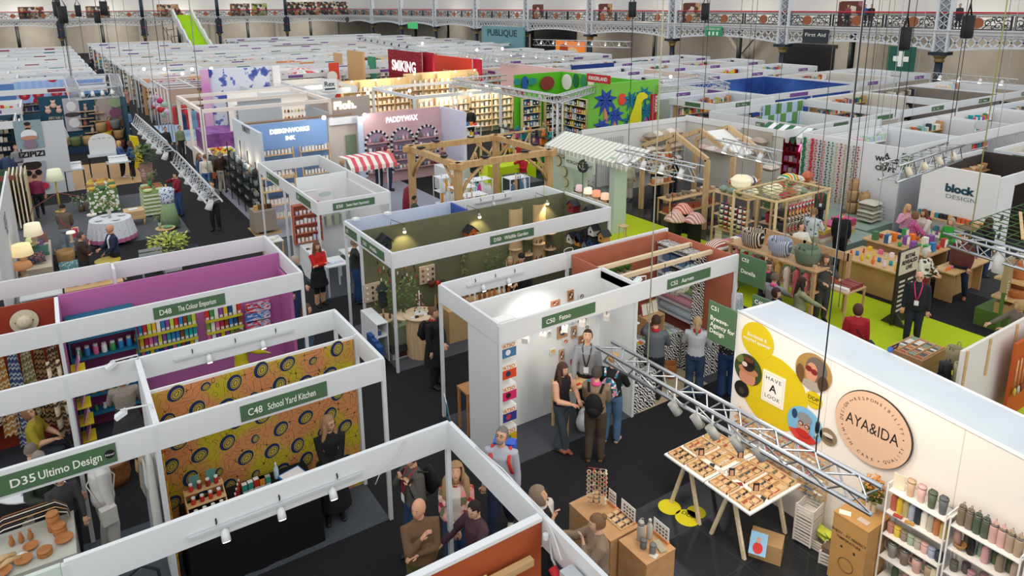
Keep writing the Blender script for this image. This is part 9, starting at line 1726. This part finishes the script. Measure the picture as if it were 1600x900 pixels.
P(676,489,55,1.70,BLK,'1d1e22',coat=.5,wide=.07,bag=('pack','121214'),hs='bun',hair='6a4a34',neckc='a8202c',arms=('pocket','front'),look=(10,0),label='woman in a long black quilted coat and red scarf with backpack')
P(878,577,50,1.66,'17171b','3c464e',sleeve=None,hs='long',hair='4a3226',arms=('hold','hold'),legs='cross',shoe='8a4a34',wide=.02,bootcut=True,skin='d8a486',label='woman in a black off shoulder top and wide jeans')
P(918,527,-5,1.78,'8e8f92','1b1b1f',sleeve=True,hs='short',hair='3a2a22',arms=('low','down'),wide=.05,lan='1c1c20',look=(0,-28),label='stand host in a grey shirt with black lanyard looking down')
P(932,585,172,1.72,'85705a','4a3e30',hs='flat',hair='4a4038',bag=('pack','0c0c0f'),arms=('front','front'),wide=.06,shoe='7a5a3c',neckc='e0508a',label='man in a brown jumper and flat cap with black backpack')
P(958,563,165,1.68,'16171b','4a6a8c',hs='cap',hair='8a6a4c',bag=('pack',MULTI(['2f7f9c','e08aa0','1f4a5c','d8e0e0'],22)),arms=('hold','hold'),wide=.06,shoe='c8a8a0',label='visitor in a tan cap with a flowered backpack')
P(1025,503,175,1.74,M('5a6068'),'1c1e26',hs='short',hair='3a2820',arms=('hold','high'),wide=.05,fat=.02,neckc='b8202c',label='person in a grey knitted vest over red sleeves seen from behind')
P(1090,505,178,1.68,'b9bbbf','27405a',hs='pony',hair='b09468',wide=.05,arms=('hold','hold'),bootcut=True,neckc='c83040',label='blonde woman in a pale grey blouse and flared jeans')
P(1133,621,188,1.70,SPOTS('1c1c22','c8c8d0',22,.22),'1f3560',hs='short',hair='3a2820',wide=.05,arms=('reach','reach'),bootcut=True,shoe='8a6a4c',f=1,label='person in a dark dotted top and blue trousers beside the flag sign')
P(783,683,-12,1.78,'b4b3bf','1f2a44',hs='short',hair='77706a',legs='stride',bag=('cube','333333'),glasses=True,beard='8a8078',shoe='c8c4b4',wide=.045,look=(-15,-25),label='bearded man in a pale jumper with a multicoloured block backpack')
P(655,795,15,1.74,'6f5238','57502a',hs='bald',arms=('chin','cross'),look=(-50,-5),wide=.05,fat=.03,skin='dba283',label='bald man in a brown jumper with his hand at his chin')
P(712,742,0,1.68,MULTI(['d8a09a','a82838','e8c8b8','6a7a58','d88a88'],16),'2f4a70',hs='curly',hair='a08058',arms=('front','front'),wide=.09,inner='d8d0c4',look=(0,-35),label='woman with long curly hair in a red flowered jacket')
P(730,930,-60,1.66,'4c323a','2a2226',hs='crop',hair='1f1512',arms=('out','out'),wide=.09,at=(3.68,6.33),look=(20,10),label='person with short dark hair in a plum jacket holding both hands out')
P(645,715,-65,1.72,'55524a','26405c',hs='short',hair='3a2c22',arms=('chin','strap'),bag=('pack',BLK),lan='d0203a',wide=.09,label='person in an olive grey jacket with black backpack behind the fascia')
P(847,775,60,1.64,'cfc8c0',BLK,hs='bigbob',hair='8a7460',arms=('chin','down'),wide=.07,inner='241c1e',look=(20,-30),label='grey blonde woman in a cream cardigan beside the foreground beam')
P(935,818,-75,1.68,'8a7460',BLK,hs='bun',hair='7a5a3c',arms=('high','chin'),wide=.09,look=(0,0),skin='dcae90',label='woman in a taupe ruffled top drinking from a cup by the plywood plinth')
P(513,662,5,1.70,'131316','18181c',hs='long',hair='a07c58',arms=('clasp','clasp'),coat=.95,wide=.05,look=(40,-8),glasses=True,skirt=.22,label='woman in a black dress standing by the patterned cloth')
P(150,712,100,1.66,'d4d2ce','c9c5be',hs='short',hair='4a3c30',arms=('down','down'),wide=.14,bag=('cross','d0ccc4'),label='person in loose white shirt and trousers with cross bag')
P(60,718,20,1.66,'333a30','17171a',hs='short',hair='8a8078',arms=('hold','out'),wide=.08,label='person in a dark green jacket holding a book under the name board')
P(92,745,10,1.5,'3a3a3c','26262a',hs='bob',hair='a8a49c',arms=('low','low'),label='grey haired visitor seen from above by the wooden ware')
P(48,645,70,1.62,'a09028','262b36',hs='bob',hair='8a6040',arms=('hold','hold'),sit=True,wide=.05,glasses=True,look=(-20,-30),sleeve=False,label='seated woman in a mustard vest over white sleeves at the round table')
P(47,705,160,1.70,'3a4048','23262c',hs='crop',hair='7a6c60',sit=True,arms=('table','table'),glasses=True,label='grey haired man sitting at the round white table')
P(190,592,175,1.66,SPOTS('8a8078','a89c90',60,.3),'3a3a3c',hs='short',hair='3a2a22',skirt=.62,wide=.07,arms=('hold','hold'),skin='8a6048',label='woman in a speckled grey dress browsing the turquoise shelves')
P(373,525,120,1.64,'c8b820','8a8a88',hs='bun',hair='4a3020',arms=('reach','reach'),label='person in a yellow top reaching towards the pink wall')
P(460,408,60,1.70,'2c3438',DN,hs='bob',hair='a89c8c',wide=.06,arms=('down','front'),label='grey blonde visitor in dark top beside the pink stand corner')
P(450,500,80,1.68,'3a4a5c','3a5a80',hs='long',hair='5a4030',lod=1,at=(3.75,13.1),label='visitor in jeans partly hidden by the pink stand post')
P(494,385,30,1.70,'c8201e','141416',hs='long',hair='6a4430',skirt=.55,arms=('cross','cross'),wide=.04,label='woman in a bright red jumper and black skirt')
P(553,380,95,1.74,'26302a','24436c',hs='short',hair='8a7058',arms=('high','hold'),label='man in a dark green jumper at the leaflet counter')
P(797,408,10,1.62,'2c2c30','1c1c20',hs='long',hair='a8906c',lod=1,arms=('hold','hold'),label='long haired blonde visitor behind the white track light')
P(815,403,-10,1.70,'1a1a1e','1c1c20',hs='beanie',hair='17171a',lod=1,neckc='d0305a',label='visitor with black hair and pink lanyard by the olive stand')
P(1437,432,2,1.72,'1b1d24','1f2433',hs='bald',fat=.05,wide=.05,lan='e0307a',shoe='3a2420',glasses=True,beard='b8a898',label='bald bearded man in a dark jumper with pink lanyard on lime carpet')
P(1341,485,195,1.64,'a01c24','2a2a30',hs='bob',hair='4a2c20',wide=.11,bag=('cross','26262a'),label='person in a wide dark red jumper walking on the lime carpet')
P(1508,372,-10,1.72,'5a2c26','1f2c42',hs='short',hair='4a3a30',legs='wide',fat=.07,wide=.05,shoe='a8623a',arms=('pocket','pocket'),label='heavy set person in a maroon shirt with hands in pockets')
P(1317,333,172,1.72,'17181b','131417',hs='crop',hair='4a4440',wide=.07,arms=('pocket','pocket'),neckc='d0305a',label='man in a black jumper with his back turned near the sage counter')
P(1272,332,150,1.78,SPOTS('c8d0d4','5a6468',9,.3),'a8a08c',hs='short',hair='8a6a4c',wide=.09,arms=('hold','hold'),label='tall person in a pale blue spotted jacket and beige trousers')
P(1252,355,30,1.62,'dcdcd0','c8c0b0',hs='short',hair='4a3224',wide=.05,arms=('hold','hold'),look=(20,-20),label='young person in a cream T-shirt at the bag stall')
P(1200,415,20,1.66,'22262c','2c2c34',hs='bun',hair='3a2a24',wide=.08,neckc='e8307c',glasses=True,arms=('front','reach'),label='woman in a black jacket and hot pink scarf at the bag stall')
P(1210,435,150,1.66,'8a8c8e','3a3c40',hs='short',hair='6a5c50',wide=.09,arms=('reach','hold'),neckc='e0508a',label='person in a grey coat with pink lanyard at the bag stall')
P(1252,442,100,1.62,M('8f9470'),'3a3c40',hs='long',hair='2c1c18',wide=.1,arms=('reach','hold'),label='long haired woman in a pale olive striped cardigan')
P(1212,458,60,1.58,'16171a','1c1c20',hs='bob',hair='3a2620',wide=.06,label='dark haired visitor beside the second green flag sign')
P(1290,405,20,1.66,'4a4a48','3a3c40',hs='long',hair='6a4a34',wide=.09,arms=('hold','strap'),bag=('tote','b8c0cc'),label='woman in a grey wool coat with a pale tote bag at the stall')
P(1140,500,30,1.60,SPOTS('c8d0d8','6a7078',30,.3),'2a4a70',hs='bob',hair='8a6a4c',wide=.06,lod=1,at=(11.9,9.2),label='person in a pale patterned top behind the terracotta stand')
P(1418,325,40,1.66,'d89ab8','3a5070',hs='long',hair='c8a070',wide=.05,arms=('strap','hold'),label='blonde woman in a pale pink top near the block wall')
P(1430,337,100,1.66,SPOTS('b8508a','e8c8d8',22,.25),'2f4a70',hs='bob',hair='7a5a44',wide=.06,arms=('table','table'),label='woman in a pink flowered blouse bending to the books')
P(1450,332,-40,1.64,'dcd4c4','2a3c5c',hs='long',hair='6a4430',wide=.07,arms=('table','table'),neckc='e8307c',lean=12,label='woman in a cream jacket leaning to the books')
P(1487,347,-40,1.68,'2f9a34','2a4a70',hs='bob',hair='a89478',wide=.05,arms=('pocket','hold'),look=(20,0),label='woman in a bright green cardigan and jeans')
P(1523,354,175,1.66,'1f2c34','2c2c34',hs='bob',hair='b89c70',wide=.06,arms=('hold','hold'),label='blonde visitor in dark navy facing the block wall')
P(1545,347,130,1.68,'1a1b1f','24364f',hs='long',hair='3a2620',wide=.07,bag=('pack','1c1c20'),neckc='e8307c',label='dark haired visitor with black backpack by the block wall edge')
P(1447,395,60,1.62,SPOTS('d8d4c4','3a3c34',10,.42),'8a2c34',hs='bob',hair='c8c4bc',wide=.08,arms=('hold','hold'),label='white haired woman in a black and cream patterned coat')
P(1595,478,-60,1.60,'6a6258','6a6258',hs='bob',hair='a88a60',wide=.05,arms=('reach','hold'),label='person in a taupe top at the right edge by the plant stand')
P(965,247,175,1.70,'7c98b8','1f3a5c',hs='short',hair='8a5a44',wide=.09,fat=.04,bag=('shoulder',BLK),shoe='d8d8d8',label='person in a pale blue shirt with black shoulder bag by the kiosk')
P(983,252,160,1.64,'c8c0b0','b8b0a0',hs='short',hair='6a4a3c',wide=.09,lod=1,bootcut=True,label='person in wide beige trousers by the kiosk');P(1000,305,200,1.66,'2c2622','1c1c20',hs='short',hair='4a3a30',lod=1,at=(19.4,18.9),label='person in dark brown behind the kiosk visitors')
P(1030,247,40,1.62,'b89478','8a6a54',hs='long',hair='b08a60',lod=1,label='blonde woman in tan inside the textile stand');P(1053,250,20,1.66,'1f1614','26262a',hs='curly',hair='2c1c18',lod=1,label='curly dark haired woman in black inside the textile stand')
P(817,245,-20,1.66,'b81c2c','5a6250',hs='short',hair='4a3028',wide=.04,arms=('phone','cross'),bootcut=True,label='person in a red top and green trousers on the lime carpet')
P(775,250,60,1.66,'b8202c','2c2c30',hs='short',hair='8a6a50',lod=1,at=(17.4,25.4),label='person in a long red coat behind the pergola');P(800,245,20,1.66,'4a2c28','2c2624',hs='short',hair='4a3a30',lod=1,at=(18.1,25.3),wide=.05,label='person in brown behind the pergola');P(725,265,30,1.62,'17171b','3a4a60',hs='long',hair='c8a070',lod=1,at=(14.3,24.1),label='blonde woman in black behind the pergola');P(712,262,60,1.64,'5a3c34','2c2c30',hs='short',hair='5a4030',lod=1,at=(13.8,25.9),bag=('shoulder','8a7a78'),label='person in brown with a bag behind the pergola')
P(607,237,80,1.76,'8a929c','1f2f4c',hs='bald',arms=('hold','hold'),skin='d8a088',label='bald man in a grey jumper in front of the pink wall');P(590,237,150,1.70,'26303c','222c3c',hs='short',hair='4a3a30',lod=1,arms=('hold','front'),label='man in a navy jumper facing the pink wall')
P(647,311,90,1.66,'3c4434','26282c',hs='crop',hair='1f1a18',sit=True,arms=('table','table'),wide=.06,label='man in an olive jumper sitting at a small table');P(534,254,80,1.60,'22262c','22262c',hs='bob',hair='b0946c',lod=1,label='blonde visitor beyond the white stationery stand');P(511,197,90,1.70,'17171b','17171b',hs='long',hair='b89468',lod=1,label='long haired visitor in the doorway beside the blue wall')
P(709,225,70,1.72,'8a8078','6a6058',hs='bald',lod=1,at=(15.0,31.4),skin='d8a890',label='bald man in taupe by the white pipe framed stand');P(719,228,170,1.72,'1f2838','1c2434',hs='short',hair='4a4038',lod=1,at=(15.4,30.4),wide=.07,label='man in a navy suit seen from behind beyond the pergola');P(707,195,20,1.66,'4a3224','2c2c30',hs='short',hair='3a2a20',lod=1,at=(18.0,35.0),label='person in brown before the bright book stand');P(735,210,100,1.68,'17171b','17171b',hs='cap',hair='2c1c18',lod=1,at=(17.4,31.2),arms=('hold','hold'),label='person in black with a cap by the white counter');P(735,165,180,1.76,'16161a','131316',hs='short',hair='1c1c20',coat=.5,lod=1,at=(20.2,34.4),label='person in a long black coat by the bright books');P(855,215,80,1.72,'1f2024','1c1c20',hs='crop',hair='4a3a30',lod=1,at=(18.9,23.4),arms=('hold','hold'),wide=.05,label='man in a black jacket before the green stand shelving');P(830,190,20,1.66,'6a7058','3a3a3c',hs='short',hair='6a4a34',lod=1,at=(21.0,28.5),label='man in olive inside the green stand');P(825,188,160,1.64,'3a3a3c','2c2c30',hs='bun',hair='1f1814',lod=1,at=(20.2,28.9),label='dark haired person with a bun in the green stand')
P(905,190,190,1.60,'2c2c30','2c2c30',hs='short',hair='2c201c',lod=1,at=(22.4,24.9),label='dark haired visitor at the right case of the green stand')
P(125,370,80,1.72,'3a2a22','2a2a30',hs='short',hair='4a3c34',arms=('chin','cross'),wide=.05,label='man in a dark brown jacket with his hand at his mouth');P(173,358,-70,1.74,'232e48','17171b',hs='bald',arms=('hold','front'),inner='e8e8ec',wide=.05,skin='d89a7c',label='bald man in a navy suit and white shirt')
P(96,326,160,1.72,'6a5c50','8a98a8',hs='crop',hair='1f1a18',wide=.05,arms=('front','front'),bag=('cross','c83c5c'),lean=8,label='man in a taupe jumper with a pink cross body strap')
P(54,277,175,1.62,'8a2c54','1c1c20',hs='bun',hair='4a3024',lod=1,legs='stride',label='person in a magenta top and black leggings by the floor lamp')
P(275,274,-60,1.64,'7a1c28','2f4a74',hs='short',hair='2c1c1a',arms=('phone','front'),lan='e83c7c',wide=.04,label='woman in a dark red jacket phoning in the avenue');P(331,288,-20,1.74,'5a5e5c','1a1b20',hs='crop',hair='2c2420',arms=('chin','front'),lan='e8e8e8',wide=.05,label='man in a grey jacket with his hand at his mouth in the avenue')
P(185,224,70,1.66,'3a5a88','1c1c22',hs='long',hair='c8a070',legs='wide',shoe='e8e8e8',arms=('hold','front'),wide=.05,label='blonde woman in a denim jacket on the wooden floor');P(203,224,-110,1.68,'31507c','1c1c22',hs='long',hair='5a4030',shoe='e8e8e8',arms=('hold','front'),wide=.05,label='brown haired woman in a denim jacket on the wooden floor')
P(310,244,60,1.66,'3c5a80','6a5040',hs='long',hair='7a5a40',lod=1,label='woman in a denim jacket by the fruit counter');P(320,246,175,1.68,'d8d0c4','3a6090',hs='short',hair='6a5040',lod=1,bag=('cross','a8502c'),wide=.06,label='person in a cream cardigan and jeans with a tan bag');P(333,238,20,1.70,'5a5c58','3a3a40',hs='short',hair='5a4a40',lod=1,label='man in a grey jacket facing the group by the shelving');P(343,242,165,1.70,'3a201c','b8b0a0',hs='short',hair='8a8078',lod=1,wide=.07,label='grey haired man in a dark red jacket and beige trousers')
P(197,174,175,1.70,'7ca0c8','20304c',hs='short',hair='6a4a30',lod=1,label='person in a light blue shirt walking away up the avenue');P(195,141,30,1.68,'c08a80','2c2626',hs='short',hair='5a3c2c',coat=.6,lod=1,label='woman in a long pink coat in the avenue');P(194,133,20,1.74,'1c2a40','1c2436',hs='short',hair='6a5a4c',lod=1,at=(4.6,66),label='man in a navy jacket in the avenue');P(178,130,180,1.72,'17171b','17171b',hs='short',hair='1c1c20',lod=0,at=(3.9,72),label='person in black walking away far up the avenue')
for i,(x,y)in enumerate(((4.2,80),(4.9,84),(3.9,90),(4.6,95),(5.0,101),(4.1,108))):P(0,0,180*(i%2),1.70,['1c1c20','2c3444','4a3a34','1f2428'][i%4],'1c1c22',hs='short',hair='2c221c',lod=0,at=(x,y),label='dark clothed person far up the avenue, %s in the line'%ORD[i])
for i,(px,py,rel,c)in enumerate(((258,180,20,'2c2c34'),(280,178,30,'7a8a60'),(281,10,0,'17171b'))):
 if i<2:P(px,py+22,rel,1.66,c,'2c2c30',hs='short',hair='6a4a34',lod=1,label=['child sized visitor in black and red by the clothing stand','person in olive beside the purple counter'][i])
P(0,0,0,1.7,'17171b','17171b',hs='short',hair='1c1814',lod=0,at=(21.3,137),z0=5.86,label='person in black at the top of the lime stairway')
for i,(px,c,x)in enumerate(((1352,'1f5a9c',53.3),(1325,'8a3c4c',53.6),(1362,'17171b',53.4),(38,'17171b',None),(1500,'3c3c44',54.2))):
 q=GX(px,14,x)if x else GY(px,14,137.5);P(0,0,0,1.7,c,'26262c',hs='short',hair='4a3428',lod=0,at=(q.x,q.y),z0=5.43 if x else 5.86,label='%s visitor on the upper gallery, %s of those seen'%(cname(c),ORD[i]))
P(1525,240,20,1.62,'d8b0bc','c8c4c0',hs='bob',hair='d0c8bc',lod=1,at=(28.0,11.0),label='white haired woman in pale pink between the right stands');P(1160,165,10,1.66,'8aa0c0','3a4a6c',hs='short',hair='8a6a54',lod=0,at=(29.8,24.6),label='person in pale blue in the right far stands');P(1237,265,20,1.62,'3c4a34','2c2c30',hs='short',hair='6a4a3c',lod=1,at=(20.8,13.0),lan='e8307c',label='visitor with pink lanyard behind the bright cushions')
P(1295,178,30,1.6,'2c2c30','2c2c30',hs='short',hair='1f1a18',lod=0,at=(30.2,15.6),label='dark haired person inside the row behind the craft wall');P(55,205,30,1.66,'8a8c90','3a3a40',hs='short',hair='a86a5c',lod=0,at=(-1.6,37.2),label='grey clothed person behind the portrait panel');P(140,205,30,1.66,'d84c2c','d84c2c',hs='short',hair='8a5a3c',lod=0,at=(2.6,44.2),label='person in orange among the baskets of the teal stand');P(560,135,20,1.7,'b82c30','2c2c34',hs='short',hair='3a2a20',lod=0,at=(17.5,47),label='person in red beside the Rex sign');P(575,112,40,1.7,'3a3c48','2c2c34',hs='short',hair='3a2a20',lod=0,at=(27,58),label='person by the plain green wall panel')
build_people(PEOPLE)
